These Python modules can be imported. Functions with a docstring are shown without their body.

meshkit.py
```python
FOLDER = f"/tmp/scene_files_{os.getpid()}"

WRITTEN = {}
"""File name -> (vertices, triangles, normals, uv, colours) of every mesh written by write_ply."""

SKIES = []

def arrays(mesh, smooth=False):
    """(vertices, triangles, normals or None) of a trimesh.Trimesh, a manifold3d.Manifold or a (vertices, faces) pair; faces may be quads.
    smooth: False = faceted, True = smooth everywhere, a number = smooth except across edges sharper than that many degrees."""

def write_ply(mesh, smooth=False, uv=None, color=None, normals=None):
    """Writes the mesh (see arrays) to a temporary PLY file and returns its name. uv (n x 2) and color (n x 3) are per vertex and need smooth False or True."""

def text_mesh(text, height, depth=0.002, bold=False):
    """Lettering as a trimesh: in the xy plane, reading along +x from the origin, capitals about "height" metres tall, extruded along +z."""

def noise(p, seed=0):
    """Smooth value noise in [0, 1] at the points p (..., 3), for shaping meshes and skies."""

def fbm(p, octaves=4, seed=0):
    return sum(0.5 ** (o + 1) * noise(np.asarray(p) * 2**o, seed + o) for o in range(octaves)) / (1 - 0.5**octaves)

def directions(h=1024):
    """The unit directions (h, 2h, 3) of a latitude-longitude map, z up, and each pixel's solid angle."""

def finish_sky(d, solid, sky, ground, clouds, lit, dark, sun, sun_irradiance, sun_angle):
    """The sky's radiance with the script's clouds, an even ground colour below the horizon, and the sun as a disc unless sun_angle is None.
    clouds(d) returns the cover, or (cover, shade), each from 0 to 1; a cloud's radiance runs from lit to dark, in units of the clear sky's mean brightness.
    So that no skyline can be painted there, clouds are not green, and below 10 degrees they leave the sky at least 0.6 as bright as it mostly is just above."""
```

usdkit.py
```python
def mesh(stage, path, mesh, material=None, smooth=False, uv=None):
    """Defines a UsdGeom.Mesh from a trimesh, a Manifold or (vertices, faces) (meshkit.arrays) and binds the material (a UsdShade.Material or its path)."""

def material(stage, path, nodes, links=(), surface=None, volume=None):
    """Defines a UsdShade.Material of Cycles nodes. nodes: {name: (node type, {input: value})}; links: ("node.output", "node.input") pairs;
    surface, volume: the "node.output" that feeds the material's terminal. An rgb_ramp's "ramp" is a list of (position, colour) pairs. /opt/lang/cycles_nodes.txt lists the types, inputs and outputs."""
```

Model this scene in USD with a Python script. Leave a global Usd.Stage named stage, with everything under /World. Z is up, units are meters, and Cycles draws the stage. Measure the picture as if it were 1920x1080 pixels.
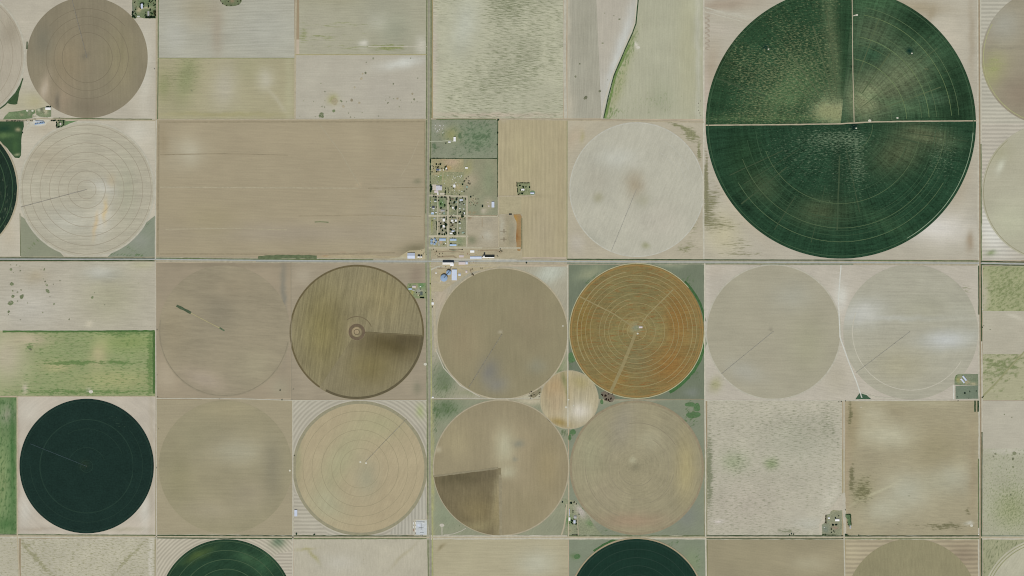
import math, random
import numpy as np, trimesh, usdkit, meshkit, manifold3d
from pxr import Usd, UsdGeom, UsdLux, UsdShade, Gf, Sdf, Vt

stage = Usd.Stage.CreateInMemory()
UsdGeom.SetStageUpAxis(stage, UsdGeom.Tokens.z)
UsdGeom.SetStageMetersPerUnit(stage, 1)
UsdGeom.Xform.Define(stage, '/World')
# ------------------------------------------------------------------ camera, sky, sun
HIGH = 24000.0
S = 1609.344 / 512                      # metres per photo pixel: the mile grid of roads is 512 px apart
WIDE = 1920 * S
cam = UsdGeom.Camera.Define(stage, '/World/camera')
cam.AddTranslateOp().Set(Gf.Vec3d(0, 0, HIGH))
cam.CreateFocalLengthAttr(100.0)
cam.CreateHorizontalApertureAttr(100.0 * WIDE / HIGH)
cam.CreateVerticalApertureAttr(100.0 * WIDE / HIGH * 9 / 16)
cam.CreateClippingRangeAttr(Gf.Vec2f(100, 200000))
cam.CreateExposureAttr(0.0)
SUN_AZ, SUN_EL = math.atan2(-0.13, -1.0), math.radians(61)
SUN = np.array([math.cos(SUN_EL) * math.sin(SUN_AZ), math.cos(SUN_EL) * math.cos(SUN_AZ), math.sin(SUN_EL)])
sky = UsdLux.DomeLight.Define(stage, '/World/sky')
m = usdkit.material(stage, '/World/Looks/sky_air', {
    's': ('sky_texture', {'sky_type': 'single_scattering', 'sun_disc': False, 'sun_elevation': SUN_EL, 'sun_rotation': math.atan2(SUN[0], SUN[1])}),
    'b': ('background_shader', {'strength': 0.055})}, [('s.color', 'b.color')], surface='b.background')
UsdShade.MaterialBindingAPI.Apply(sky.GetPrim()).Bind(m)
sky.GetPrim().SetCustomDataByKey('kind', 'structure')
sun = UsdLux.DistantLight.Define(stage, '/World/sun')
sun.CreateIntensityAttr(1.0); sun.CreateAngleAttr(0.5); sun.CreateNormalizeAttr(True); sun.CreateColorAttr(Gf.Vec3f(1, 0.965, 0.91))
sun.AddTransformOp().Set(Gf.Matrix4d(Gf.Rotation(Gf.Vec3d(0, 0, 1), Gf.Vec3d(*SUN)), Gf.Vec3d(0)))
LIGHT = np.array([1.30, 1.29, 1.285])    # brightness of a level white surface under this sun and sky

# ------------------------------------------------------------------ helpers
rng = np.random.default_rng(7)


def W(px, py):
    return (px - 960) * S, (540 - py) * S


def lin(c):
    c = np.clip(np.asarray(c, float), 0, 255) / 255
    return np.where(c <= .04045, c / 12.92, ((c + .055) / 1.055) ** 2.4)


def alb(c):
    return np.clip(lin(c) / LIGHT, 0.004, 0.85)


_L = [0, 60, 90, 125, 150, 180, 220, 255]
_F = np.array([(1, 1, 1), (1, .98, .97), (1.0, 1.0, 1.02), (1.0, 1.035, 1.055), (.98, 1.005, 1.015), (.937, .975, .995), (.94, .972, .987), (1, 1, 1)])


def earth(c):
    """Ground colours as the survey photograph shows them: a little greyer and greener than first judged by eye."""
    c = np.asarray(c, float); l = c @ np.array([.3, .55, .15])
    return c * np.stack([np.interp(l, _L, _F[:, k]) for k in range(3)], -1)


taken = {}


def numbered(parent, name):
    k = taken.get((parent, name), 0)
    taken[(parent, name)] = k + 1
    return f'{parent}/{name}' if k == 0 else f'{parent}/{name}_{k:03d}'


def tag(p, label=None, cat=None, group=None, kind=None):
    for k, v in (('label', label), ('category', cat), ('group', group), ('kind', kind)):
        if v:
            p.SetCustomDataByKey(k, v)
    return p


def primvars(g, tone=None, weed=None):
    if tone is not None:
        UsdGeom.PrimvarsAPI(g).CreatePrimvar('tone', Sdf.ValueTypeNames.Color3fArray, 'vertex').Set(Vt.Vec3fArray.FromNumpy(np.asarray(tone, np.float32)))
    if weed is not None:
        UsdGeom.PrimvarsAPI(g).CreatePrimvar('weed', Sdf.ValueTypeNames.FloatArray, 'vertex').Set(Vt.FloatArray.FromNumpy(np.asarray(weed, np.float32)))


def thing(name, label, cat, loc=(0, 0, 0), rotz=0, group=None, kind=None):
    x = UsdGeom.Xform.Define(stage, numbered('/World', name))
    x.AddTranslateOp().Set(Gf.Vec3d(*map(float, loc)))
    x.AddRotateZOp().Set(float(rotz))
    return tag(x.GetPrim(), label, cat, group, kind)


def part(parent, name, mesh, mat, label=None, kind=None, smooth=False):
    g = usdkit.mesh(stage, numbered(str(parent.GetPath()), name), mesh, mat, smooth=smooth)
    tag(g.GetPrim(), label, None, None, kind)
    return g.GetPrim()


def solo(name, mesh, mat, label=None, cat=None, group=None, kind=None, smooth=False):
    g = usdkit.mesh(stage, numbered('/World', name), mesh, mat, smooth=smooth)
    return tag(g.GetPrim(), label, cat, group, kind)


def join(*ms):
    return trimesh.util.concatenate([x for x in ms if x is not None])


def box(sx, sy, sz, x=0, y=0, z=0):
    b = trimesh.creation.box([sx, sy, sz]); b.apply_translation([x, y, z + sz / 2]); return b


def cyl(r, h, x=0, y=0, z=0, n=20):
    c = trimesh.creation.cylinder(radius=r, height=h, sections=n); c.apply_translation([x, y, z + h / 2]); return c


def cone(r, h, x=0, y=0, z=0, n=24):
    c = trimesh.creation.cone(radius=r, height=h, sections=n); c.apply_translation([x, y, z]); return c


def bar(a, b, r=.12, n=5):
    return trimesh.creation.cylinder(radius=r, segment=[a, b], sections=n)


# ------------------------------------------------------------------ materials
mats = {}


def plain(key, col, rough=.8, spec=.25, metal=0, var=.12, scale=.35, stretch=(1, 1, 1), tones=None):
    """A weathered surface: base colour varied by two noises, with a little relief."""
    if key in mats:
        return mats[key]
    a = np.asarray(alb(col))
    mats[key] = usdkit.material(stage, '/World/Looks/' + key, {
        'g': ('texture_coordinate', {}), 'm': ('mapping', {'scale': stretch}), 'n': ('noise_texture', {'scale': scale, 'detail': 5, 'roughness': .65}),
        'o': ('object_info', {}), 'r': ('math', {'math_type': 'multiply_add', 'value2': var * .8, 'value3': 1 - var * .4}),
        'k': ('map_range', {'from_min': .25, 'from_max': .75, 'to_min': 1 - var, 'to_max': 1 + var}),
        'x': ('math', {'math_type': 'multiply'}),
        'v': ('vector_math', {'math_type': 'scale', 'vector1': a}),
        'b': ('bump', {'strength': .3, 'distance': .05}),
        'p': ('principled_bsdf', {'roughness': rough, 'specular_ior_level': spec, 'metallic': metal})},
        [('g.object', 'm.vector'), ('m.vector', 'n.vector'), ('n.fac', 'k.value'), ('o.random', 'r.value1'), ('k.result', 'x.value1'), ('r.value', 'x.value2'), ('x.value', 'v.scale'), ('v.vector', 'p.base_color'),
         ('n.fac', 'b.height'), ('b.normal', 'p.normal')], surface='p.BSDF')
    return mats[key]


def land(key, row=None, grain=.10, blotch=(90, .10), weedp=None, ring=None, radial=None, stripe=None, spec=.04):
    """Soil, stubble or crop. The colour comes from the mesh ('tone', varied over the field by soil and moisture); noise in the field's own row, ring or
    spoke directions gives the tillage marks; 'weed' says how much of the ground a second, thresholded noise covers with plants.
    row (deg, length, width, amp); ring / radial (cx, cy, spacing, amp); weedp (deg, length, width, colour[, centre])."""
    N, L = {'g': ('geometry', {}), 'a': ('attribute', {'attribute': 'tone'}), 'w': ('attribute', {'attribute': 'weed'})}, []
    acc, base = None, 1.0
    terms = []

    def noise(tag_, src, scale, detail, rough=.6):
        N[tag_] = ('noise_texture', {'scale': scale, 'detail': detail, 'roughness': rough})
        L.append((src, tag_ + '.vector'))
        return tag_ + '.fac'

    def rowmap(tag_, deg, length, width):
        N[tag_ + 'r'] = ('vector_rotate', {'rotate_type': 'z_axis', 'angle': -math.radians(deg)})
        N[tag_] = ('mapping', {'scale': (1 / length, 1 / width, 1)})
        L.extend([('g.position', tag_ + 'r.vector'), (tag_ + 'r.vector', tag_ + '.vector')])
        return tag_ + '.vector'

    def polar(tag_, cx, cy, dr, dt):
        """(cos, sin) * dt and radius / dr: seamless ring or spoke coordinates"""
        N[tag_ + 's'] = ('vector_math', {'math_type': 'subtract', 'vector2': (cx, cy, 0)})
        N[tag_ + 'z'] = ('vector_math', {'math_type': 'multiply', 'vector2': (1, 1, 0)})
        N[tag_ + 'l'] = ('vector_math', {'math_type': 'length'})
        N[tag_ + 'n'] = ('vector_math', {'math_type': 'normalize'})
        N[tag_ + 'k'] = ('vector_math', {'math_type': 'scale', 'scale': dt})
        N[tag_ + 'd'] = ('math', {'math_type': 'divide', 'value2': dr})
        N[tag_ + 'c'] = ('combine_xyz', {'x': 0, 'y': 0})
        N[tag_] = ('vector_math', {'math_type': 'add'})
        L.extend([('g.position', tag_ + 's.vector1'), (tag_ + 's.vector', tag_ + 'z.vector1'), (tag_ + 'z.vector', tag_ + 'l.vector1'), (tag_ + 'z.vector', tag_ + 'n.vector1'),
                  (tag_ + 'n.vector', tag_ + 'k.vector1'), (tag_ + 'l.value', tag_ + 'd.value1'), (tag_ + 'd.value', tag_ + 'c.z'), (tag_ + 'k.vector', tag_ + '.vector1'), (tag_ + 'c.vector', tag_ + '.vector2')])
        return tag_ + '.vector'

    row = row and (row[0], row[1], row[2], row[3] * 1.7)
    terms.append((noise('ng', 'g.position', 1 / 9., 3, .7), grain * 1.35))
    terms.append((noise('nb', 'g.position', 1 / blotch[0], 4, .55), blotch[1]))
    if row:
        terms.append((noise('nr', rowmap('mr', *row[:3]), 1, 4, .72), row[3]))
    if ring:
        terms.append((noise('no', polar('po', ring[0], ring[1], ring[2], 3.0), 1, 3, .6), ring[3]))
    if radial:
        terms.append((noise('ns', polar('ps', radial[0], radial[1], 400, radial[2]), 1, 3, .6), radial[3]))
    if stripe:      # (deg or (cx, cy), period, amp)
        if np.ndim(stripe[0]):
            polar('pt', *stripe[0], 1, 0); src = 'ptl.value'
        else:
            N['mtr'] = ('vector_rotate', {'rotate_type': 'z_axis', 'angle': -math.radians(stripe[0])}); N['mts'] = ('separate_xyz', {})
            L.extend([('g.position', 'mtr.vector'), ('mtr.vector', 'mts.vector')]); src = 'mts.y'
        N['tj'] = ('math', {'math_type': 'multiply_add', 'value2': stripe[1] * .5}); N['tm'] = ('math', {'math_type': 'multiply', 'value2': 2 * math.pi / stripe[1]}); N['ts'] = ('math', {'math_type': 'sine'})
        N['tc'] = ('map_range', {'from_min': -.5, 'from_max': .5, 'to_min': 0, 'to_max': 1, 'clamp': True})
        L.extend([('nb.fac', 'tj.value1'), (src, 'tj.value3'), ('tj.value', 'tm.value1'), ('tm.value', 'ts.value1'), ('ts.value', 'tc.value')])
        terms.append(('tc.result', stripe[2]))
    value = None
    start = 1 - sum(a for _, a in terms)
    for i, (src, amp) in enumerate(terms):
        N[f't{i}'] = ('math', {'math_type': 'multiply_add', 'value2': 2 * amp, 'value3': start})
        L.append((src, f't{i}.value1'))
        if value:
            L.append((value, f't{i}.value3'))
        value = f't{i}.value'
    N['v'] = ('vector_math', {'math_type': 'scale'})
    L.extend([('a.color', 'v.vector1'), (value, 'v.scale')])
    out = 'v.vector'
    if weedp:
        if len(weedp) > 4:
            src = polar('pw', weedp[4][0], weedp[4][1], weedp[2], weedp[1])
        else:
            src = rowmap('mw', *weedp[:3])
        noise('nw', src, 1, 3, .62)
        N['wa'] = ('math', {'math_type': 'multiply_add', 'value2': .62, 'value3': -.80})
        N['wb'] = ('math', {'math_type': 'add'}); N['wc'] = ('math', {'math_type': 'multiply', 'value2': 5.5, 'use_clamp': True})
        N['wd'] = ('math', {'math_type': 'multiply', 'value2': .78})
        N['we'] = ('map_range', {'from_min': .3, 'from_max': .7, 'to_min': .7, 'to_max': 1.3})
        N['wk'] = ('vector_math', {'math_type': 'scale', 'vector1': alb(earth(weedp[3]))})
        N['wx'] = ('mix_color', {})
        L.extend([('w.fac', 'wa.value1'), ('wa.value', 'wb.value1'), ('nw.fac', 'wb.value2'), ('wb.value', 'wc.value1'), ('wc.value', 'wd.value1'), ('wd.value', 'wx.fac'), (out, 'wx.a'), ('ng.fac', 'we.value'), ('we.result', 'wk.scale'), ('wk.vector', 'wx.b')])
        out = 'wx.result'
    N['bp'] = ('bump', {'strength': .4, 'distance': .3})
    N['p'] = ('principled_bsdf', {'roughness': .95, 'specular_ior_level': spec})
    L.extend([(value, 'bp.height'), (out, 'p.base_color')])
    mats[key] = usdkit.material(stage, '/World/Looks/' + key, N, L, surface='p.BSDF')
    return mats[key]


# ------------------------------------------------------------------ field meshes
def tones(px, py, col, blobs=(), wbase=0, weeds=(), mottle=.05, seed=0, warp=1.0):
    """Soil colour and plant cover at photo-grid points."""
    P = np.stack([px, py, np.zeros_like(px)], -1)
    k = 1 / 14.
    jx, jy = (meshkit.fbm(P * k, 3, seed + 11) , meshkit.fbm(P * k, 3, seed + 29))
    qx, qy = px + 7 * warp * jx, py + 7 * warp * jy
    c = np.tile(np.asarray(col, float), (len(px), 1))

    def g(b):
        a = math.radians(b[4]); dx, dy = qx - b[0], qy - b[1]
        u, v = dx * math.cos(a) + dy * math.sin(a), -dx * math.sin(a) + dy * math.cos(a)
        d = np.sqrt((u / b[2]) ** 2 + (v / b[3]) ** 2)
        if len(b) > 7 and b[7] == 'hard':
            return np.clip((1.1 - d) / .2, 0, 1)
        return np.exp(-d ** 2 * 1.2)
    for b in blobs:
        w = np.minimum(1, g(b) * min(1, b[6] * 1.25))[:, None]
        d = np.asarray(b[5], float) - np.asarray(col, float)
        c = c * (1 - w) + (np.asarray(col, float) + d * (1.4 if np.abs(d).max() < 40 else 1.0)) * w
    if mottle:
        c = c * (1 + mottle * 1.6 * meshkit.fbm(P / 45., 4, seed + 3))[:, None]
    w = np.full(len(px), float(wbase))
    for b in weeds:
        gg = g(list(b[:5]) + [0, 0] + (['hard'] if len(b) > 6 else []))
        w = w + gg * b[5]
    return alb(earth(c)), np.clip(w, 0, 1)


def grid_quad(corners, step):
    a, b, c, d = [np.array(W(*p)) for p in corners]
    nu = max(2, int(max(np.linalg.norm(b - a), np.linalg.norm(c - d)) / step) + 1)
    nv = max(2, int(max(np.linalg.norm(d - a), np.linalg.norm(c - b)) / step) + 1)
    u, v = np.meshgrid(np.linspace(0, 1, nu), np.linspace(0, 1, nv))
    u, v = u.ravel()[:, None], v.ravel()[:, None]
    P = a * (1 - u) * (1 - v) + b * u * (1 - v) + c * u * v + d * (1 - u) * v
    i = np.arange(nu * nv).reshape(nv, nu)
    F = np.stack([i[:-1, :-1].ravel(), i[1:, :-1].ravel(), i[1:, 1:].ravel(), i[:-1, 1:].ravel()], -1)
    rim = np.r_[i[0, :], i[1:, -1], i[-1, -2::-1], i[-2:0:-1, 0]]
    return P, F, rim


def grid_polar(cx, cy, r, step, a0=0, a1=360, r0=0, squash=1.0):
    """Photo-space angles: 0 = east, 90 = north."""
    full = a1 - a0 >= 360
    nr = max(1, int((r - r0) * S / step)); nt = max(4, int((a1 - a0) / 360 * min(max(48, r * S * 6.28 / (step * 1.4)), 300)))
    rr = np.linspace(r0 if r0 else r * .004, r, nr + 1); tt = np.radians(np.linspace(a0, a1, nt + 1))
    if full:
        tt = tt[:-1]
    R, T = np.meshgrid(rr, tt)
    X, Y = W(cx, cy)
    P = np.stack([X + R * np.cos(T) * S, Y + R * np.sin(T) * S * squash], -1).reshape(-1, 2)
    i = np.arange(R.size).reshape(R.shape)
    if full:
        i = np.vstack([i, i[:1]])
    F = np.stack([i[:-1, :-1].ravel(), i[:-1, 1:].ravel(), i[1:, 1:].ravel(), i[1:, :-1].ravel()], -1)
    rim = i[:, -1] if full else np.r_[i[:, -1], i[-1, -2::-1], i[-2::-1, 0]]
    return P, F, rim


def grid_poly(pts, step, jitter=0., seed=0):
    """A polygon in photo pixels (roughened outline), triangulated and refined."""
    p = np.array([W(*q) for q in pts], float)
    out = []
    n = len(p)
    for k in range(n):
        a, b = p[k], p[(k + 1) % n]
        m_ = max(1, int(np.linalg.norm(b - a) / max(step, 6.)))
        for t in range(m_):
            out.append(a + (b - a) * t / m_)
    out = np.array(out)
    if jitter:
        q = np.c_[out / 25., np.zeros(len(out))]
        out = out + jitter * np.c_[meshkit.fbm(q, 4, seed + 1), meshkit.fbm(q, 4, seed + 2)] * 2.2
    area = .5 * np.sum(out[:, 0] * np.roll(out[:, 1], -1) - np.roll(out[:, 0], -1) * out[:, 1])
    if area < 0:
        out = out[::-1]
    F = np.asarray(manifold3d.triangulate([out]))
    V, F = trimesh.remesh.subdivide_to_size(np.c_[out, np.zeros(len(out))], F, max_edge=step * 2.2, max_iter=12)
    mm = trimesh.Trimesh(V, F, process=True)
    nz = mm.face_normals[:, 2]
    if nz.mean() < 0:
        mm.invert()
    return np.array(mm.vertices)[:, :2], np.array(mm.faces), None


def surface(parent, name, grid, z, mat, col, height=0, solo_tags=None, **kw):
    """A sheet of ground at height z; height > 0 adds the standing side of a crop round its edge."""
    P, F, rim = grid
    if F.shape[1] == 4:
        F = np.vstack([F[:, [0, 1, 2]], F[:, [0, 2, 3]]])
    px, py = P[:, 0] / S + 960, 540 - P[:, 1] / S
    tone, weed = tones(px, py, col, **kw)
    zz = np.full(len(P), z)
    if height:
        zz = zz + height * (1 + .12 * meshkit.fbm(np.c_[P / 30., np.zeros(len(P))], 3, 5))
    V = np.c_[P, zz]
    if height and rim is not None:
        n = len(V); low = np.c_[P[rim], np.full(len(rim), z - .4)]
        j = np.arange(len(rim)); k = np.roll(j, -1) if rim[0] != rim[-1] else np.minimum(j + 1, len(rim) - 1)
        F = np.vstack([F, np.c_[rim[j], n + j, n + k], np.c_[rim[j], n + k, rim[k]]])
        V = np.vstack([V, low]); tone = np.vstack([tone, tone[rim]]); weed = np.r_[weed, weed[rim]]
    if parent is None:
        path = numbered('/World', name)
    else:
        path = numbered(str(parent.GetPath()), name)
    g = usdkit.mesh(stage, path, trimesh.Trimesh(V, F, process=False), mat)
    primvars(g, tone, weed)
    if solo_tags:
        tag(g.GetPrim(), **solo_tags)
    return g.GetPrim()


def strip_mesh(pts, w, z, step=20., wob=0., w2=None, seed=0, closed=False):
    """A ribbon of ground (road, track, ditch side) along photo points; w in photo pixels."""
    p = np.array([W(*q) for q in pts], float)
    out = [p[0]]
    for a, b in zip(p[:-1], p[1:]):
        n = max(1, int(np.linalg.norm(b - a) / step))
        out += [a + (b - a) * (t + 1) / n for t in range(n)]
    p = np.array(out)
    if closed:
        t = np.roll(p, -1, 0) - np.roll(p, 1, 0); t[0] = t[-1] = p[1] - p[-2]
    else:
        t = np.gradient(p, axis=0)
    t /= np.maximum(np.linalg.norm(t, axis=1, keepdims=True), 1e-9)
    nrm = np.c_[-t[:, 1], t[:, 0]]
    q = np.c_[p / 30., np.zeros(len(p))]
    wl = w * S / 2 * (1 + wob * 2 * meshkit.fbm(q, 3, seed + 5)); wr = w * S / 2 * (1 + wob * 2 * meshkit.fbm(q, 3, seed + 8))
    V = np.vstack([np.c_[p + nrm * wl[:, None], np.full(len(p), z)], np.c_[p - nrm * wr[:, None], np.full(len(p), z)]])
    n = len(p); i = np.arange(n - 1)
    F = np.vstack([np.c_[i, n + i, n + i + 1], np.c_[i, n + i + 1, i + 1]])
    return trimesh.Trimesh(V, F, process=False)


def arc(cx, cy, r, a0, a1, n=None):
    n = n or max(8, int(abs(a1 - a0) / 360 * 140))
    return [(cx + r * math.cos(math.radians(t)), cy - r * math.sin(math.radians(t))) for t in np.linspace(a0, a1, n + 1)]


layer = [0]


def lift():
    layer[0] += 1
    return .006 * (layer[0] % 9)


def track(parent, pts, w, z, mat, name='wheel_track', wob=0., step=14., **kw):
    z += lift()
    return part(parent, name, strip_mesh(pts, w, z, step=step, wob=wob, **kw), mat)


print('helpers ready')
# ------------------------------------------------------------------ the ground out to the horizon
N = {'g': ('geometry', {}), 's': ('vector_math', {'math_type': 'scale', 'scale': 1 / 804.7}), 'o': ('vector_math', {'math_type': 'add', 'vector2': (.27, .18, 0.5)}), 'f': ('vector_math', {'math_type': 'floor'}), 'w': ('white_noise_texture', {'dimensions': '3D'}),
     'c': ('rgb_ramp', {'ramp': [(0, alb((150, 135, 108))), (.3, alb((172, 158, 132))), (.6, alb((186, 173, 152))), (.85, alb((160, 148, 112))), (.93, alb((110, 115, 80))), (1, alb((60, 82, 55)))]}),
     'n': ('noise_texture', {'scale': 1 / 150., 'detail': 6, 'roughness': .65}), 'k': ('map_range', {'from_min': .3, 'from_max': .7, 'to_min': .85, 'to_max': 1.15}),
     'v': ('vector_math', {'math_type': 'scale'}), 'p': ('principled_bsdf', {'roughness': .95, 'specular_ior_level': .05})}
usdkit.material(stage, '/World/Looks/far_ground', N, [('g.position', 's.vector1'), ('s.vector', 'o.vector1'), ('o.vector', 'f.vector1'), ('f.vector', 'w.vector'), ('w.value', 'c.fac'), ('g.position', 'n.vector'), ('n.fac', 'k.value'),
                ('c.color', 'v.vector1'), ('k.result', 'v.scale'), ('v.vector', 'p.base_color')], surface='p.BSDF')
e = 60000.
gx, gy = np.meshgrid(np.linspace(-e, e, 25), np.linspace(-e, e, 25)); i = np.arange(625).reshape(25, 25)
solo('ground', trimesh.Trimesh(np.c_[gx.ravel(), gy.ravel(), np.full(625, -.6)], np.vstack([np.c_[i[:-1, :-1].ravel(), i[:-1, 1:].ravel(), i[1:, 1:].ravel()], np.c_[i[:-1, :-1].ravel(), i[1:, 1:].ravel(), i[1:, :-1].ravel()]]), process=False),
     '/World/Looks/far_ground', 'dry sandy farmland running to the horizon', kind='structure')

# ------------------------------------------------------------------ fields
GREENY, OLIVE, DKWEED, STRAW = (98, 118, 78), (132, 132, 88), (92, 98, 66), (176, 158, 108)
ROW_H, ROW_V = (0, 170, 8, .17), (90, 170, 8, .14)
FG, CG = 'square and strip fields', 'center pivot crop circles'
matno = [0]


def mk(**k):
    matno[0] += 1
    return land(f'soil_{matno[0]:03d}', **k)


def field(label, corners, col, mat, z=.0, **kw):
    if len(corners) == 4 and not isinstance(corners[0], tuple):
        x0, y0, x1, y1 = corners
        corners = [(x0, y1), (x1, y1), (x1, y0), (x0, y0)]
    st = kw.pop('step', 10.)
    surface(None, 'farm_field', grid_quad(corners, st), z, mat, col, solo_tags=dict(label=label, cat='field', group=FG), **kw)


def circle(label, cx, cy, r, col, mat, z=.5, height=0, name='crop_circle', part_name='soil_surface', cat='crop circle', rings=(), ringcol=None, ringw=1.0, spokes=(), rim=None, **kw):
    X, Y = W(cx, cy)
    t = UsdGeom.Xform.Define(stage, numbered('/World', name)).GetPrim()
    tag(t, label, cat, CG)
    surface(t, part_name, grid_polar(cx, cy, r, kw.pop('step', 9.)), z, mat, col, height=height, **kw)
    for k, rr in enumerate(rings):
        if isinstance(rr, tuple):
            track(t, arc(cx, cy, rr[0], rr[1], rr[2]), ringw, z + height * 1.25 + .12, ringcol, wob=.35, seed=k)
        else:
            track(t, arc(cx, cy, rr, 0, 360), ringw, z + height * 1.25 + .12, ringcol, wob=.35, seed=k, closed=True)
    if rim:
        track(t, arc(cx, cy, rim[0], 0, 360), rim[1], z + .06 + height * 1.2, rim[2], name='field_rim', wob=.25, closed=True)
    for k, (pts, w, m_) in enumerate(spokes):
        track(t, pts, w, z + height * 1.25 + .2, m_, name='wheel_rut', wob=.3, seed=k)
    return t


def dirt(key, c, var=.16, scale=.05):
    return plain('dirt_' + key, earth(c), rough=.95, spec=.05, var=var, scale=scale)


D_LIGHT, D_TAN, D_PALE, D_BROWN, D_DARK = dirt('light', (200, 188, 166)), dirt('tan', (184, 168, 140)), dirt('pale', (216, 209, 194)), dirt('brown', (152, 134, 108)), dirt('dark', (120, 108, 86))
D_RUT, D_OLIVE, D_CREAM, D_ORANGE = dirt('rut', (158, 145, 124)), dirt('olive', (150, 146, 108)), dirt('cream', (178, 165, 120)), dirt('orange', (150, 120, 72))
V_GREEN, V_DARK, V_GREY, V_YEL = dirt('verge', (104, 112, 78), .3), dirt('verge_dark', (72, 86, 60), .3), dirt('verge_grey', (124, 128, 106), .25), dirt('verge_yellow', (164, 160, 112), .2)
D_GRN_TRACK, D_GRN_FAINT = dirt('crop_track', (112, 128, 84)), dirt('crop_track_faint', (62, 88, 62))

# --- northwest
land_pale = mk(row=(0, 140, 9, .10), weedp=(20, 30, 8, (128, 126, 92)))
field('pale bare ground around the two crop circles in the northwest corner', (-90, -70, 292, 224.5), (188, 174, 153), land_pale, wbase=.08, blobs=[(275, 130, 14, 90, 0, (200, 188, 168), .6), (30, 195, 30, 30, 0, (180, 168, 142), .7), (70, 195, 25, 22, 0, (176, 164, 128), .5)])
circle('pale pinkish circle cut by the left edge beside the brown circle', -81, 104, 127, (178, 164, 143), mk(row=(100, 160, 8, .10)), rings=(70, 87, 105, 122), ringcol=D_RUT, ringw=.55, rim=(127.5, 3, D_LIGHT), blobs=[(25, 60, 20, 30, 0, (158, 146, 126), .6)])
circle('brown fallow circle between the northwest grove and the left edge', 163.5, 108, 113.5, (131, 119, 97), mk(row=(92, 300, 14, .10), ring=(*W(163, 108), 22, .05), blotch=(160, .12)), part_name='soil_surface', rings=(47, 62, 77, (92, 40, 140)), ringcol=dirt('brownring', (122, 111, 90)), ringw=.6, spokes=[([(163, 108), (134, -4)], .6, dirt('wet', (122, 113, 96)))],
       blobs=[(88, 170, 10, 30, 8, (170, 154, 132), .75), (120, 190, 26, 40, 10, (150, 133, 110), .6), (130, 120, 40, 55, 0, (140, 124, 98), .5), (84, 80, 22, 35, 0, (122, 114, 95), .6), (180, 205, 40, 20, 0, (124, 112, 92), .6), (163, 108, 8, 6, 0, (114, 107, 90), .45), (112, 195, 5, 18, 0, (118, 108, 90), .7), (230, 110, 35, 70, 0, (138, 126, 98), .6)], seed=3)
field('grey tan stubble field with horizontal rows at the top beside the grove farmstead', (297, -70, 552, 109), (174, 166, 147), mk(row=(2, 220, 9, .20), blotch=(200, .10)), blobs=[(380, 20, 45, 40, 0, (165, 154, 130), .6), (400, 75, 80, 10, 0, (165, 158, 140), .6), (410, 60, 12, 60, 0, (164, 152, 132), .6), (330, 70, 25, 40, 0, (182, 174, 157), .6), (500, 60, 60, 50, 0, (178, 171, 154), .5)])
field('olive field with soft green smears below the grey stubble field', (297, 110, 553, 223.5), (166, 155, 124), mk(row=(0, 180, 8, .16), weedp=(0, 40, 8, (136, 134, 96)), blotch=(160, .10)), wbase=.25, weeds=[(355, 140, 35, 40, 0, .35), (315, 155, 20, 25, 0, .25)],
      blobs=[(352, 150, 22, 55, 12, (148, 145, 108), .7), (310, 165, 14, 30, 0, (148, 144, 106), .6), (425, 165, 26, 50, 10, (178, 166, 140), .8), (500, 152, 18, 22, 0, (184, 172, 146), .8), (525, 195, 4, 60, -40, (178, 166, 138), .6), (545, 160, 8, 90, 0, (172, 162, 130), .7), (470, 130, 30, 30, 0, (160, 152, 120), .5), (420, 218, 130, 5, 0, (160, 150, 112), .6)])
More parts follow.
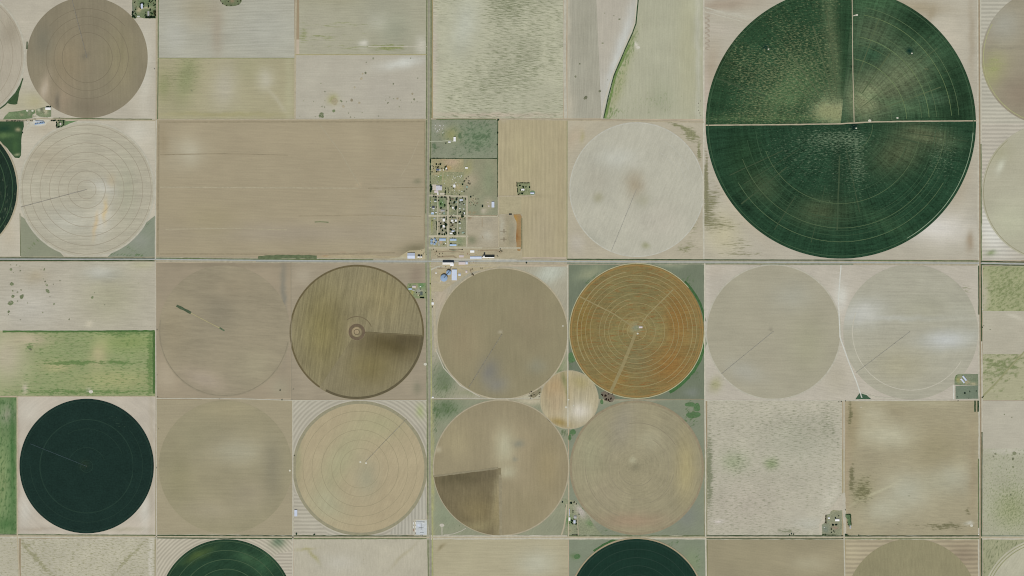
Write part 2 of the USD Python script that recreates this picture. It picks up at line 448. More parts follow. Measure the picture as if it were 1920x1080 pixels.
field('pale olive field with greenish streaks at the top left of the paved road', (561, -70, 799, 102), (168, 160, 136), mk(row=(0, 120, 7, .16), weedp=(0, 70, 8, (134, 136, 84)), blotch=(140, .10)), wbase=.2, weeds=[(640, 50, 60, 8, 0, .35), (610, 73, 50, 8, 0, .4), (735, 93, 30, 6, 0, .6), (570, 70, 9, 25, 0, .4), (670, 93, 90, 8, 0, .3)],
      blobs=[(740, 60, 35, 40, 0, (154, 150, 128), .7), (640, -5, 80, 20, 0, (160, 152, 126), .6), (685, 86, 8, 7, 0, (198, 188, 168), .9), (710, 40, 22, 20, 0, (178, 170, 148), .6), (795, 90, 14, 20, 0, (190, 180, 158), .8), (600, 60, 40, 40, 0, (172, 163, 140), .6), (720, 10, 50, 30, 0, (160, 154, 132), .6)])
field('pale pinkish field dotted with weed patches west of the paved road', (554.5, 103, 799, 223), (182, 170, 150), mk(row=(0, 160, 9, .10), weedp=(0, 12, 8, (142, 138, 104))), wbase=.0, weeds=[(627, 190, 14, 12, 0, .55), (680, 140, 12, 10, 30, .3)], blobs=[(755, 122, 45, 10, -10, (200, 192, 176), .85), (720, 170, 60, 40, 0, (178, 166, 148), .5), (627, 190, 11, 10, 0, (160, 152, 112), .65)])
field('pale field streaked with dark green slanting rows east of the paved road', (812, -70, 1056, 222), (182, 174, 147), mk(row=(-6, 60, 8, .20), weedp=(-7, 48, 5.2, (112, 116, 84)), blotch=(110, .10)), wbase=.50, mottle=.07,
      weeds=[(880, 60, 30, 70, 10, -.3), (960, 10, 60, 30, -15, .20), (840, 70, 30, 60, 10, -.2), (1000, 190, 60, 25, 0, -.10), (930, 160, 70, 40, 0, .08), (985, 110, 50, 60, 0, .08), (820, 200, 14, 60, 0, -.4), (1035, 160, 20, 20, 0, -.15)],
      blobs=[(875, 50, 25, 60, 12, (186, 180, 158), .7), (815, 110, 8, 150, 0, (190, 176, 154), .9), (930, 219, 150, 4, 0, (190, 174, 150), .9)])
field('grey strip field with vertical rows east of the slanting green rows', [(1064, 222), (1128, 222), (1115, -70), (1064, -70)], (166, 158, 139), mk(row=(88, 200, 9, .18)), blobs=[(1070, 205, 12, 30, 0, (184, 172, 150), .8), (1068, 60, 4, 200, 0, (184, 172, 150), .8), (1100, 60, 20, 90, 0, (160, 153, 134), .5)])
field('pale strip field west of the green ditch', [(1128, 222.5), (1330, 222.5), (1330, -70), (1115, -70)], (184, 171, 152), mk(row=(90, 160, 9, .10)), z=-.1, blobs=[(1165, 100, 12, 130, 18, (194, 186, 172), .8), (1125, 190, 10, 60, 5, (192, 182, 166), .6)])
surface(None, 'farm_field', grid_poly([(1198, -70), (1197, 0), (1193, 42), (1175, 86), (1152, 142), (1132, 223), (1318, 223), (1318, -70)], 9), .1, mk(row=(90, 160, 8, .12), weedp=(80, 25, 9, (112, 128, 78)), blotch=(120, .10)), (175, 168, 142), wbase=.22,
        solo_tags=dict(label='greenish tan field with vertical rows east of the green ditch', cat='field', group=FG), weeds=[(1160, 160, 16, 90, 18, .3), (1188, 85, 10, 40, 18, .35), (1240, 195, 50, 25, 0, .22), (1150, 215, 30, 12, 0, .3), (1290, 60, 30, 120, 0, -.2)],
        blobs=[(1163, 160, 12, 80, 18, (162, 158, 122), .6), (1186, 82, 7, 30, 15, (156, 156, 118), .6), (1196, 89, 4, 7, 0, (200, 190, 170), 1), (1245, 185, 25, 35, 0, (162, 158, 132), .6), (1295, 100, 25, 150, 0, (178, 170, 140), .7), (1312, 100, 5, 200, 0, (184, 176, 152), .8)])
field('pale strip of ground between the fields and the great green circle', (1318, -70, 1836, 487), (184, 171, 150), mk(row=(-3, 200, 8, .12), weedp=(0, 55, 6.5, (112, 110, 72)), blotch=(150, .12)), z=-.05, wbase=.05, step=12.,
      weeds=[(1345, 370, 22, 40, 0, .5), (1360, 425, 46, 18, 0, .52), (1385, 462, 46, 18, 0, .5), (1327, 340, 5, 70, 0, 1.0), (1335, 400, 14, 40, 0, .4), (1400, 480, 80, 5, 0, .5), (1810, 478, 30, 5, 0, .45)],
      blobs=[(1360, 12, 70, 14, -5, (168, 152, 132), .7), (1350, 60, 40, 16, 8, (188, 174, 154), .7), (1338, 130, 16, 50, 5, (176, 160, 138), .7), (1370, 30, 50, 3, 10, (192, 180, 160), .8), (1730, 18, 70, 16, 6, (166, 152, 128), .75), (1750, 30, 8, 20, 20, (160, 146, 122), .6), (1790, 75, 40, 60, 0, (192, 178, 156), .8), (1825, 70, 6, 90, 0, (172, 158, 136), .7), (1800, 350, 22, 60, 20, (180, 165, 142), .7), (1760, 430, 70, 32, 5, (206, 194, 178), .9), (1822, 455, 7, 20, 0, (164, 148, 126), .8), (1360, 440, 40, 50, 0, (190, 176, 146), .7), (1327, 200, 6, 90, 0, (190, 172, 152), .7), (1390, 395, 10, 70, -38, (196, 178, 152), .6)])

# the great green circle, half a mile in radius, in four separately sown parts
bx_, by_ = W(1576.5, 231.5)
crop_m = dict(ring=(bx_, by_, 13, .52), radial=(bx_, by_, 40, .55), row=(0, 70, 7, .32), blotch=(130, .22), grain=.5, spec=0)
big = UsdGeom.Xform.Define(stage, numbered('/World', 'crop_circle')).GetPrim()
tag(big, 'great dark green crop circle split by farm lanes in the northeast', 'crop circle', CG)
TANW = (134, 134, 94)
nw = surface(big, 'crop_quarter', grid_polar(1576.5, 231.5, 253.5, 9., 84.5, 180.3), .2, mk(weedp=(-5, 19, 5.5, (136, 138, 98)), **crop_m), (41, 66, 45), height=.7, wbase=.46, mottle=.1, seed=21,
             weeds=[(1440, 150, 70, 70, 0, .06), (1350, 190, 35, 40, 0, -.22), (1560, 215, 30, 14, 0, .5), (1330, 160, 20, 100, 20, -.3), (1420, 60, 40, 30, 40, -.2), (1500, 20, 70, 25, 20, -.12), (1590, 90, 14, 110, 0, -.45), (1500, 130, 50, 60, 0, .06), (1400, 218, 90, 8, 0, .04)],
             blobs=[(1565, 90, 16, 130, -6, (84, 96, 68), .6), (1562, 212, 34, 20, 0, (140, 138, 102), .8), (1560, 190, 30, 30, 0, (92, 104, 74), .6), (1470, 190, 70, 30, -20, (70, 90, 60), .5), (1500, 160, 60, 40, -40, (62, 88, 58), .5), (1350, 120, 40, 40, 0, (40, 60, 40), .7), (1440, 92, 6, 6, 0, (20, 45, 36), .9), (1450, 225, 130, 6, 0, (70, 92, 60), .5), (1566, 212, 32, 20, 0, (142, 140, 104), .85)])
ne = surface(big, 'crop_quarter', grid_polar(1576.5, 231.5, 253.5, 9., 1.2, 84.5), .2, mk(weedp=(3, 30, 8, TANW), **crop_m), (44, 70, 49), height=.7, wbase=.20, mottle=.1, seed=22,
             weeds=[(1730, 130, 40, 50, 0, .14), (1620, 215, 40, 20, 0, .15)],
             blobs=[(1690, 150, 75, 60, -30, (100, 106, 78), .7), (1625, 190, 44, 44, 0, (122, 122, 90), .75), (1640, 70, 50, 60, 0, (88, 98, 72), .55), (1640, 10, 60, 14, 0, (60, 88, 60), .6), (1790, 200, 45, 70, 0, (36, 58, 40), .8), (1730, 40, 45, 30, -40, (36, 58, 40), .75), (1690, 200, 70, 10, 15, (84, 106, 74), .5), (1709, 100, 7, 7, 0, (20, 45, 36), .9), (1760, 190, 40, 14, 0, (66, 90, 66), .5), (1640, 105, 25, 20, 0, (40, 70, 50), .5)])
so = surface(big, 'crop_half', grid_polar(1576.5, 231.5, 253.5, 9., 180.3, 361.2), .2, mk(weedp=(0, 20, 5.2, (124, 138, 108)), **crop_m), (37, 63, 45), height=.7, wbase=.22, mottle=.08, seed=23,
             weeds=[(1580, 262, 80, 22, 0, .26), (1610, 310, 18, 60, 0, .2), (1500, 290, 120, 60, 0, .16), (1600, 340, 120, 70, 0, .1), (1770, 290, 40, 60, 0, .24), (1580, 470, 200, 40, 0, -.18), (1370, 330, 40, 100, 0, -.2)],
             blobs=[(1690, 290, 60, 40, -20, (80, 88, 62), .65), (1740, 258, 60, 22, 12, (92, 98, 70), .7), (1545, 400, 60, 30, 0, (66, 80, 56), .6), (1430, 350, 40, 30, 30, (64, 80, 56), .55), (1660, 420, 60, 20, 25, (52, 78, 54), .4), (1400, 300, 40, 60, 0, (38, 62, 42), .6), (1400, 390, 30, 8, 40, (30, 50, 36), .5), (1575, 340, 18, 120, 0, (36, 56, 40), .4), (1605, 241, 7, 7, 0, (18, 40, 34), .9)])
for k, r in enumerate((40, 68, 96, 124, 152, 166, 180, 208, 222)):
    track(big, arc(1576.5, 231.5, r, 4, 78), .6, 1.25, D_GRN_TRACK if k in (3, 5, 7) else dirt('crop_mid', (92, 110, 76)), wob=.4, seed=k)
for k, (r, a, b) in enumerate(((60, 300, 358), (88, 290, 355), (130, 275, 340), (150, 200, 350), (178, 190, 356), (184, 215, 352), (196, 200, 356), (201, 240, 355), (210, 215, 345), (222, 210, 330), (160, 185, 240))):
    track(big, arc(1576.5, 231.5, r, a, b), .6, 1.25, D_GRN_FAINT if k % 3 else dirt('crop_mid', (92, 110, 76)), wob=.4, seed=k)
for k, (a, r0, r1) in enumerate(((97, 60, 215), (101, 50, 150), (106, 60, 190), (112, 45, 130), (118, 60, 175), (126, 70, 160), (134, 55, 185), (141, 60, 140), (160, 150, 250), (205, 120, 230), (212, 90, 215), (219, 130, 240), (238, 160, 235), (256, 120, 230), (268, 60, 200), (282, 50, 170), (352, 120, 240), (346, 90, 215), (20, 60, 200), (38, 50, 230), (55, 70, 160), (70, 60, 210))):
    ca, sa = math.cos(math.radians(a)), math.sin(math.radians(a))
    track(big, [(1576.5 + r0 * ca, 231.5 - r0 * sa), (1576.5 + r1 * ca, 231.5 - r1 * sa)], (.9, .6, 1.3)[k % 3], 1.22, dirt('crop_pass', (84, 98, 68)) if a < 160 else dirt('crop_pass_low', (64, 82, 58)), name='drill_pass', wob=.9, seed=k)
track(big, arc(1576.5, 231.5, 248.5, 0, 360), 1.0, 1.3, D_GRN_FAINT, wob=.4, closed=True)
track(big, arc(1576.5, 231.5, 248.5, 300, 356), .6, 1.4, dirt('crop_pale', (150, 165, 135)), wob=.8)
track(big, [(1322, 234.8), (1400, 234.2), (1500, 233.4), (1576, 232), (1640, 228.4), (1720, 227.4), (1831, 226.4)], 1.6, 1.3, D_TAN, name='farm_lane', wob=.5)
track(big, [(1597.6, -30), (1598.2, 40), (1599, 130), (1600.5, 190), (1601.5, 229)], 1.1, 1.3, D_TAN, name='farm_lane', wob=.3)
track(big, [(1600, 29.5), (1607, 28)], 1.6, 1.35, D_LIGHT, name='farm_lane', wob=.3)

# --- right edge
band = mk(stripe=(0, 23, .10), row=(0, 200, 8, .08))
field('pale striped strip east of the brown section road at the top right', (1839, -70, 2010, 232), (187, 176, 156), band)
field('pale striped strip around the straw circle at the right edge', (1839, 232, 2010, 488), (187, 174, 155), band, blobs=[(1862, 440, 30, 60, -25, (206, 196, 180), .9), (1862, 478, 10, 5, 0, (130, 138, 100), .8)], wbase=.0)
circle('taupe circle with a yellow green edge cut by the top right corner', 1968, 107, 128, (150, 139, 117), mk(row=(0, 160, 9, .10), weedp=(0, 60, 8, (150, 152, 98))), wbase=.12, weeds=[(1862, 130, 30, 40, 30, .35)], blobs=[(1865, 135, 25, 40, 25, (154, 148, 110), .7), (1885, 50, 40, 40, 0, (160, 152, 134), .7), (1890, 93, 60, 2, 0, (140, 130, 110), .6), (1915, 180, 40, 40, 0, (140, 126, 106), .7)], rings=((124, 150, 260),), ringcol=dirt('yel', (172, 168, 120)))
circle('pale straw green circle cut by the right edge below the taupe circle', 1970, 360, 129, (180, 170, 145), mk(row=(0, 160, 8, .09), grain=.1), blobs=[(1880, 315, 6, 16, 20, (200, 192, 168), .8), (1900, 420, 50, 40, 0, (188, 180, 152), .7), (1870, 290, 30, 20, 0, (172, 164, 134), .5)], rings=((126, 130, 250),), ringcol=dirt('yel2', (160, 152, 124)))
field('green and tan patchy square at the right edge just below the highway', (1843, 499, 2010, 584), (158, 156, 118), mk(row=(0, 60, 8, .12), weedp=(30, 26, 16, (118, 126, 82))), wbase=.55, weeds=[(1850, 540, 8, 60, 0, -.2), (1890, 545, 30, 20, 0, .12)], blobs=[(1850, 560, 8, 40, 0, (178, 168, 140), .7)])
field('pale tan square at the right edge between two patchy green squares', (1843, 584, 2010, 664), (182, 170, 148), mk(row=(0, 110, 8, .10), weedp=(0, 20, 9, (140, 134, 98))), wbase=.12, blobs=[(1905, 597, 20, 3, 25, (196, 184, 162), .7)])
field('patchy green square with a diagonal track at the right edge', (1843, 664, 2010, 750), (172, 164, 132), mk(row=(0, 80, 8, .14), weedp=(20, 40, 22, (112, 122, 76))), wbase=.5, weeds=[(1880, 690, 40, 18, 0, .25), (1905, 730, 18, 40, 40, -.25), (1855, 745, 20, 12, 0, -.4)])
field('pale tan strip with faint rows at the right edge below the diagonal track', (1843, 751, 2010, 841), (185, 173, 152), mk(row=(0, 150, 9, .09)))
field('greenish tan square speckled with weeds at the right edge', (1843, 841, 2010, 1004), (172, 165, 140), mk(row=(0, 60, 8, .14), weedp=(60, 14, 9, (120, 126, 86))), wbase=.42, weeds=[(1900, 950, 40, 50, 0, .18)], blobs=[(1890, 848, 60, 6, 0, (186, 176, 154), .8), (1855, 900, 10, 90, 0, (178, 170, 144), .5), (1900, 960, 40, 40, 0, (160, 158, 122), .6)])
field('dark green weedy corner at the bottom right', (1843, 1011, 2010, 1150), (158, 154, 122), mk(row=(70, 60, 8, .16), weedp=(70, 30, 9, (96, 106, 70))), wbase=.48)
circle('pale circle in the bottom right corner behind a green weedy edge', 1968, 1135, 128, (186, 176, 150), mk(row=(60, 90, 9, .12), weedp=(60, 22, 9, (128, 132, 88))), wbase=.15, rings=(124, 119), ringcol=D_OLIVE, ringw=1.2)
# --- west middle
circle('very dark green circle cut by the left edge above the highway', -98, 354, 130, (33, 50, 40), mk(row=(80, 60, 8, .35), weedp=(85, 40, 8, (104, 116, 88)), grain=.3), height=1.2, part_name='crop', wbase=.22, weeds=[(15, 400, 16, 60, 0, .2)], rings=(122, 108), ringcol=D_GRN_FAINT, rim=(131.5, 2.4, D_TAN))
field('pale ground around the ringed circle and the green corner field', (-90, 226, 291, 484), (194, 180, 158), land_pale, wbase=.06, blobs=[(20, 440, 14, 30, 0, (192, 176, 152), .6), (260, 250, 25, 25, 0, (202, 190, 170), .6), (90, 240, 30, 14, 0, (186, 170, 146), .6)])
circle('pale circle with seven wheel rings west of the great tan square', 162.5, 355.5, 125, (181, 169, 146), mk(row=(0, 150, 9, .22), ring=(*W(162, 355), 25, .04), weedp=(0, 50, 7, (150, 142, 118))), wbase=.16, rings=(17.5, 35, 52.5, 70, 87.5, 105, 121), ringcol=D_RUT, ringw=.55, rim=(126.5, 2.6, D_LIGHT),
       blobs=[(195, 410, 16, 40, 10, (196, 186, 168), .7), (200, 398, 5, 24, 5, (196, 172, 132), .7), (183, 425, 4, 26, 10, (196, 170, 132), .7), (212, 345, 8, 14, 0, (192, 172, 140), .6), (200, 355, 30, 14, 20, (194, 184, 166), .6), (90, 300, 40, 30, 0, (174, 160, 136), .5), (240, 360, 20, 60, 0, (172, 164, 140), .6), (130, 420, 50, 30, 0, (188, 178, 158), .6)], spokes=[([(162, 355.5), (40, 388)], .6, dirt('wet', (120, 112, 96)))])
field('great plain tan square northwest of the village', (293.5, 225, 800.5, 482), (163, 148, 121), mk(row=(-2, 210, 10, .10), blotch=(220, .10), grain=.08), step=13., mottle=.03,
      blobs=[(355, 290, 30, 28, 0, (182, 168, 142), .8), (325, 300, 40, 30, 0, (170, 155, 128), .6), (310, 270, 10, 30, 0, (156, 140, 112), .5), (520, 440, 220, 20, 0, (160, 146, 124), .6), (600, 260, 180, 25, 0, (168, 152, 124), .6), (780, 470, 30, 10, -12, (134, 122, 96), .85), (660, 480, 140, 3, 0, (158, 140, 114), .6), (786, 345, 8, 6, 0, (124, 118, 92), .6), (740, 400, 50, 80, 20, (164, 150, 126), .6), (400, 420, 60, 40, 0, (160, 146, 116), .5), (675, 352, 5, 4, 0, (180, 160, 130), .7)])
sq = thing('field_marks', 'faint tracks and turn lines across the great tan square', 'tracks')
tag(sq, kind='structure')
FA, FB = dirt('faint_pale', (172, 158, 131)), dirt('faint_dark', (152, 137, 110))
for k, (pts, w, m_) in enumerate((([(594, 226), (640, 288), (676, 352)], 1.0, FA), ([(300, 351), (520, 352), (672, 353)], 1.4, FA), ([(690, 353), (798, 351)], 1.0, FB), ([(298, 229), (798, 228)], 1.6, FB), ([(297.5, 232), (296, 478)], 2.0, FB), ([(796.5, 230), (796, 470)], 1.8, FB), ([(300, 476), (560, 477), (740, 474)], 1.6, FB), ([(590, 416.2), (600, 415.6), (616, 416.8)], 1.0, V_GREEN), ([(300, 290), (420, 288), (540, 291)], .9, FB), ([(560, 405), (700, 403), (790, 406)], .9, FB), ([(310, 430), (430, 428), (538, 431)], .9, FA), ([(786, 262), (770, 300), (752, 330)], .8, FA))):
    track(sq, pts, w, .14, m_, name='track_line', wob=.7, seed=k)
field('grey green pasture corner southwest of the ringed circle', [(39, 481.5), (120, 481.5), (75, 430), (39, 405)], (136, 135, 112), mk(row=(0, 60, 8, .06), weedp=(-40, 30, 8, (104, 118, 78))), z=.25, wbase=.16, weeds=[(75, 455, 60, 5, -44, .4)])
field('grey green pasture corner southeast of the ringed circle', [(200, 483.5), (291, 483.5), (291, 404), (245, 440)], (130, 132, 112), mk(row=(40, 60, 8, .08), weedp=(40, 34, 8, (88, 112, 70))), z=.25, wbase=.2, weeds=[(277, 420, 12, 8, 0, .5), (240, 462, 60, 4, 38, .4), (230, 480, 60, 3, 0, .4)], blobs=[(260, 450, 30, 16, 30, (142, 142, 126), .6)])
field('pale field dotted with weed patches below the highway at the left edge', (-90, 491, 291, 620), (184, 171, 150), mk(row=(-1, 110, 10, .18), weedp=(0, 16, 8, (140, 144, 100)), blotch=(150, .1)), wbase=.05, weeds=[(175, 605, 18, 10, 0, .35), (285, 612, 10, 8, 0, .3), (220, 560, 60, 40, 0, .1), (160, 617, 150, 3, 0, .3)], blobs=[(210, 560, 60, 60, 0, (174, 164, 138), .7), (60, 580, 60, 40, 0, (192, 180, 162), .6), (200, 520, 40, 14, 0, (166, 158, 140), .6), (172, 612, 8, 8, 0, (196, 182, 158), .9), (70, 522, 22, 14, 0, (174, 160, 136), .7), (270, 500, 24, 10, 0, (180, 170, 140), .6), (190, 512, 30, 12, 0, (194, 184, 166), .6)])
field('light green pasture fading to tan at the left edge', (-90, 620, 291, 743), (142, 147, 104), mk(row=(0, 130, 8, .2), weedp=(0, 30, 9, (92, 120, 66)), blotch=(120, .12)), wbase=.47,
      weeds=[(20, 670, 40, 60, 0, -.4), (190, 665, 18, 30, 20, -.35), (130, 683, 40, 3, 0, .5), (200, 683, 70, 2.5, 0, .6), (230, 626, 50, 6, 0, .4), (285, 680, 5, 70, 0, .5), (150, 738, 140, 4, 0, .35), (57, 655, 7, 6, 0, .5), (160, 622, 140, 2, 0, .6), (40, 715, 25, 25, 0, .12)],
      blobs=[(15, 670, 45, 60, 0, (184, 170, 142), .9), (190, 665, 16, 30, 15, (172, 164, 122), .8), (60, 640, 40, 14, 0, (178, 166, 132), .7), (50, 733, 6, 12, 0, (196, 180, 154), .9), (170, 735, 5, 5, 0, (200, 186, 164), 1), (110, 690, 30, 10, 0, (170, 162, 118), .6), (245, 645, 60, 20, 0, (134, 144, 90), .5), (220, 715, 80, 20, 0, (158, 154, 108), .5)])
field('bright green pasture strip at the left edge beside the blackish circle', (-90, 745, 31.5, 1002), (104, 124, 82), mk(row=(90, 90, 10, .18), weedp=(80, 30, 14, (66, 100, 56)), blotch=(100, .2)), wbase=.5, blobs=[(8, 900, 10, 90, 0, (124, 136, 92), .6), (18, 780, 16, 20, 0, (128, 132, 104), .7), (27, 860, 4, 120, 0, (74, 108, 62), .6), (15, 985, 20, 12, 0, (80, 110, 66), .6)])
field('pale square around the blackish green circle', (33, 744, 291, 1003), (194, 178, 158), mk(ring=(*W(162, 874), 16, .14), grain=.08, weedp=(20, 20, 8, (142, 134, 102))), wbase=.08, weeds=[(245, 780, 30, 20, 30, .35), (255, 960, 30, 20, 30, .3)], blobs=[(36, 870, 4, 160, 0, (178, 160, 140), .7), (287, 870, 5, 160, 0, (184, 168, 146), .7), (70, 996, 40, 4, 0, (180, 164, 144), .8), (240, 996, 50, 4, 0, (180, 166, 144), .8), (60, 775, 25, 25, 0, (206, 192, 172), .6), (50, 960, 14, 30, 0, (204, 192, 174), .6), (275, 960, 10, 40, 0, (204, 192, 174), .6)])
circle('blackish green circle with faint rings at the lower left', 162.5, 874, 126, (29, 48, 42), mk(row=(0, 40, 8, .10), grain=.4, blotch=(80, .2), weedp=(20, 20, 6, (92, 112, 88))), height=1.3, part_name='crop', mottle=.04, wbase=.04, weeds=[(225, 795, 40, 12, 35, .34), (100, 790, 30, 8, -40, .16), (250, 920, 10, 40, -20, .2), (110, 960, 40, 10, 35, .16), (190, 880, 40, 30, 0, .1)], rings=(11.5, (35, 20, 160), (70, 20, 120), 87, (105, 180, 400), (88, 10, 350), 122), ringcol=dirt('crop_dim', (42, 64, 54)), ringw=.55, spokes=[([(162, 874), (57, 832)], .6, dirt('crop_pipe', (70, 92, 92)))],
       blobs=[(162, 874, 10, 9, 0, (38, 54, 42), .5)])

# --- centre: row C and D
sub = mk(row=(2, 150, 14, .12), blotch=(200, .12), grain=.07)
field('taupe square with a faint circle below the highway', (293, 493, 545, 747), (154, 139, 116), mk(row=(2, 150, 14, .08), blotch=(200, .12), grain=.07), blobs=[(310, 710, 30, 30, 0, (166, 150, 126), .7), (530, 730, 20, 20, 0, (158, 146, 122), .6), (420, 500, 130, 6, 0, (140, 126, 104), .7), (535, 570, 6, 90, 0, (128, 120, 104), .6)])
circle('faint taupe fallow circle with a green weed line toward its center', 420.5, 621, 123.5, (149, 136, 112), mk(row=(-3, 120, 15, .15), blotch=(180, .14), grain=.07), rings=((121, 170, 350),), ringcol=dirt('faint', (144, 131, 108)), ringw=1.4, mottle=.04,
       blobs=[(415, 585, 30, 50, 0, (140, 128, 106), .6), (385, 715, 50, 20, 20, (166, 150, 128), .7), (480, 690, 40, 40, 0, (158, 146, 120), .6), (330, 620, 30, 70, 0, (152, 138, 112), .5), (440, 540, 50, 30, 0, (146, 132, 108), .5)])
field('taupe square with the olive brown circle west of the paved road', (546, 493, 799.5, 749.5), (154, 140, 118), sub, blobs=[(785, 520, 14, 24, 0, (144, 128, 108), .7), (575, 520, 20, 20, 0, (164, 150, 128), .6), (782, 640, 12, 60, 0, (146, 132, 112), .7), (570, 730, 20, 20, 0, (156, 142, 120), .6), (785, 732, 8, 14, 0, (130, 122, 100), .5)])
ob = circle('olive brown circle with a darker southeastern wedge beside the paved road', 669, 622.5, 126, (131, 119, 91), mk(row=(82, 160, 8, .36), blotch=(70, .14), grain=.14), rings=(14.5, 10, 5, (29, 20, 130)), ringcol=dirt('ob', (114, 102, 76)), ringw=1.1, mottle=.06, rim=(124.3, 2.6, dirt('obr', (104, 94, 66))),
            blobs=[(610, 620, 50, 90, 0, (128, 116, 78), .6), (720, 560, 60, 50, 0, (140, 126, 92), .6), (669, 622, 14, 14, 0, (152, 134, 104), .9)])
surface(ob, 'dark_wedge', grid_polar(669, 622.5, 126.2, 9., -124, -3.2, r0=16), .75, mk(row=(82, 200, 9, .2), blotch=(70, .16), grain=.14), (131, 119, 91), blobs=[(735, 650, 66, 30, 8, (98, 89, 62), .95), (770, 640, 30, 16, 0, (90, 82, 58), .9), (700, 690, 50, 40, 0, (122, 110, 76), .7)])
track(ob, arc(669, 622.5, 123.6, -118, -3), 3.2, .95, dirt('obd', (100, 92, 68)), name='field_rim', wob=.3)
track(ob, [(684, 623.2), (740, 626.4), (795, 629.6)], 1.2, .95, dirt('obe', (112, 102, 74)), name='ragged_edge', wob=1.2, step=7)
track(ob, arc(669, 622.5, 13, 0, 360), 4, .95, dirt('obh', (108, 94, 74)), name='hub_ring', wob=.2, closed=True)
field('tan and green ground around the taupe circle south of the grain elevator', (808, 500, 1064.5, 748), (166, 156, 134), mk(row=(70, 70, 8, .18), weedp=(60, 30, 9, (98, 112, 76))), wbase=.22, weeds=[(835, 730, 24, 26, 0, .4), (820, 690, 10, 40, 0, .2), (1045, 510, 30, 20, -40, .1), (1050, 690, 20, 40, 0, .2)],
      blobs=[(835, 715, 30, 40, 20, (128, 130, 104), .8), (1035, 515, 40, 20, -30, (182, 176, 156), .8), (830, 560, 20, 40, 0, (178, 162, 138), .8), (1050, 690, 20, 30, 0, (140, 140, 108), .7), (1000, 745, 40, 8, 0, (180, 168, 142), .8), (890, 740, 40, 8, 0, (150, 146, 118), .7)])
circle('taupe circle with a dark damp patch directly south of the grain elevator', 942, 625.5, 122.5, (141, 129, 100), mk(row=(90, 150, 12, .08), blotch=(170, .12)), rim=(123, 2, D_TAN), spokes=[([(941, 627), (879, 726)], .6, dirt('wet2', (124, 114, 93)))], mottle=.03,
       blobs=[(921, 700, 20, 26, 10, (130, 122, 105), .9), (935, 725, 22, 18, 0, (134, 126, 108), .7), (1000, 600, 40, 60, 0, (142, 128, 100), .5), (870, 640, 40, 60, 0, (150, 134, 104), .5), (1010, 690, 20, 16, 0, (140, 132, 108), .6), (941, 626, 4, 4, 0, (176, 164, 140), .9)])
field('grey green square around the orange brown circle', (1066, 496, 1320.5, 748), (110, 115, 94), mk(row=(80, 60, 8, .10), weedp=(40, 22, 12, (84, 108, 68))), wbase=.20, weeds=[(1285, 540, 14, 30, 40, .45), (1290, 690, 20, 40, -40, .45), (1110, 530, 20, 12, -40, .4), (1070, 690, 12, 20, 0, .3)], blobs=[(1300, 740, 16, 10, 0, (120, 122, 108), .6), (1110, 515, 30, 12, -20, (150, 148, 118), .6), (1260, 500, 30, 6, 0, (150, 148, 122), .6)])
oc = W(1194, 620.5)
cc = circle('orange brown circle with cream wheel rings and three lanes', 1194, 620.5, 126, (125, 110, 70), mk(row=(3, 90, 13, .24), ring=(*oc, 14, .24), grain=.2, blotch=(70, .16), weedp=(3, 60, 9, (138, 98, 54))), wbase=.46, part_name='crop', height=.4, rings=(17.5, 35, 52.5, 70, 87.5, 104.5, (26, 20, 200), (61, 100, 300), (79, 200, 420), (96, 0, 220), (112, 300, 440)), ringcol=dirt('cc', (156, 140, 98)), ringw=.65, rim=(123, 2, D_ORANGE),
            blobs=[(1180, 550, 60, 30, 0, (120, 110, 72), .6), (1194, 680, 40, 30, 0, (122, 112, 76), .6), (1160, 640, 24, 40, 0, (128, 116, 74), .6), (1240, 620, 20, 50, 0, (128, 118, 78), .6), (1275, 600, 30, 60, 0, (134, 106, 60), .7), (1260, 690, 40, 40, 0, (136, 106, 60), .7), (1095, 600, 20, 60, 0, (128, 108, 62), .7), (1160, 718, 30, 24, 0, (138, 112, 64), .5), (1194, 615, 14, 14, 0, (150, 130, 84), .7), (1196, 618, 9, 10, 0, (128, 126, 98), .7)])
track(cc, [(1192, 622), (1186, 640), (1170, 680), (1145, 735)], 5.0, 1.2, dirt('lane_olive', (148, 132, 92)), name='farm_lane', wob=.2, step=10)
track(cc, [(1186, 612), (1150, 588), (1085, 555)], 2.0, 1.25, dirt('lane_olive', (156, 138, 92)), name='farm_lane', wob=.2)
track(cc, [(1203, 606), (1215, 590), (1245, 560), (1262, 543)], 1.8, 1.25, dirt('lane_olive', (156, 138, 92)), name='farm_lane', wob=.2)
track(cc, arc(1194, 620.5, 126.5, 40, 360), 1.0, 1.1, dirt('edge_cream', (184, 174, 138)), name='field_rim', wob=.4)
track(cc, arc(1194, 620.5, 112, 100, 210), 1.2, 1.1, dirt('cc', (156, 140, 98)), wob=.4)
track(cc, arc(1194, 620.5, 119, 290, 420), 1.2, 1.1, D_ORANGE, wob=.4)
field('pale square around the two pale circles south of the highway at the right', (1322, 497, 1837, 750.5), (190, 176, 157), mk(row=(-10, 90, 9, .12), weedp=(10, 50, 8, (116, 120, 80))), wbase=.10, step=12., z=-.05, weeds=[(1815, 545, 10, 26, -30, .5), (1345, 720, 18, 22, 30, .35), (1600, 510, 60, 12, 0, .2), (1570, 520, 20, 30, 0, .15), (1770, 520, 20, 12, 0, .2)],
      blobs=[(1570, 710, 30, 40, 0, (188, 174, 152), .7), (1345, 510, 30, 14, -20, (192, 176, 156), .5), (1580, 560, 14, 30, 0, (202, 192, 176), .7), (1345, 725, 12, 16, 30, (158, 152, 110), .6), (1330, 600, 5, 90, 0, (198, 184, 166), .6)])
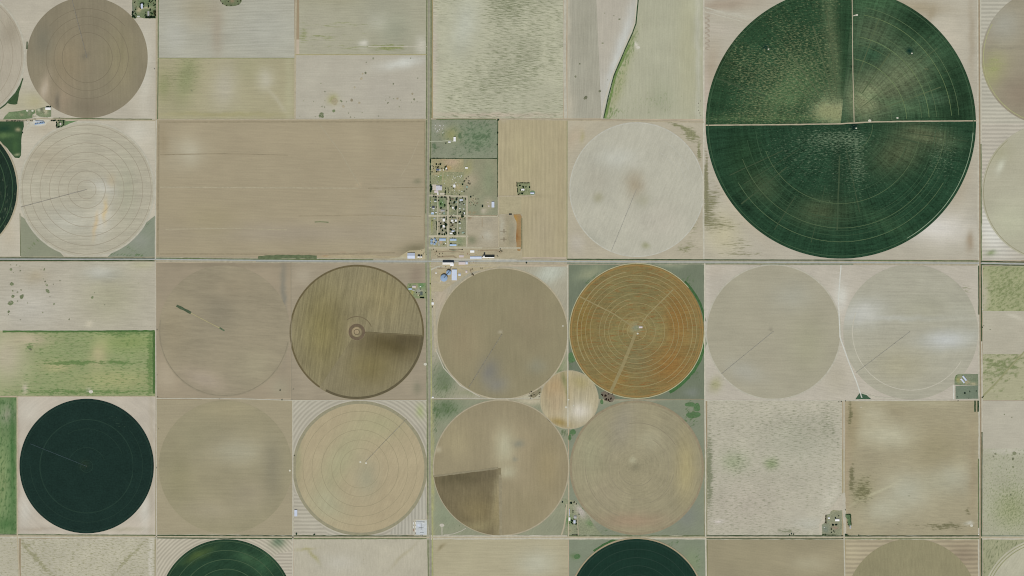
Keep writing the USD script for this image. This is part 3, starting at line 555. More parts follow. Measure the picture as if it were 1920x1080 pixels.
circle('pale taupe circle touching the orange brown circle', 1450.5, 622.5, 125.3, (168, 158, 135), mk(row=(0, 170, 9, .10), blotch=(160, .1)), mottle=.03, spokes=[([(1450, 621.5), (1353, 701)], .35, dirt('wet3', (150, 142, 122)))], rim=(126.3, 2.2, D_LIGHT), blobs=[(1490, 560, 40, 30, 0, (172, 164, 144), .6), (1520, 650, 40, 60, 0, (164, 156, 130), .6), (1450, 622, 4, 4, 0, (150, 142, 122), .8), (1400, 700, 40, 20, 20, (174, 166, 148), .5)])
circle('pale whitish circle with weedy lower half beside the brown section road', 1707.5, 622.5, 126.5, (176, 167, 146), mk(row=(0, 190, 8, .16), weedp=(20, 18, 9, (126, 134, 92)), ring=(*W(1707, 622), 16, .06)), mottle=.03, wbase=.06, weeds=[(1650, 690, 40, 40, 40, .16), (1760, 700, 50, 40, -30, .18), (1620, 640, 20, 60, 0, .12), (1680, 560, 50, 30, 0, .08)],
       blobs=[(1620, 590, 50, 26, -10, (194, 186, 170), .8), (1780, 640, 50, 18, -5, (196, 190, 178), .85), (1700, 600, 120, 6, 0, (192, 184, 168), .6), (1740, 580, 70, 30, 0, (172, 164, 142), .7), (1690, 690, 60, 40, 0, (174, 164, 138), .7), (1800, 600, 30, 40, 0, (176, 168, 148), .5)], spokes=[([(1706, 622), (1605, 699)], .35, dirt('wet3', (150, 142, 122)))], rings=((109, 160, 330),), ringcol=D_LIGHT)
field('tan square with a darker faint circle at the lower left center', (293.5, 749, 548, 1003), (160, 147, 120), mk(row=(0, 200, 10, .10), blotch=(200, .1)), mottle=.03)
circle('faint olive tan fallow circle at the lower left center', 422.5, 875.5, 125, (150, 139, 111), mk(row=(0, 200, 10, .10), blotch=(180, .14)), mottle=.04, blobs=[(450, 850, 60, 30, 0, (164, 154, 128), .7), (340, 900, 30, 60, 0, (144, 134, 104), .6), (420, 770, 60, 20, 0, (158, 146, 116), .6), (470, 930, 40, 30, 0, (156, 144, 118), .6), (515, 880, 20, 60, 0, (138, 128, 104), .6), (370, 820, 30, 30, 0, (146, 136, 108), .6), (400, 960, 60, 20, 0, (160, 148, 122), .5)])
field('contour striped pale corners around the straw yellow circle', (550, 750, 800, 1003), (180, 168, 148), mk(stripe=(W(675, 878), 21, .10), grain=.07), blobs=[(792, 775, 8, 14, 0, (166, 164, 126), .9), (555, 990, 20, 10, 0, (170, 160, 130), .5)])
field('horizontally banded pale corner southwest of the straw yellow circle', [(551, 1002), (615, 1002), (580, 950), (551, 922)], (178, 166, 146), mk(stripe=(0, 22, .10), grain=.07), z=.15)
field('vertically banded pale corner southeast of the straw yellow circle', [(728, 1002), (800, 1002), (800, 910), (762, 965)], (176, 166, 148), mk(stripe=(90, 20, .10), grain=.07), z=.15)
circle('straw yellow circle with slanting rows west of the paved road', 675, 878, 122.5, (176, 158, 126), mk(row=(66, 70, 8, .11), ring=(*W(675, 878), 18, .04), grain=.09), mottle=.04, rings=(37, 53, 72, 90, 107), ringcol=dirt('straw_rut', (150, 138, 108)), ringw=.5, rim=(123.5, 4.5, dirt('straw_rim', (150, 141, 114))), spokes=[([(686, 865), (734, 814), (762, 786)], .55, dirt('wet4', (150, 138, 108)))],
       blobs=[(640, 870, 30, 90, 30, (168, 158, 124), .6), (690, 900, 24, 40, 0, (162, 152, 124), .6), (620, 950, 40, 30, 30, (174, 164, 132), .6), (720, 800, 50, 30, 0, (170, 160, 124), .5), (560, 860, 10, 60, 0, (158, 149, 116), .6)])
field('grey green and tan ground around the two-tone brown circle', (808.5, 749, 1065, 1003.5), (140, 138, 113), mk(row=(60, 50, 8, .14), weedp=(60, 26, 10, (86, 106, 68))), wbase=.24, weeds=[(840, 770, 30, 20, 0, .4), (860, 985, 40, 20, 0, .1), (1060, 815, 8, 10, 0, .5), (820, 800, 8, 40, 0, .3)], blobs=[(838, 770, 30, 20, 0, (112, 120, 92), .8), (840, 970, 30, 30, 0, (136, 138, 112), .7), (813, 900, 4, 160, 0, (164, 158, 112), .7), (1030, 990, 30, 16, 0, (138, 136, 112), .7), (1000, 755, 40, 8, 0, (176, 164, 136), .8), (1045, 770, 16, 16, 0, (150, 138, 112), .7)])
d4 = circle('brown circle with a dark southwestern quarter beside the paved road', 939.5, 877, 126.8, (146, 132, 104), mk(row=(90, 140, 12, .10), blotch=(150, .12), grain=.1), mottle=.04, rim=(127, 1.8, D_TAN), blobs=[(985, 860, 30, 70, 0, (160, 144, 114), .5), (950, 840, 24, 40, 0, (174, 162, 132), .7), (826, 847, 6, 6, 0, (190, 176, 146), 1), (975, 835, 12, 8, 0, (140, 132, 110), .7), (968, 865, 6, 6, 0, (138, 130, 108), .6), (1030, 880, 30, 60, 0, (150, 134, 102), .6), (990, 960, 40, 40, 0, (146, 132, 102), .6), (955, 890, 20, 14, 0, (176, 164, 134), .6), (860, 830, 40, 40, 0, (160, 146, 114), .5)])
track(d4, [(812, 893.5), (870, 885.6), (934, 877.6)], 1.5, .95, dirt('d4edge', (146, 133, 106)), name='ragged_edge', wob=1.2, step=7)
track(d4, [(938.4, 890), (938.6, 940), (938.6, 1002)], 2.5, .95, dirt('d4edge', (146, 133, 106)), name='ragged_edge', wob=1.2, step=7)
surface(d4, 'dark_quarter', grid_polar(939.5, 877, 126.9, 8., -172.8, -90.5), .75, mk(row=(90, 90, 9, .2), ring=(*W(939, 877), 26, .10), blotch=(90, .14), grain=.14), (113, 102, 76), blobs=[(941, 950, 12, 70, 0, (150, 136, 107), 1), (900, 990, 60, 12, -14, (132, 119, 88), .8), (860, 900, 50, 14, -7, (98, 90, 66), .7), (920, 890, 20, 14, 0, (108, 98, 74), .6), (900, 960, 40, 30, 0, (126, 112, 80), .6), (935, 960, 8, 50, 0, (132, 118, 86), .6)])
field('grey green ground around the combed circle of fine rings', (1067, 749, 1320.5, 1003.5), (128, 129, 107), mk(row=(30, 50, 8, .10), weedp=(40, 24, 11, (82, 108, 66))), wbase=.22, weeds=[(1300, 770, 16, 20, 0, .35), (1295, 795, 20, 14, 0, .3), (1100, 965, 12, 20, 40, .35), (1076, 815, 6, 8, 0, .6), (1130, 1000, 40, 4, 0, .3)], blobs=[(1290, 970, 26, 26, 0, (128, 128, 112), .7), (1105, 975, 20, 30, 30, (160, 152, 128), .5), (1110, 755, 40, 6, 0, (168, 156, 128), .7), (1200, 752, 60, 3, 0, (166, 154, 130), .6)])
wc = W(1194, 877)
circle('taupe circle combed with fine concentric rings right of the center', 1194, 877, 126, (149, 138, 110), mk(ring=(*wc, 9, .22), row=(90, 120, 8, .06), blotch=(110, .12), radial=(*wc, 16, .08)), mottle=.05, rim=(124, 3.4, dirt('rim5', (148, 133, 106))), rings=((34, 190, 330), (52, 150, 260), (60, 260, 420), (84, 30, 100), (96, 180, 250), (70, 290, 350)), ringcol=dirt('rut5', (148, 136, 110)), ringw=1.0,
       blobs=[(1170, 800, 24, 50, 15, (148, 138, 116), .6), (1194, 877, 10, 10, 0, (136, 126, 100), .8), (1190, 866, 8, 8, 0, (168, 158, 128), .7), (1290, 880, 20, 70, 0, (162, 148, 110), .6), (1190, 980, 70, 16, 0, (150, 132, 106), .8), (1110, 850, 30, 60, 0, (156, 148, 118), .6), (1220, 830, 40, 30, 0, (162, 152, 124), .5), (1140, 930, 30, 30, 0, (150, 138, 112), .5)])
circle('small two-tone circle between the four big circles', 1067.5, 749.5, 54, (178, 162, 130), mk(row=(88, 110, 8, .26), blotch=(90, .14), weedp=(85, 40, 7, (140, 126, 84))), z=.44, wbase=.14, weeds=[(1105, 730, 20, 20, 30, .25)], rim=(54.4, 1.4, dirt('rim_soft', (180, 166, 136))),
       blobs=[(1045, 730, 24, 30, 0, (164, 142, 108), .85), (1045, 760, 16, 30, 0, (176, 156, 124), .7), (1062, 715, 5, 22, -8, (122, 118, 80), .8), (1066, 745, 2.5, 20, 0, (146, 136, 100), .8), (1052, 795, 20, 8, 10, (156, 136, 94), .8), (1090, 775, 22, 20, 0, (204, 190, 168), .7), (1090, 720, 20, 14, 20, (170, 154, 112), .6)])
field('pale square speckled with green weeds at the lower right', (1326, 752, 1579, 1003.5), (187, 175, 153), mk(row=(-3, 60, 8, .16), weedp=(2, 28, 4.6, (112, 116, 86)), blotch=(120, .12)), wbase=.44, weeds=[(1385, 870, 26, 24, 20, .14), (1450, 872, 14, 12, 0, .2), (1333, 890, 6, 70, 0, .6), (1490, 800, 80, 30, 0, .08), (1400, 950, 60, 40, 0, .02), (1500, 970, 30, 20, 0, -.15), (1555, 800, 14, 40, 0, .12), (1480, 1000, 20, 5, 0, .3)],
      blobs=[(1500, 830, 60, 40, 0, (178, 169, 147), .6), (1380, 870, 24, 20, 0, (164, 164, 132), .5), (1450, 872, 12, 10, 0, (152, 158, 120), .6), (1400, 950, 80, 50, 0, (184, 170, 150), .6), (1560, 935, 14, 30, 25, (198, 186, 164), .8), (1350, 982, 12, 4, 0, (202, 188, 172), .9), (1520, 985, 30, 12, 0, (186, 176, 156), .8)])
field('tan brown square with soft blotches and weedy left side at the lower right', (1585, 752, 1836, 1003.5), (161, 149, 121), mk(row=(-2, 80, 9, .16), weedp=(-5, 34, 9, (104, 102, 70)), blotch=(180, .16)), wbase=.16, mottle=.04, weeds=[(1620, 925, 24, 32, 20, .6), (1597, 780, 5, 40, 0, .7), (1600, 895, 5, 26, 0, .8), (1780, 990, 50, 8, 0, .6), (1700, 985, 60, 8, 0, .25), (1818, 962, 6, 10, 0, .6), (1700, 865, 20, 5, -15, .3), (1640, 880, 40, 20, 0, .15), (1820, 870, 5, 16, 0, .25)],
      blobs=[(1670, 820, 60, 26, 5, (184, 172, 143), .9), (1650, 780, 30, 20, 0, (176, 164, 136), .7), (1760, 850, 50, 50, 0, (154, 142, 112), .6), (1705, 925, 46, 40, 0, (178, 168, 142), .8), (1790, 900, 40, 30, 0, (176, 166, 140), .7), (1660, 960, 40, 30, 0, (178, 168, 142), .6), (1760, 910, 30, 20, 0, (172, 162, 134), .5), (1590, 880, 8, 130, 0, (166, 150, 122), .8), (1828, 880, 8, 130, 0, (158, 144, 116), .7), (1600, 800, 14, 60, 0, (152, 138, 108), .6), (1720, 760, 100, 8, 0, (172, 160, 130), .6), (1680, 770, 30, 20, 0, (152, 140, 112), .4), (1640, 930, 2, 50, 62, (188, 176, 144), .7), (1620, 925, 20, 26, 20, (150, 142, 108), .5), (1820, 985, 8, 3, 0, (206, 196, 176), .9)])

# --- bottom row
field('pale speckled strip in the bottom left corner', (-90, 1008, 36, 1150), (186, 174, 150), mk(row=(0, 50, 8, .14), weedp=(0, 20, 8, (140, 134, 98))), wbase=.45)
field('pale field with two diagonal weed lines at the bottom left', (39, 1010, 290, 1150), (188, 176, 152), mk(row=(-8, 50, 8, .14), weedp=(-8, 22, 7, (142, 136, 100))), wbase=.50, weeds=[(75, 1055, 3, 40, -42, .5), (245, 1050, 3, 45, 44, .35), (50, 1025, 16, 6, 0, .2)], blobs=[(40, 1060, 3, 90, 0, (200, 186, 164), .8), (287, 1060, 4, 90, 0, (200, 188, 168), .8), (150, 1013, 130, 2, 0, (198, 184, 162), .7)])
field('pale ground with curved bands around the green circle at the bottom', (293, 1009, 549, 1150), (186, 172, 150), mk(stripe=(W(424.5, 1137), 18, .12), grain=.07), blobs=[(525, 1018, 14, 14, 0, (104, 116, 92), .9), (430, 1010, 60, 2, 0, (120, 124, 84), .5)])
field('horizontally banded corner right of the green circle at the bottom', [(515, 1150), (548, 1150), (548, 1032), (515, 1040)], (182, 168, 148), mk(stripe=(0, 19, .12), grain=.07), z=.15)
circle('dark green circle with light rings cut by the bottom edge at the left', 424.5, 1137, 126, (36, 60, 44), mk(row=(30, 60, 9, .3), grain=.25, blotch=(80, .25), weedp=(60, 26, 8, (84, 108, 68))), height=1.0, part_name='crop', wbase=.18, mottle=.1, rings=(105, 88, 70, 122), ringcol=dirt('crop_dim2', (70, 92, 66)), ringw=.9, weeds=[(500, 1060, 30, 30, 40, .15)], blobs=[(375, 1045, 34, 8, -25, (64, 84, 50), .7), (470, 1050, 30, 12, 20, (52, 78, 54), .6), (500, 1060, 20, 30, 30, (50, 80, 56), .5)])
field('pale pinkish field with fine vertical rows at the bottom center left', (551, 1010, 802, 1150), (186, 173, 150), mk(row=(90, 50, 9, .12), weedp=(90, 24, 8, (150, 142, 104))), wbase=.15, weeds=[(685, 1045, 6, 40, 0, .25), (750, 1050, 14, 26, 30, .1)], blobs=[(575, 1034, 20, 2, -5, (160, 150, 108), .7), (592, 1047, 3, 18, -40, (158, 150, 104), .8), (760, 1045, 3, 40, 45, (172, 160, 134), .6), (640, 1060, 40, 20, 0, (192, 180, 160), .6)])
field('tan field with horizontal streaks at the bottom center', (810, 1010, 1065, 1150), (174, 161, 131), mk(row=(0, 220, 9, .14), blotch=(160, .1)), blobs=[(1010, 1060, 40, 30, 0, (184, 174, 148), .7), (830, 1030, 10, 3, -40, (148, 136, 106), .8)])
field('grey green corners around the dark circle at the bottom center', (1067, 1010, 1323, 1150), (126, 129, 107), mk(row=(20, 50, 8, .08), weedp=(30, 26, 12, (90, 114, 74))), wbase=.2, weeds=[(1150, 1015, 26, 7, 30, .4), (1265, 1022, 40, 5, -30, .35), (1312, 1050, 8, 40, 0, .3)], blobs=[(1080, 1045, 10, 6, 0, (104, 118, 84), .6), (1300, 1060, 20, 30, 0, (124, 132, 100), .5)])
circle('blackish green circle cut by the bottom edge at the center', 1193.5, 1136.5, 126.5, (28, 52, 42), mk(ring=(*W(1193, 1136), 9, .18), row=(90, 60, 8, .16), grain=.2, blotch=(80, .14)), height=1.2, part_name='crop', mottle=.05, rings=(107, 91, 76, 59, 122), ringcol=dirt('crop_dim', (46, 70, 58)), ringw=.9, rim=(127.4, 2.2, dirt('rim_tan', (168, 152, 122))))
field('plain tan field at the bottom right of center', (1327, 1010, 1583, 1150), (148, 136, 109), mk(row=(-8, 190, 10, .09), blotch=(160, .1)), blobs=[(1400, 1050, 50, 30, -20, (152, 140, 112), .6), (1520, 1060, 50, 20, 0, (166, 154, 126), .6)])
field('banded tan square around the olive circle at the bottom right', (1585.5, 1010, 1836, 1150), (166, 151, 124), mk(stripe=(0, 26, .11), grain=.08, blotch=(80, .1)), blobs=[(1810, 1045, 30, 26, 0, (150, 134, 110), .8), (1600, 1040, 14, 30, 0, (176, 160, 130), .5)])
circle('olive tan circle cut by the bottom edge at the right', 1709.5, 1134, 124, (143, 133, 102), mk(row=(90, 60, 10, .14), blotch=(120, .1)), mottle=.04, blobs=[(1640, 1060, 30, 30, 0, (138, 128, 98), .6)])
# ------------------------------------------------------------------ roads, verges, ditch
def ribbon(name, label, pts, w, z, mat, kind='structure', wob=.12, step=20., cat=None, group=None, seed=0):
    solo(name, strip_mesh(pts, w, z + lift(), step=step, wob=wob, seed=seed), mat, label, cat, group, kind)


ASPH = dirt('asphalt', (158, 150, 134), .12); HWY = dirt('highway', (172, 170, 162), .12); RAIL = dirt('rail_ballast', (150, 146, 134), .14)
main_rd = [(804.2, -40), (803.9, 200), (802.3, 400), (802.6, 490), (804, 600), (805, 760), (806.4, 1000), (807.4, 1120)]
off = lambda pts, dx, dy=0: [(x + dx, y + dy) for x, y in pts]
ribbon('road_verge', 'grey green grass verges along the paved north south road', main_rd, 8.5, .70, dirt('verge_tan', (152, 148, 120), .2), wob=.3)
for k, (a, b) in enumerate(((0, 3), (3, 5), (4, 8))):
    ribbon('road_verge', 'darker weedy edge of the paved north south road', off(main_rd[a:b], -4.0), .7, .76, V_GREEN, wob=.9, seed=k)
    ribbon('road_verge', 'darker weedy edge of the paved north south road', off(main_rd[a:b], 4.2), 1.0, .76, V_GREEN if k == 0 else V_YEL, wob=.9, seed=k + 5)
ribbon('road', 'paved two lane road running north to south past the village', main_rd, 2.4, .86, ASPH, wob=.04)
ribbon('road_marking', 'faint dark wheel lines of the paved road', off(main_rd, -.1), .5, .92, dirt('asphalt_dark', (136, 128, 112), .2), wob=.4)
hwy = [(-40, 485.6), (150, 486), (290, 486.2), (480, 488.2), (700, 489.3), (803, 489.8), (900, 489.6), (960, 489.4), (1063, 490.4), (1320, 491.4), (1600, 492.2), (1836, 493.4), (1960, 495.5)]
ribbon('road_verge', 'tan shoulders of the east west highway', hwy, 7.5, .66, dirt('shoulder', (170, 158, 134), .2), wob=.25)
for k, (pts, m_) in enumerate(((off(hwy[:3], 0, -2.2), V_DARK), (off(hwy[:3], 0, 2.6), V_DARK), (off(hwy[2:5], 0, -2.2), V_GREEN), (off(hwy[8:11], 0, -4.2), V_DARK), (off(hwy[10:12], 0, -4), V_GREEN), (off(hwy[11:], 0, -3.2), V_DARK), (off(hwy[11:], 0, 2.6), V_DARK), (off(hwy[8:11], 0, 3.2), V_GREY))):
    ribbon('road_verge', 'dark green grass line beside the highway', pts, 1.2, .74, m_, wob=.8, seed=k + 20, kind='structure')
ribbon('highway', 'pale grey two lane highway running east to west below the village', hwy, 2.2, .88, HWY, wob=.05)
ribbon('railway', 'railway bed running along the south side of the highway east of the village', [(806, 494.6), (900, 495), (960, 496.2), (1040, 497.6), (1064, 497.4)], 1.3, .8, D_TAN, wob=.4)
ribbon('railway', 'narrow railway bed of grey ballast above the highway west of the village', [(480, 490.4), (640, 491), (760, 491.4), (800, 491.6)], 1.3, .8, RAIL, wob=.3)
r294 = [(294.6, -40), (294.2, 120), (293, 225), (292, 300), (291.4, 486)]
ribbon('road_verge', 'green weedy edge of the west section road', off(r294[:3], 2.4), 1.1, .72, V_GREEN, wob=.7)
ribbon('road', 'tan dirt road east of the northwest grove', r294[:3], 2.6, .8, D_TAN, wob=.12)
ribbon('path', 'pale path along the west edge of the great tan square', r294[2:], 1.8, .8, D_LIGHT, wob=.3)
ribbon('path', 'pale dirt path between the left edge fields and the taupe squares', [(291.3, 490), (291.8, 620), (292.5, 745), (293, 870), (293.4, 1004), (292.6, 1100)], 1.8, .8, dirt('path', (192, 178, 156)), wob=.35)
ribbon('road', 'tan dirt lane between the brown circle and the ringed circle', [(-40, 226), (30, 226.4), (62, 224), (78, 222), (100, 223.4), (130, 223.8), (200, 225), (291, 225.6)], 1.9, .82, D_TAN, wob=.25)
ribbon('road_verge', 'dark green weeds beside the dirt lane above the ringed circle', [(100, 222), (150, 222.4), (230, 223.6), (285, 224)], 1.0, .76, V_GREEN, wob=1.0)
for k, (pts, w, m_, lab) in enumerate((
        ([(293, 109.3), (553, 109.3)], 1.2, D_OLIVE, 'thin olive track under the grey stubble field'),
        ([(555.5, -30), (553.6, 110), (553, 222)], 2.4, D_TAN, 'tan field track between the olive and pale fields'),
        ([(553, 102.6), (800, 102.6)], 1.2, D_CREAM, 'pale track between the streaked field and the dotted field'),
        ([(690, 87), (800, 87.2)], 1.0, D_LIGHT, 'thin pale track from the well pad to the paved road'),
        ([(293, 224), (800, 223.6)], 1.2, D_TAN, 'tan field edge track north of the great tan square'),
        ([(808, 222.8), (935, 223.2), (1063, 225), (1200, 227), (1320, 229)], 2.0, D_TAN, 'tan field track north of the village pasture'),
        ([(1060, -30), (1058.5, 120), (1060.5, 222)], 4.2, D_LIGHT, 'pale turning strip beside the slanting green rows'),
        ([(1319.5, -30), (1319.6, 240), (1318.8, 360), (1319.6, 486)], 2.4, D_LIGHT, 'pale track along the west side of the great green circle'),
        ([(1063.4, 225), (1063.2, 486)], 1.2, D_OLIVE, 'thin track between the ribbed field and the pale circle'),
        ([(1064.6, 497), (1064.6, 748), (1065, 800)], 1.5, D_LIGHT, 'thin pale track west of the orange brown circle'),
        ([(1066.2, 860), (1066.4, 935), (1066, 1006)], 1.6, D_TAN, 'tan lane to the south farmstead'),
        ([(1321.3, 494), (1321.6, 748), (1323, 860), (1323, 1006), (1324.5, 1100)], 2.2, D_LIGHT, 'pale track between the orange brown circle and the pale circles'),
        ([(545.6, 492), (546, 748)], .9, dirt('faint2', (146, 134, 112)), 'faint line between the taupe squares'),
        ([(548.9, 750), (549.2, 1005), (548.5, 1100)], 1.5, D_LIGHT, 'pale track west of the straw yellow circle'),
        ([(293, 747), (450, 747.6), (549, 750.6), (660, 751.2), (800, 751)], 1.2, D_LIGHT, 'pale track between the upper and lower taupe squares'),
        ([(808, 747.2), (900, 747.6), (1000, 748)], 1.0, D_LIGHT, 'pale track between the taupe circle and the two-tone circle'),
        ([(1322, 751), (1583, 751.2), (1700, 751), (1836, 749.6)], 1.6, D_LIGHT, 'pale track below the two pale circles'),
        ([(1582.6, 752), (1582.6, 1005), (1584.4, 1100)], 1.8, D_LIGHT, 'pale track between the speckled square and the tan brown square'),
        ([(1577, 497), (1572, 560), (1575, 632), (1590, 675), (1606, 716), (1616, 746)], 1.7, D_PALE, 'whitish sandy track winding between the two pale circles'),
        ([(1614, 736), (1640, 744), (1680, 748)], 2.0, D_LIGHT, 'pale sandy wash beside the dark green corner'),
        ([(-30, 743), (291, 743)], 1.2, D_TAN, 'tan field edge above the blackish circle'),
        ([(32.4, 744), (32.6, 1006), (37, 1100)], 2.0, D_TAN, 'tan track beside the bright green pasture strip'),
        ([(37.5, 400), (38.5, 480)], .9, V_GREEN, 'weedy fence line of the grey green corner'),
        ([(1842, 584), (1990, 584)], .9, D_LIGHT, 'pale line between the right edge squares'),
        ([(1844, 742), (1868, 718), (1905, 676), (1930, 650)], 2.2, D_OLIVE, 'olive diagonal track across the patchy right edge square'))):
    ribbon('path', lab, pts, w, .78 + .01 * (k % 5), m_, wob=.3, seed=k)
r1836 = [(1835.6, -40), (1836.2, 130), (1837, 270), (1837.4, 490), (1838, 640), (1838.8, 810), (1837.8, 1004), (1838.2, 1120)]
ribbon('road_verge', 'pale and weedy verges of the brown section road at the right', r1836, 6.5, .70, D_LIGHT, wob=.3)
for a, b, m_ in ((2, 4, V_GREEN), (3, 5, V_DARK), (5, 8, V_DARK)):
    ribbon('road_verge', 'green weed line on the east side of the brown section road', off(r1836[a:b], 2.5), 1.2, .76, m_, wob=.9)
ribbon('road_verge', 'green weed line on the west side of the brown section road', [(1834.6, 860), (1834.9, 990)], 1.0, .76, V_GREEN, wob=.9)
ribbon('road_verge', 'green weed line on the west side of the brown section road', [(1835, 498), (1835.4, 590)], 1.2, .76, V_DARK, wob=.9)
ribbon('road', 'brown dirt section road near the right edge', r1836, 2.7, .86, D_BROWN, wob=.08)
r1006 = [(-40, 1005), (60, 1005), (290, 1006.2), (550, 1007.4), (800, 1007.6), (1064, 1007.4), (1323, 1007.6), (1583, 1007.8), (1836, 1007.6), (1960, 1007.8)]
ribbon('road_verge', 'tan shoulders of the southern dirt road', r1006, 6.0, .68, D_LIGHT, wob=.3)
for k, (a, b, dy, m_) in enumerate(((0, 3, -2.2, V_GREEN), (2, 4, -2.4, V_DARK), (2, 4, 2.4, V_DARK), (3, 5, -2.6, V_DARK), (3, 5, 2.4, V_GREEN), (5, 7, -2.6, V_GREEN), (6, 8, -3, V_DARK), (6, 8, 2.2, V_DARK), (7, 9, -2.8, V_DARK), (7, 9, 2.2, V_GREEN), (8, 10, -3, V_GREY))):
    ribbon('road_verge', 'dark weed line beside the southern dirt road', off(r1006[a:b], 0, dy), 1.1, .75, m_, wob=1.0, seed=k + 40)
ribbon('road', 'tan dirt road crossing the whole south of the view', r1006, 2.6, .84, D_TAN, wob=.1)
ribbon('ditch', 'dark green winding ditch between two pale fields at the top', [(1197, -30), (1196.6, 0), (1192.5, 44), (1186, 62), (1175, 86), (1162, 116), (1151, 142), (1141, 180), (1132, 222)], 1.7, .5, dirt('ditch', (62, 84, 56), .3), wob=.35, step=10)
ribbon('ditch_bank', 'pale sandy bank along the west side of the green ditch', [(1195, -20), (1190, 44), (1172, 86), (1148, 142), (1136, 180), (1127, 222)], 1.5, .42, D_LIGHT, wob=.4, step=10)
ribbon('grass_strip', 'bright green grass along the lower east side of the ditch', [(1180, 84), (1164, 118), (1154, 142), (1145, 180), (1135, 222)], 2.4, .46, dirt('ditch_grass', (112, 130, 76), .35), wob=.8, step=8)
ribbon('grass_strip', 'green grass line across the light green pasture top', [(5, 621.5), (120, 621.6), (210, 621), (290, 620.6)], 1.9, .5, dirt('gline', (82, 110, 62), .3), wob=.8, step=8)
ribbon('grass_strip', 'green grass column at the east end of the light green pasture', [(288.6, 622), (288.6, 738)], 2.6, .5, dirt('gline', (82, 110, 62), .3), wob=.8, step=8)
ribbon('grass_strip', 'thin dotted green weed line in the faint taupe circle', [(331, 573), (345, 580), (358, 587)], 2.4, .95, dirt('weedline', (86, 100, 74), .4), wob=.9, step=6)
ribbon('grass_strip', 'pale thread of the weed line in the faint taupe circle', [(358, 587), (390, 604), (412, 615)], .7, .95, D_CREAM, wob=.5)
ribbon('grass_strip', 'dark green end of the weed line in the faint taupe circle', [(411, 614), (421, 620)], 1.6, .97, dirt('weedline', (86, 100, 74), .4), wob=.9, step=5)
ribbon('grass_strip', 'green strip of weeds beside the railway west of the warehouse', [(484, 483.4), (520, 481.6), (560, 481.4), (594, 483)], 4.2, .82, dirt('railgrass', (100, 110, 78), .3), wob=.6, step=8)
ribbon('grass_strip', 'bright green bank around the east side of the orange brown circle', arc(1194, 620.5, 129, 8, 46) , 2.6, .4, dirt('bank', (70, 104, 62), .3), wob=.7, step=8)
ribbon('grass_strip', 'bright green bank around the southeast of the orange brown circle', arc(1194, 620.5, 129.5, -62, 2), 4.2, .4, dirt('bank', (70, 104, 62), .3), wob=.7, step=8)
ribbon('grass_strip', 'bright green bank around the top of the dark bottom circle', arc(1193.5, 1136.5, 130, 94, 128), 3.0, .45, dirt('bank', (70, 104, 62), .3), wob=.8, step=8)
ribbon('grass_strip', 'dark weed arc on the west of the brown circle', [(51, 78), (50.5, 92)], 1.6, .5, V_DARK, wob=.6)
ribbon('grass_strip', 'dark green weed arc beside the pale left edge circle', [(43, 147), (38, 160), (30, 174), (10, 196), (0, 204)], 1.5, .8, dirt('ditch', (62, 84, 56), .3), wob=.7, step=8)
ribbon('grass_strip', 'olive weed line along the highway below the great green circle', [(1325, 487.4), (1440, 488)], 1.0, .72, dirt('drift', (134, 130, 92), .35), wob=.9, step=7)
for k in range(7):      # the plough's turning marks beside the great circle
    ribbon('path', 'wavy plough turning mark west of the great green circle', [(1322 + 4.5 * math.sin(t * .9) + 4.5, 28 + k * 9.5 + t * 1.1) for t in range(9)], 1.3, .4, dirt('plough', (172, 156, 136)), wob=.2, step=4, seed=k, group='wavy plough marks')
for k, (pts, w) in enumerate(((((1322, 14), (1400, 36)), 2.4), (((1322, 22), (1392, 40)), 1.6))):
    ribbon('path', 'slanting ploughed band northwest of the great green circle', list(pts), w, .4, D_LIGHT, wob=.2, seed=k, group='slanting ploughed bands')


# ------------------------------------------------------------------ patches of ground
def patch(name, label, pts, col, z=.55, mat=None, cat=None, kind='structure', jitter=3., seed=0, **kw):
    return surface(None, name, grid_poly(pts, 8., jitter, seed), z + lift(), mat or mats['patch'], col, solo_tags=dict(label=label, cat=cat, kind=kind), seed=seed, **kw)


def ell(cx, cy, rx, ry, n=16, rot=0):
    a = math.radians(rot)
    return [(cx + rx * math.cos(t) * math.cos(a) - ry * math.sin(t) * math.sin(a), cy + rx * math.cos(t) * math.sin(a) + ry * math.sin(t) * math.cos(a)) for t in np.linspace(0, 2 * math.pi, n, endpoint=False)]


mats['patch'] = land('patch', grain=.4, blotch=(40, .16), weedp=(20, 14, 9, (84, 104, 66)))
mats['pasture'] = land('pasture', grain=.2, blotch=(45, .16), weedp=(30, 18, 13, (84, 106, 74)))
mats['bare'] = land('bare', grain=.14, blotch=(50, .16), row=(0, 50, 8, .10))
R = lambda x0, y0, x1, y1: [(x0, y0), (x1, y0), (x1, y1), (x0, y1)]
# village ground
patch('village_ground', 'grey green pasture block at the north end of the village', R(807.5, 224.5, 933, 297), (130, 130, 108), mat=mats['pasture'], wbase=.36, jitter=1, weeds=[(885, 245, 40, 18, 0, .2), (895, 275, 34, 20, 0, .22), (920, 255, 12, 30, 0, .16), (817, 280, 8, 6, 0, .5), (866, 258, 3, 5, 0, .6), (900, 262, 14, 5, 0, .35)], blobs=[(825, 240, 14, 12, 0, (150, 146, 128), .6), (850, 256, 16, 14, 0, (140, 136, 96), .7), (900, 260, 40, 30, 0, (118, 128, 100), .5)])
patch('village_ground', 'tan and grassy lots on the north of the village', R(807, 297.5, 869, 323), (152, 142, 108), wbase=.12, jitter=1, blobs=[(850, 308, 16, 10, 0, (170, 150, 120), .8), (812, 316, 3, 5, 0, (188, 176, 150), .8), (843, 319, 6, 3, 0, (164, 136, 90), .8), (835, 303, 8, 4, 0, (160, 142, 110), .6)])
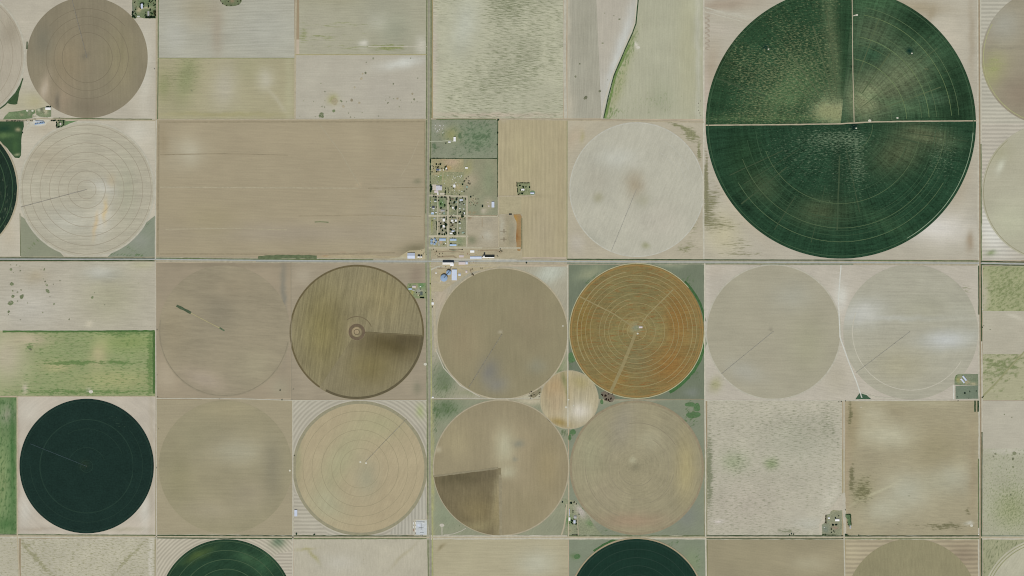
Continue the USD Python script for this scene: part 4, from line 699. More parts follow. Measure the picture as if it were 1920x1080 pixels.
patch('village_ground', 'grassy unfenced land east of the village lots', R(869, 297.5, 933, 367), (138, 133, 107), mat=mats['pasture'], wbase=.2, jitter=1, blobs=[(880, 320, 8, 20, 10, (146, 140, 104), .7), (920, 340, 14, 40, 0, (134, 134, 106), .7), (885, 342, 12, 14, 30, (160, 148, 122), .7)])
patch('village_ground', 'green yards with dirt tracks around the school', R(807, 323, 869, 367), (138, 135, 104), wbase=.36, jitter=1, blobs=[(845, 345, 16, 14, 0, (148, 142, 108), .6), (830, 335, 8, 8, 0, (118, 128, 84), .6), (862, 355, 8, 8, 0, (160, 146, 110), .6), (822, 329, 12, 3, 0, (164, 150, 116), .7), (833, 336, 2, 8, 0, (166, 150, 118), .7)])
patch('village_ground', 'green house lots in the upper street blocks', R(806.5, 367, 875, 405), (130, 129, 102), wbase=.36, jitter=1, blobs=[(830, 384, 7, 8, 0, (98, 120, 78), .7), (810, 381, 5, 6, 0, (148, 146, 102), .7), (849, 397, 7, 6, 0, (142, 140, 106), .7), (868, 385, 6, 8, 0, (124, 124, 104), .7), (830, 398, 7, 5, 0, (162, 150, 130), .7), (845, 372, 3, 6, 0, (156, 144, 118), .6)])
patch('village_ground', 'green house lots in the lower street blocks', R(806.5, 405, 875, 443), (136, 132, 106), wbase=.34, jitter=1, blobs=[(811, 424, 5, 14, 0, (140, 138, 92), .8), (829, 425, 7, 16, 0, (156, 146, 122), .7), (848, 424, 8, 10, 0, (150, 140, 114), .6), (867, 424, 7, 12, 0, (134, 132, 104), .8), (868, 412, 6, 3, 0, (160, 140, 112), .6)])
patch('village_ground', 'grassy shed lots at the south end of the street blocks', R(806.5, 443, 875, 464), (148, 142, 112), wbase=.12, jitter=1, blobs=[(813, 454, 7, 9, 0, (188, 178, 158), .9), (829, 456, 4, 4, 0, (176, 154, 124), .8), (865, 455, 10, 8, 0, (134, 136, 104), .8), (846, 455, 6, 3, 0, (136, 138, 96), .7)])
patch('village_ground', 'olive grass lot with scrap piles east of the street blocks', R(877, 367, 933, 404), (136, 134, 108), mat=mats['pasture'], wbase=.05, jitter=1, blobs=[(890, 376, 8, 6, 0, (160, 150, 122), .5), (918, 386, 10, 14, 0, (158, 148, 122), .7), (910, 399, 7, 5, 0, (172, 160, 136), .8), (886, 402, 10, 2, 0, (146, 128, 98), .7)])
patch('village_ground', 'bare tan yard with tyre loops east of the lower blocks', R(877, 406, 934, 465), (170, 156, 132), mat=mats['bare'], jitter=1, blobs=[(888, 454, 12, 10, 0, (128, 124, 98), .9), (917, 445, 12, 14, 0, (180, 168, 146), .7), (884, 411, 5, 4, 0, (148, 130, 104), .7), (920, 415, 14, 12, 0, (164, 152, 130), .6)])
patch('village_ground', 'tan yards of the grain elevators on both sides of the highway', [(807, 464), (975, 464), (978, 488), (960, 496), (922, 504), (880, 512), (862, 524), (840, 538), (828, 548), (808, 548)], (172, 157, 128), mat=mats['bare'], jitter=4, wbase=.06, z=.60, blobs=[(853, 474, 5, 4, 0, (112, 112, 90), .9), (870, 500, 30, 14, 0, (174, 156, 122), .6), (820, 498, 10, 14, 0, (166, 152, 126), .6), (900, 500, 40, 5, -8, (180, 164, 130), .6), (838, 518, 10, 6, 0, (168, 146, 108), .6), (935, 475, 10, 8, 0, (160, 146, 120), .6), (825, 478, 16, 6, 0, (162, 148, 120), .6)])
patch('village_ground', 'tan dirt apron around the warehouse northwest of the crossing', [(690, 489), (745, 484), (760, 475), (768, 470), (786, 470), (800, 465), (801, 489)], (176, 160, 128), mat=mats['bare'], jitter=3, z=.62, wbase=.05, blobs=[(775, 471, 10, 3, 0, (152, 144, 106), .6), (740, 487, 40, 2, 0, (182, 170, 142), .7)])
patch('village_ground', 'tan strip with debris between the railway weeds and the warehouse', [(594, 481), (640, 479), (700, 480), (745, 482), (745, 487), (594, 487)], (166, 150, 120), mat=mats['bare'], jitter=4, z=.58, blobs=[(613, 481.5, 7, 3, 0, (142, 108, 74), .95), (640, 483, 30, 2, 0, (178, 160, 128), .6)])
field('yellowish ribbed tan field with vertical rows east of the village', [(934, 482), (1063, 482), (1063, 225), (934, 225)], (176, 160, 127), mk(row=(90, 160, 10, .14), stripe=(90, 26, .025), grain=.08), z=.1, mottle=.03, blobs=[(950, 228, 8, 6, 0, (186, 170, 140), .6), (985, 300, 30, 60, 0, (180, 164, 128), .5), (1020, 440, 30, 60, 0, (174, 158, 128), .5), (1055, 360, 6, 140, 0, (170, 154, 122), .5), (1000, 370, 40, 4, 0, (162, 148, 118), .5)])
patch('farm_yard', 'smooth tan plot north of the feed pens', R(934, 368.5, 977, 401), (172, 158, 126), mat=mats['bare'], jitter=1)
patch('feed_pens', 'bare tan pens beside the reddish pit east of the village', R(934, 402, 978, 472), (166, 152, 126), mat=mats['bare'], jitter=2, blobs=[(944, 430, 5, 24, 0, (180, 168, 144), .9), (962, 440, 5, 30, 0, (142, 134, 112), .6), (956, 440, 4, 34, 0, (158, 146, 118), .6)])
patch('red_pit', 'orange brown earth strip on the east edge of the feed pens', [(962, 403), (974, 403), (977, 408), (977, 466), (974, 472), (969, 472), (967, 466), (967, 416), (962, 406)], (152, 122, 84), z=.7, mat=mats['bare'], jitter=3, blobs=[(972, 445, 3, 12, 0, (138, 98, 56), .8), (971, 412, 4, 8, 0, (164, 126, 70), .7), (969, 466, 3, 5, 0, (172, 146, 104), .7)])
patch('berm', 'olive bank around the east side of the orange brown strip', [(977, 408), (979, 410), (979, 466), (977, 468)], (118, 116, 88), z=.75, jitter=1)
ribbon('pen_fence_line', 'dark cross shaped pens in the tan feed yard', [(938, 433.5), (950, 433.5)], .6, .85, D_DARK, wob=.3)
ribbon('pen_fence_line', 'dark cross shaped pens in the tan feed yard', [(938, 448.5), (950, 448.5)], .6, .85, D_DARK, wob=.3)
for x, y in ((943.5, 433.5), (945.7, 433.5), (943.5, 449), (945.7, 449)):
    ribbon('pen_fence_line', 'dark cross shaped pens in the tan feed yard', [(x, y - 4), (x, y + 4)], .6, .87, D_DARK, wob=.3)
for a, b in (((904, 409.5), (904, 425)), ((904, 442), (906, 448)), ((904, 464.8), (936, 464.5)), ((880, 404.5), (932, 404.3))):
    ribbon('ground_line', 'dark bank line in the bare yards east of the village', [a, b], .8, .84, D_BROWN, wob=.4)
# village streets
D_STREET = dirt('street', (194, 180, 152))
for k, (pts, w, m_) in enumerate((([(806, 499), (840, 500.6), (880, 500), (920, 499), (962, 496)], 2.0, D_TAN), ([(808, 506), (820, 500), (830, 499)], 1.6, D_LIGHT), ([(856, 500), (870, 505), (880, 512)], 1.6, D_TAN), ([(810, 486.6), (860, 486), (930, 486.6), (970, 488)], 1.8, D_LIGHT), ([(812, 528), (826, 531), (846, 530), (862, 523)], 2.0, D_TAN), ([(884, 503.6), (882, 508), (886, 514), (888, 518)], 1.4, D_BROWN), ([(820, 503), (834, 502.4), (842, 503.4)], 1.6, D_BROWN), ([(814, 473), (840, 471), (870, 473)], 1.2, D_BROWN), ([(820, 482), (850, 480), (856, 484)], 1.4, D_BROWN), ([(900, 470), (930, 469), (940, 474)], 1.4, D_BROWN), ([(842, 467.4), (858, 468.6), (868, 467.4)], .9, D_DARK))):
    ribbon('yard_track', 'worn vehicle track in the elevator yards', pts, w, .79, m_, wob=.7, step=9, seed=k, group='worn tracks in the elevator yards')
for lab, pts, w, m_ in (('tan village street between the school and the house lots', [(803, 366.5), (830, 367), (876, 368.6)], 2.2, D_TAN), ('tan village street through the middle of the house lots', [(803, 404.8), (875, 405), (934, 405.2)], 2.2, D_TAN), ('tan village street north of the blue roofed sheds', [(803, 442.8), (878, 443)], 2.2, D_TAN), ('wide tan track between the village and the elevators', [(803, 464.4), (900, 464.4), (976, 465)], 2.2, D_TAN),
                        ('pinkish back alley in the western street blocks', [(821, 368), (820.6, 442)], 1.4, D_TAN), ('tan village street through the middle from north to south', [(840, 368), (839.8, 464)], 2.2, D_TAN), ('pinkish back alley in the eastern street blocks', [(858.3, 368), (858, 442)], 1.2, D_TAN), ('tan village street along the east side of the blocks', [(875.4, 368), (875.2, 464)], 2.0, D_TAN),
                        ('pale drive to the house in the north pasture', [(805, 265.5), (826, 265), (838, 263.8), (846, 264.2), (851, 265.6)], .8, dirt('drive', (196, 192, 164))), ('tan dirt drive to the lone farmhouse', [(934, 368), (985, 367.6), (1004, 366)], 1.6, D_TAN), ('tan dirt road west of the feed pens', [(934.6, 368), (934.8, 465)], 1.6, D_TAN),
                        ('tan track south beside the taupe circle', [(812, 548), (814, 570), (815.5, 620), (817, 660)], 3.2, D_TAN), ('pale track around the southwest of the taupe circle', [(817, 655), (832, 690), (862, 722), (900, 744)], 1.4, D_LIGHT), ('pale track to the corner pump', [(812, 747.4), (900, 747.6)], 1.4, D_LIGHT)):
    ribbon('street' if 'village' in lab or 'alley' in lab else 'path', lab, pts, w * (1.2 if 'village' in lab else 1), .83, D_STREET if 'village' in lab or 'alley' in lab else m_, wob=.25, step=12)
ribbon('fence_line', 'dark weedy fence line between the pasture and the village lots', [(808, 297.3), (933, 297.2)], .8, .7, V_DARK, kind='structure', wob=.8, step=6)
ribbon('fence_line', 'dark weedy fence line on the east side of the village land', [(933.2, 225), (933, 297), (932.6, 366)], .9, .7, V_DARK, kind='structure', wob=.8, step=6)
ribbon('fence_line', 'olive fence line above the north pasture', [(818, 223.9), (870, 223.6), (930, 223.8)], 1.0, .84, V_GREEN, kind='structure', wob=.9, step=6)
# farmsteads
patch('farm_yard', 'green grove floor of the northwest farmstead', [(247.4, -30), (292.4, -30), (292.4, 35.4), (272, 35.4), (258, 33), (252, 36), (247, 34.6)], (108, 116, 84), z=.6, wbase=.34, jitter=2, blobs=[(264, 22, 7, 5, 0, (170, 156, 124), .9), (276, 19, 14, 2.4, 0, (166, 156, 124), .8), (258, 8, 8, 12, 0, (126, 124, 96), .6), (272, 8, 12, 8, 0, (100, 114, 80), .6), (250, 20, 4, 12, 0, (104, 108, 94), .6)])
patch('grass_patch', 'rounded dark green grove lot cut by the top edge', [(411.5, -30), (453, -30), (452.8, 3), (449, 9), (441, 12), (424, 12.2), (416, 8), (412, 1)], (106, 112, 82), z=.4, wbase=.3, jitter=2, blobs=[(440, 6, 4, 3, 0, (150, 120, 96), .6), (420, 3, 4, 3, 0, (150, 148, 122), .6)])
patch('grass_patch', 'dark green triangle of grass between the two left circles', [(43, 146), (40, 158), (36.5, 168), (34, 180), (31.6, 196), (27, 197.5), (19, 196.5), (13, 194.5), (20, 187), (30, 172)], (58, 80, 52), z=.75, wbase=.2, jitter=3)
patch('grass_patch', 'dark green irrigated corner field above the very dark left circle', [(-60, 228), (43.5, 228.4), (44, 238), (41, 249), (39.2, 262), (39, 292), (36, 297), (27, 297), (14, 280), (-4, 262), (-60, 240)], (54, 78, 52), z=.7, mat=mats['pasture'], wbase=.1, jitter=2, seed=4, blobs=[(37, 246, 5, 4, 0, (160, 146, 112), .95), (36, 293, 6, 3, 0, (150, 148, 112), .8), (10, 245, 14, 7, 0, (40, 66, 48), .7), (24, 257, 14, 5, 0, (74, 98, 62), .6), (32, 278, 6, 14, 0, (64, 90, 56), .6), (10, 258, 10, 4, 0, (88, 110, 68), .6)])
patch('grass_patch', 'long green pasture north of the farm lane at the left edge', [(5, 224.4), (8, 219), (16, 211), (32, 209.6), (48, 206.6), (64, 206), (66, 212), (60, 216), (60, 222), (46, 224)], (104, 118, 84), z=.72, wbase=.26, jitter=2, blobs=[(44, 218, 5, 3, 0, (144, 136, 108), .8), (20, 219, 10, 3, 0, (116, 128, 92), .6), (58, 216, 3, 5, 0, (130, 128, 104), .7)])
patch('farm_yard', 'green and tan machinery yard of the west farm', [(66.5, 206), (72, 203.6), (84, 201), (95.6, 200), (95.8, 219), (88, 220.6), (74, 219), (68, 215)], (116, 122, 92), z=.74, wbase=.2, jitter=1, blobs=[(75, 208, 4, 3, 30, (196, 184, 160), .95), (90, 212, 5, 6, 0, (190, 176, 146), .95), (82, 206, 3.4, 4, 0, (104, 104, 84), .8), (80, 215, 5, 3, 0, (130, 132, 102), .6)])
patch('farm_yard', 'pale dirt loop around the round bins of the west farm', [(51, 235), (55, 230), (61, 229.6), (61, 216), (66, 214), (72, 219), (84, 222), (96, 220), (97, 224), (88, 230), (84, 236), (58, 238.6), (50, 243), (46, 252), (49, 240)], (196, 184, 162), z=.73, mat=mats['bare'], jitter=2, blobs=[(57, 234, 3.4, 2, 0, (140, 138, 110), .9), (66, 223, 4, 1.4, 0, (120, 118, 90), .8), (75, 234, 12, 3, 0, (206, 200, 192), .8)])
patch('farm_yard', 'green yard of the tree ringed farmhouse above the ringed circle', [(105, 226), (122, 226), (122, 236), (112, 240), (105, 240)], (104, 116, 84), z=.74, wbase=.3, jitter=2)
patch('grass_patch', 'green wedge of grass east of the tree ringed farmhouse', [(122, 227.6), (146, 227), (132, 231), (122, 236)], (100, 122, 82), z=.7, wbase=.2, jitter=1.5)
patch('farm_yard', 'green lot of the farmstead beside the olive brown circle', [(764, 532), (799, 531), (800, 560), (778, 560), (770, 551), (762, 540)], (128, 132, 96), z=.72, wbase=.16, jitter=1.5, blobs=[(792, 538, 8, 6, 0, (104, 126, 84), .8), (790, 551, 7, 6, 0, (150, 148, 128), .8), (783, 541, 4, 5, 0, (166, 150, 120), .7), (777, 553, 3, 4, 0, (168, 154, 92), .8)])
patch('farm_yard', 'grey green yard of the south farmstead', [(1053, 935), (1079, 940), (1100, 965), (1120, 995), (1128, 1003), (1058, 1003), (1062, 960)], (136, 136, 108), z=.7, wbase=.2, jitter=2, blobs=[(1072, 979, 6, 8, 0, (100, 122, 78), .8), (1094, 962, 8, 16, -35, (170, 160, 142), .8), (1072, 998, 6, 5, 0, (146, 142, 112), .7), (1110, 985, 8, 6, 35, (112, 126, 88), .6)])
ribbon('path', 'tan lane beside the south farmstead houses', [(1083, 969), (1083.4, 985), (1084.4, 1004)], 1.3, .84, D_TAN)
ribbon('path', 'tan slanting lane west of the south farmstead', [(1062.4, 945), (1060.5, 970), (1057, 990), (1052.5, 1004)], 2.2, .84, D_TAN)
patch('farm_yard', 'grey green yard of the southeast farmstead', [(1556.8, 960), (1561, 956.6), (1578, 958), (1578, 1004), (1540.6, 1004), (1540.6, 984), (1546.6, 980), (1547, 966), (1556, 964)], (136, 134, 108), z=.72, wbase=.16, jitter=1.5, blobs=[(1550, 995, 9, 8, 0, (124, 126, 106), .8), (1570, 993, 6, 3, 0, (146, 124, 104), .95), (1568, 960, 8, 3, 0, (154, 148, 118), .6), (1565, 986, 5, 3, 0, (160, 150, 120), .5)])
patch('farm_yard', 'pale bare ground north and west of the southeast farmstead', [(1580, 925), (1570, 935), (1560, 950), (1546, 962), (1534, 985), (1536, 1003), (1541, 1003), (1547, 964), (1578, 957), (1582, 1003), (1586, 1003), (1584, 925)], (192, 178, 156), z=.66, mat=mats['bare'], jitter=3)
patch('grass_patch', 'green garden patch east of the southeast farmstead lane', [(1584.6, 964), (1595, 964), (1596, 986), (1591, 987), (1587, 972), (1584.6, 970)], (88, 108, 74), z=.72, wbase=.35, jitter=1.5, blobs=[(1591.5, 979, 1.8, 1.8, 0, (160, 150, 118), .9), (1588, 970, 3, 2, 0, (150, 136, 112), .7)])
patch('farm_yard', 'dark green lot of the two slanted sheds', [(1792, 704), (1797, 701.6), (1835, 702), (1835.6, 724), (1789, 722), (1789, 712)], (116, 122, 96), z=.6, wbase=.2, jitter=1.5, blobs=[(1794, 708, 5, 8, 0, (84, 106, 70), .8), (1800, 716, 6, 6, 0, (144, 140, 96), .8), (1806, 712, 6, 8, 0, (138, 136, 104), .6), (1822, 708, 10, 5, 0, (122, 124, 102), .6), (1817, 719.5, 5, 4, 0, (164, 148, 118), .9), (1828, 723, 8, 1.6, 12, (172, 158, 126), .9)])
patch('farm_yard', 'dark grey green pasture plot below the two slanted sheds', R(1791, 724, 1835.4, 748.4), (110, 118, 98), z=.6, mat=mats['pasture'], wbase=.16, jitter=1.5)
ribbon('path', 'pale track along the west of the dark grey green pasture plot', [(1788.4, 722), (1788, 748.5)], 1.6, .7, D_PALE)
patch('grass_patch', 'small dark green triangle of crop between the two pale circles', [(1603.4, 748.6), (1611, 738), (1616, 735.6), (1622, 739), (1633, 748.6)], (62, 88, 66), z=.82, jitter=1)
for x in (1828.2, 1834):
    patch('grass_patch', 'dark green column of low trees below the grey green pasture plot', R(x - 1.8, 751.6, x + 1.2, 772.4), (66, 94, 66), z=.8, jitter=1)
# pads and small bare spots
patch('gravel_pad', 'pale grey gravel lot in the corner by the paved road', [(780, 976), (800, 976), (800, 1003), (779, 1003)], (196, 194, 190), z=.8, mat=mats['bare'], jitter=.8, blobs=[(789, 990, 3, 3, 0, (206, 206, 214), .7), (800, 984, 3, 2, 0, (200, 196, 180), .8)])
patch('gravel_pad', 'pale gravel apron around the grey gravel lot', [(775, 974.6), (803, 973.6), (804, 1005), (776, 1005)], (186, 174, 152), z=.74, mat=mats['bare'], jitter=1.5)
patch('gravel_pad', 'round pinkish turning pad at the end of a short lane', ell(828.3, 985.2, 4.3, 3.2), (192, 180, 162), z=.8, mat=mats['bare'], jitter=1)
ribbon('path', 'short pale lane from the round turning pad to the road', [(828.6, 987), (828.8, 1006)], 1.5, .78, D_LIGHT)
ribbon('path', 'pale curved track east of the round turning pad', [(832, 1003), (850, 1001), (866, 995), (874, 990)], 1.2, .76, D_LIGHT)
for k, (x, y, r) in enumerate(((50.4, 208, 2.3), (60.6, 208.4, 2.2), (1065.3, 750, 1.8), (1060.8, 764, 2.2), (1074.6, 761, 1.1), (1195, 626, 2), (1440.3, 92.6, 1.5), (1709.3, 100.4, 1.6), (1605, 241.3, 1.5), (1630, 227, 3), (1682, 221.5, 2), (1606, 28.6, 2.2), (1196.2, 89.4, 3.4), (675, 867, 2), (686, 869, 2), (1055, 611.5, 1.5), (826.4, 846.6, 0.1), (543, 883, 2), (797, 683.5, 3), (1821, 985.8, 3.0), (1614, 764, 1), (170, 735, 4), (588, 466, .1), (1842, 580.4, 1.2))):
    if r > .5:
        patch('bare_pad', ['pale bare pad in the fields', 'small pale bare pad in a field'][0], ell(x, y, r, r * .85, 12), (206, 196, 176), z=1.35 if 1320 < x < 1835 and y < 250 else .98, mat=mats['bare'], jitter=1.5, seed=k, kind='structure')
patch('hedge_base', 'brown leafless brush between the taupe circles', [(990, 744), (996, 737), (1003, 731), (1013, 729), (1013, 738), (1000, 748)], (136, 124, 98), z=.56, jitter=5, wbase=.4)
patch('hedge_base', 'dark brown leafless brush southeast of the small two-tone circle', [(1126, 738), (1133, 734), (1142, 736), (1152, 748), (1146, 756), (1134, 755), (1128, 746)], (112, 102, 86), z=.56, jitter=5, wbase=.2)
for k, (x, y, rx, ry) in enumerate(((1072, 812, 6, 5), (1127, 755, 3, 5), (1298, 780, 14, 6), (1305, 765, 6, 8), (1292, 760, 10, 4), (1070, 672, 8, 10), (1066, 822, 3, 6), (1080, 1045, 6, 5))):
    patch('grass_patch', 'bright green grass patch in the corner between crop circles', ell(x, y, rx, ry, 14), (86, 112, 74), z=.45, jitter=5, wbase=.4, seed=k)
# ------------------------------------------------------------------ building materials
def metal(key, col, **k):
    return plain(key, col, rough=.6, spec=.15, var=.08, scale=.12, stretch=(1, 1, 1), **k)


M = dict(
    white=metal('roof_white', (236, 236, 234)), blue=metal('roof_blue_metal', (164, 187, 211)), ltblue=metal('roof_pale_blue', (198, 207, 222)), grey=plain('roof_grey', (168, 168, 168)), pink=plain('roof_pinkish', (206, 194, 190)),
    pale_grey=plain('roof_pale_grey', (200, 198, 202)), dark=plain('roof_dark', (72, 78, 88)), darkblue=plain('roof_dark_blue', (82, 96, 124)), brown=plain('roof_brown', (112, 94, 80)), green=plain('roof_grey_green', (146, 168, 152)), slate=plain('roof_slate', (84, 96, 90)), tan=plain('roof_tan', (188, 178, 150)),
    wall=plain('wall_pale', (206, 200, 188)), wall2=plain('wall_tan', (178, 164, 140)), concrete=plain('concrete', (222, 218, 208), var=.08, scale=.08), steel=metal('steel_bin', (140, 164, 190)), door=plain('door_grey', (96, 100, 104)), glass=plain('window_dark', (46, 56, 66), rough=.2, spec=.5),
    rust=plain('rust', (128, 70, 50)), tyre=plain('tyre', (40, 40, 40)), dk=plain('dark_steel', (70, 76, 82)), black=plain('black_sheet', (26, 34, 36)), wood=plain('bark', (92, 80, 64)))


def gable(name, label, cat, px, py, w, d, h, roof='white', wall='wall', ridge='x', rot=0, pitch=.28, group=None, flat=False, chimney=False, extra=()):
    """A building whose roof covers w x d photo pixels, centred on the photo point; ridge along its x or y."""
    X, Y = W(px, py)
    lx, ly = w * S, d * S
    t = thing(name, label, cat, (X, Y, .6), rot, group)
    a, b = (lx, ly) if ridge == 'x' else (ly, lx)           # along, across
    body = [box(a - .8, b - .8, h + .6, z=-.6)]
    if flat:
        part(t, 'wall', box(lx - .4, ly - .4, h + .6, z=-.6), M[wall])
        part(t, 'roof', join(box(lx, ly, .3, z=h), box(lx, .35, .5, 0, ly / 2 - .175, h + .3), box(lx, .35, .5, 0, -ly / 2 + .175, h + .3), box(.35, ly - .7, .5, lx / 2 - .175, 0, h + .3), box(.35, ly - .7, .5, -lx / 2 + .175, 0, h + .3)), M[roof])
        part(t, 'roof_unit', join(box(1.8, 1.5, 1.1, lx * .2, ly * .1, h + .31), box(1.2, 1.2, .9, -lx * .25, -ly * .15, h + .31)), M['grey'])
        rz = 0
    else:
        rise = b / 2 * pitch
        tri = trimesh.Trimesh([[-a / 2 + .4, -b / 2 + .4, h], [-a / 2 + .4, b / 2 - .4, h], [-a / 2 + .4, 0, h + rise - .1], [a / 2 - .4, -b / 2 + .4, h], [a / 2 - .4, b / 2 - .4, h], [a / 2 - .4, 0, h + rise - .1]], [[0, 2, 1], [3, 4, 5]])
        up = .25
        sl = []
        for s in (-1, 1):
            e0, e1 = s * b / 2, 0
            v = [[-a / 2, e0, h - .1], [a / 2, e0, h - .1], [a / 2, e1, h + rise], [-a / 2, e1, h + rise]]
            v += [[x, y, z + up] for x, y, z in v]
            f = [[0, 1, 2], [0, 2, 3], [4, 6, 5], [4, 7, 6], [0, 5, 1], [0, 4, 5], [1, 6, 2], [1, 5, 6], [2, 7, 3], [2, 6, 7], [3, 4, 0], [3, 7, 4]]
            q = trimesh.Trimesh(v, f); q.fix_normals(); sl.append(q)
        capr = box(a, .5, .12, 0, 0, h + rise + up - .06)
        ms = [join(*body, tri), sl[0], sl[1], capr]
        if ridge == 'y':
            R_ = trimesh.transformations.rotation_matrix(math.pi / 2, [0, 0, 1])
            for q in ms:
                q.apply_transform(R_)
        part(t, 'wall', ms[0], M[wall])
        part(t, 'roof', join(ms[1], ms[2]), M[roof])
        part(t, 'ridge_cap', ms[3], M[roof])
        if chimney:
            part(t, 'chimney', box(.8, .8, rise + 1.2, lx * .2, ly * .18, h), M['rust'])
    dw = 4.5 if min(lx, ly) > 9 else 1.1
    part(t, 'door', box(dw, .1, min(h * .75, 2.2 if dw < 2 else 4.2), 0, -ly / 2 + .35, -.5), M['door'])
    for s in (-1, 1):
        if lx > 7:
            part(t, 'window', box(1.4, .08, 1.1, s * lx * .3, -ly / 2 + .35, 1.0), M['glass'])
    return t


def bin_(name, label, px, py, r, h, group=None, roof='steel', mat='steel', cap=.55):
    X, Y = W(px, py); rr = r * S
    t = thing(name, label, 'grain bin', (X, Y, .6), 0, group)
    part(t, 'wall', join(cyl(rr, h + .6, z=-.6, n=28), *[cyl(rr * 1.004 + .03, .12, z=k * h / 5, n=28) for k in range(1, 5)]), M[mat], smooth=40)
    part(t, 'roof', cone(rr * 1.03, rr * cap, z=h, n=28), M[roof], smooth=20)
    part(t, 'hatch', cyl(max(.5, rr * .12), .6, z=h + rr * cap * .86, n=10), M['grey'])
    part(t, 'ladder', box(.5, .15, h, 0, -rr - .08, 0), M['dk'])
    return t


def elevator(label, x0, x1, y0, y1, rows, n, h, head=None):
    """A concrete grain elevator: rows of round silos under a gallery, with a headhouse."""
    cx, cy = (x0 + x1) / 2, (y0 + y1) / 2
    X, Y = W(cx, cy)
    t = thing('grain_elevator', label, 'grain elevator', (X, Y, .6))
    L, D = (x1 - x0) * S, (y1 - y0) * S
    r = L / n / 2
    for j in range(rows):
        for i in range(n):
            yy = (j - (rows - 1) / 2) * (D / rows)
            c = cyl(r * 1.03, h + .6, -L / 2 + r + i * 2 * r, yy, -.6, n=22)
            part(t, 'silo', c, M['concrete'], smooth=40)
    part(t, 'roof_deck', box(L - r * .6, D - r * .6, .5, z=h + .01), M['concrete'])
    part(t, 'gallery', box(L * .96, min(3.5, D * .3), 1.6, 0, D * .2, h + .52), M['white'])
    if head:
        hx, hy, hw, hd, hh = head
        qx, qy = (hx - cx) * S, (cy - hy) * S
        part(t, 'headhouse', box(hw * S, hd * S, hh + .6, qx, qy, -.6), M['concrete'])
        part(t, 'headhouse_roof', join(box(hw * S + .6, hd * S + .6, .4, qx, qy, hh + .01), box(2.5, 2.5, 2.2, qx + 2, qy, hh + .42)), M['white'])
        for k in range(3):
            part(t, 'window', box(1.4, .1, 1.4, qx + (k - 1) * hw * S * .28, qy - hd * S / 2 - .06, hh - 4), M['glass'])
    part(t, 'loading_door', box(4, .12, 4.5, 0, -D / 2 - r * .1, -.5), M['door'])
    return t


# ------------------------------------------------------------------ the grain elevators and works
elevator('long white concrete grain elevator of two silo rows south of the highway', 829.6, 850.3, 491.7, 496.7, 2, 9, 27, head=(847.6, 496.4, 6.4, 4.8, 30))
elevator('narrow white concrete grain elevator of one silo row north of the highway', 904.2, 927, 481.6, 484.2, 1, 10, 26, head=(907.6, 481.4, 2.4, 3.0, 40))
elevator('pair of stubby white concrete silos beside the railway warehouse', 782.8, 787.2, 480.2, 484.2, 1, 2, 22)
elevator('white concrete silo pair nearest the paved road northwest of the crossing', 788.2, 791.6, 480.4, 484.0, 1, 2, 21)
gable('warehouse', 'big blue and white gabled warehouse northwest of the crossing', 'warehouse', 771, 479.6, 14.2, 10.6, 6.5, roof='ltblue', pitch=.42)
gable('warehouse', 'big pale blue flat storage building beside the two round tanks', 'warehouse', 851.9, 515.4, 9.8, 20.2, 8, roof='ltblue', ridge='y', pitch=.10)
bin_('grain_tank', 'largest round blue steel tank by the pale blue storage building', 832.5, 521.3, 6.5, 15, cap=.40)
bin_('grain_tank', 'second round blue steel tank between the largest tank and the storage building', 841.4, 511.2, 4.6, 15, cap=.45)
X, Y = W(840, 510)
t = thing('conveyor', 'dark overhead conveyor from the large tank to the elevator', 'conveyor', (X, Y, .6))
cA, cB, cC = [np.array([(x - 840) * S, (510 - y) * S, z]) for x, y, z in ((832.5, 521.3, 24.5), (841.4, 511.2, 25.5), (847.4, 498.6, 29))]
for a, b in ((cA, cB), (cB, cC)):
    part(t, 'gallery', bar(a, b, 1.0, 6), M['dk'])
for f_ in (.5, .2, .8):
    q = cB + (cC - cB) * f_
    part(t, 'support_leg', join(bar([q[0] - 1.5, q[1], -.6], q, .25), bar([q[0] + 1.5, q[1], -.6], q, .25)), M['dk'])
# other works buildings
B = lambda *a, **k: gable(*a, **k)
B('mill_building', 'pinkish white long mill building east of the long elevator', 'building', 866.2, 493.6, 12.5, 5.4, 6, roof='pink', pitch=.12)
B('mill_building', 'short blue grey mill annex with rusty gear at the building end', 'building', 875, 493.2, 4.2, 5.0, 5, roof='ltblue', pitch=.12)
B('shed', 'white hip roofed office in the yard north of the rounded shed', 'shed', 885.4, 471.4, 7.8, 4.4, 3.5, roof='white', pitch=.2)
B('shed', 'pinkish pale flat roofed store northwest of the rounded shed', 'shed', 865, 480.6, 9, 4.2, 3.2, roof='pink', flat=True)
B('shed', 'pale blue shed east of the big storage building', 'shed', 861.6, 515, 4.6, 4.4, 4, roof='ltblue', pitch=.2)
B('shed', 'small pinkish white shed on the track east of the storage building', 'shed', 874.6, 509.6, 3.3, 4.6, 3.2, roof='pink', ridge='y', pitch=.2)
B('shed', 'tiny white scale house west of the large round tank', 'shed', 817.6, 511.8, 2.6, 2.2, 2.8, roof='white', pitch=.2)
B('shed', 'tiny white hut below the tiny scale house west of the large tank', 'shed', 826, 526.6, 1.8, 1.2, 2.4, roof='white', pitch=.2)
X, Y = W(892.2, 482.5)
t = thing('quonset', 'long rounded steel shed between the office and the narrow elevator', 'shed', (X, Y, .6))
Lq, rq = 22 * S, 2.5 * S
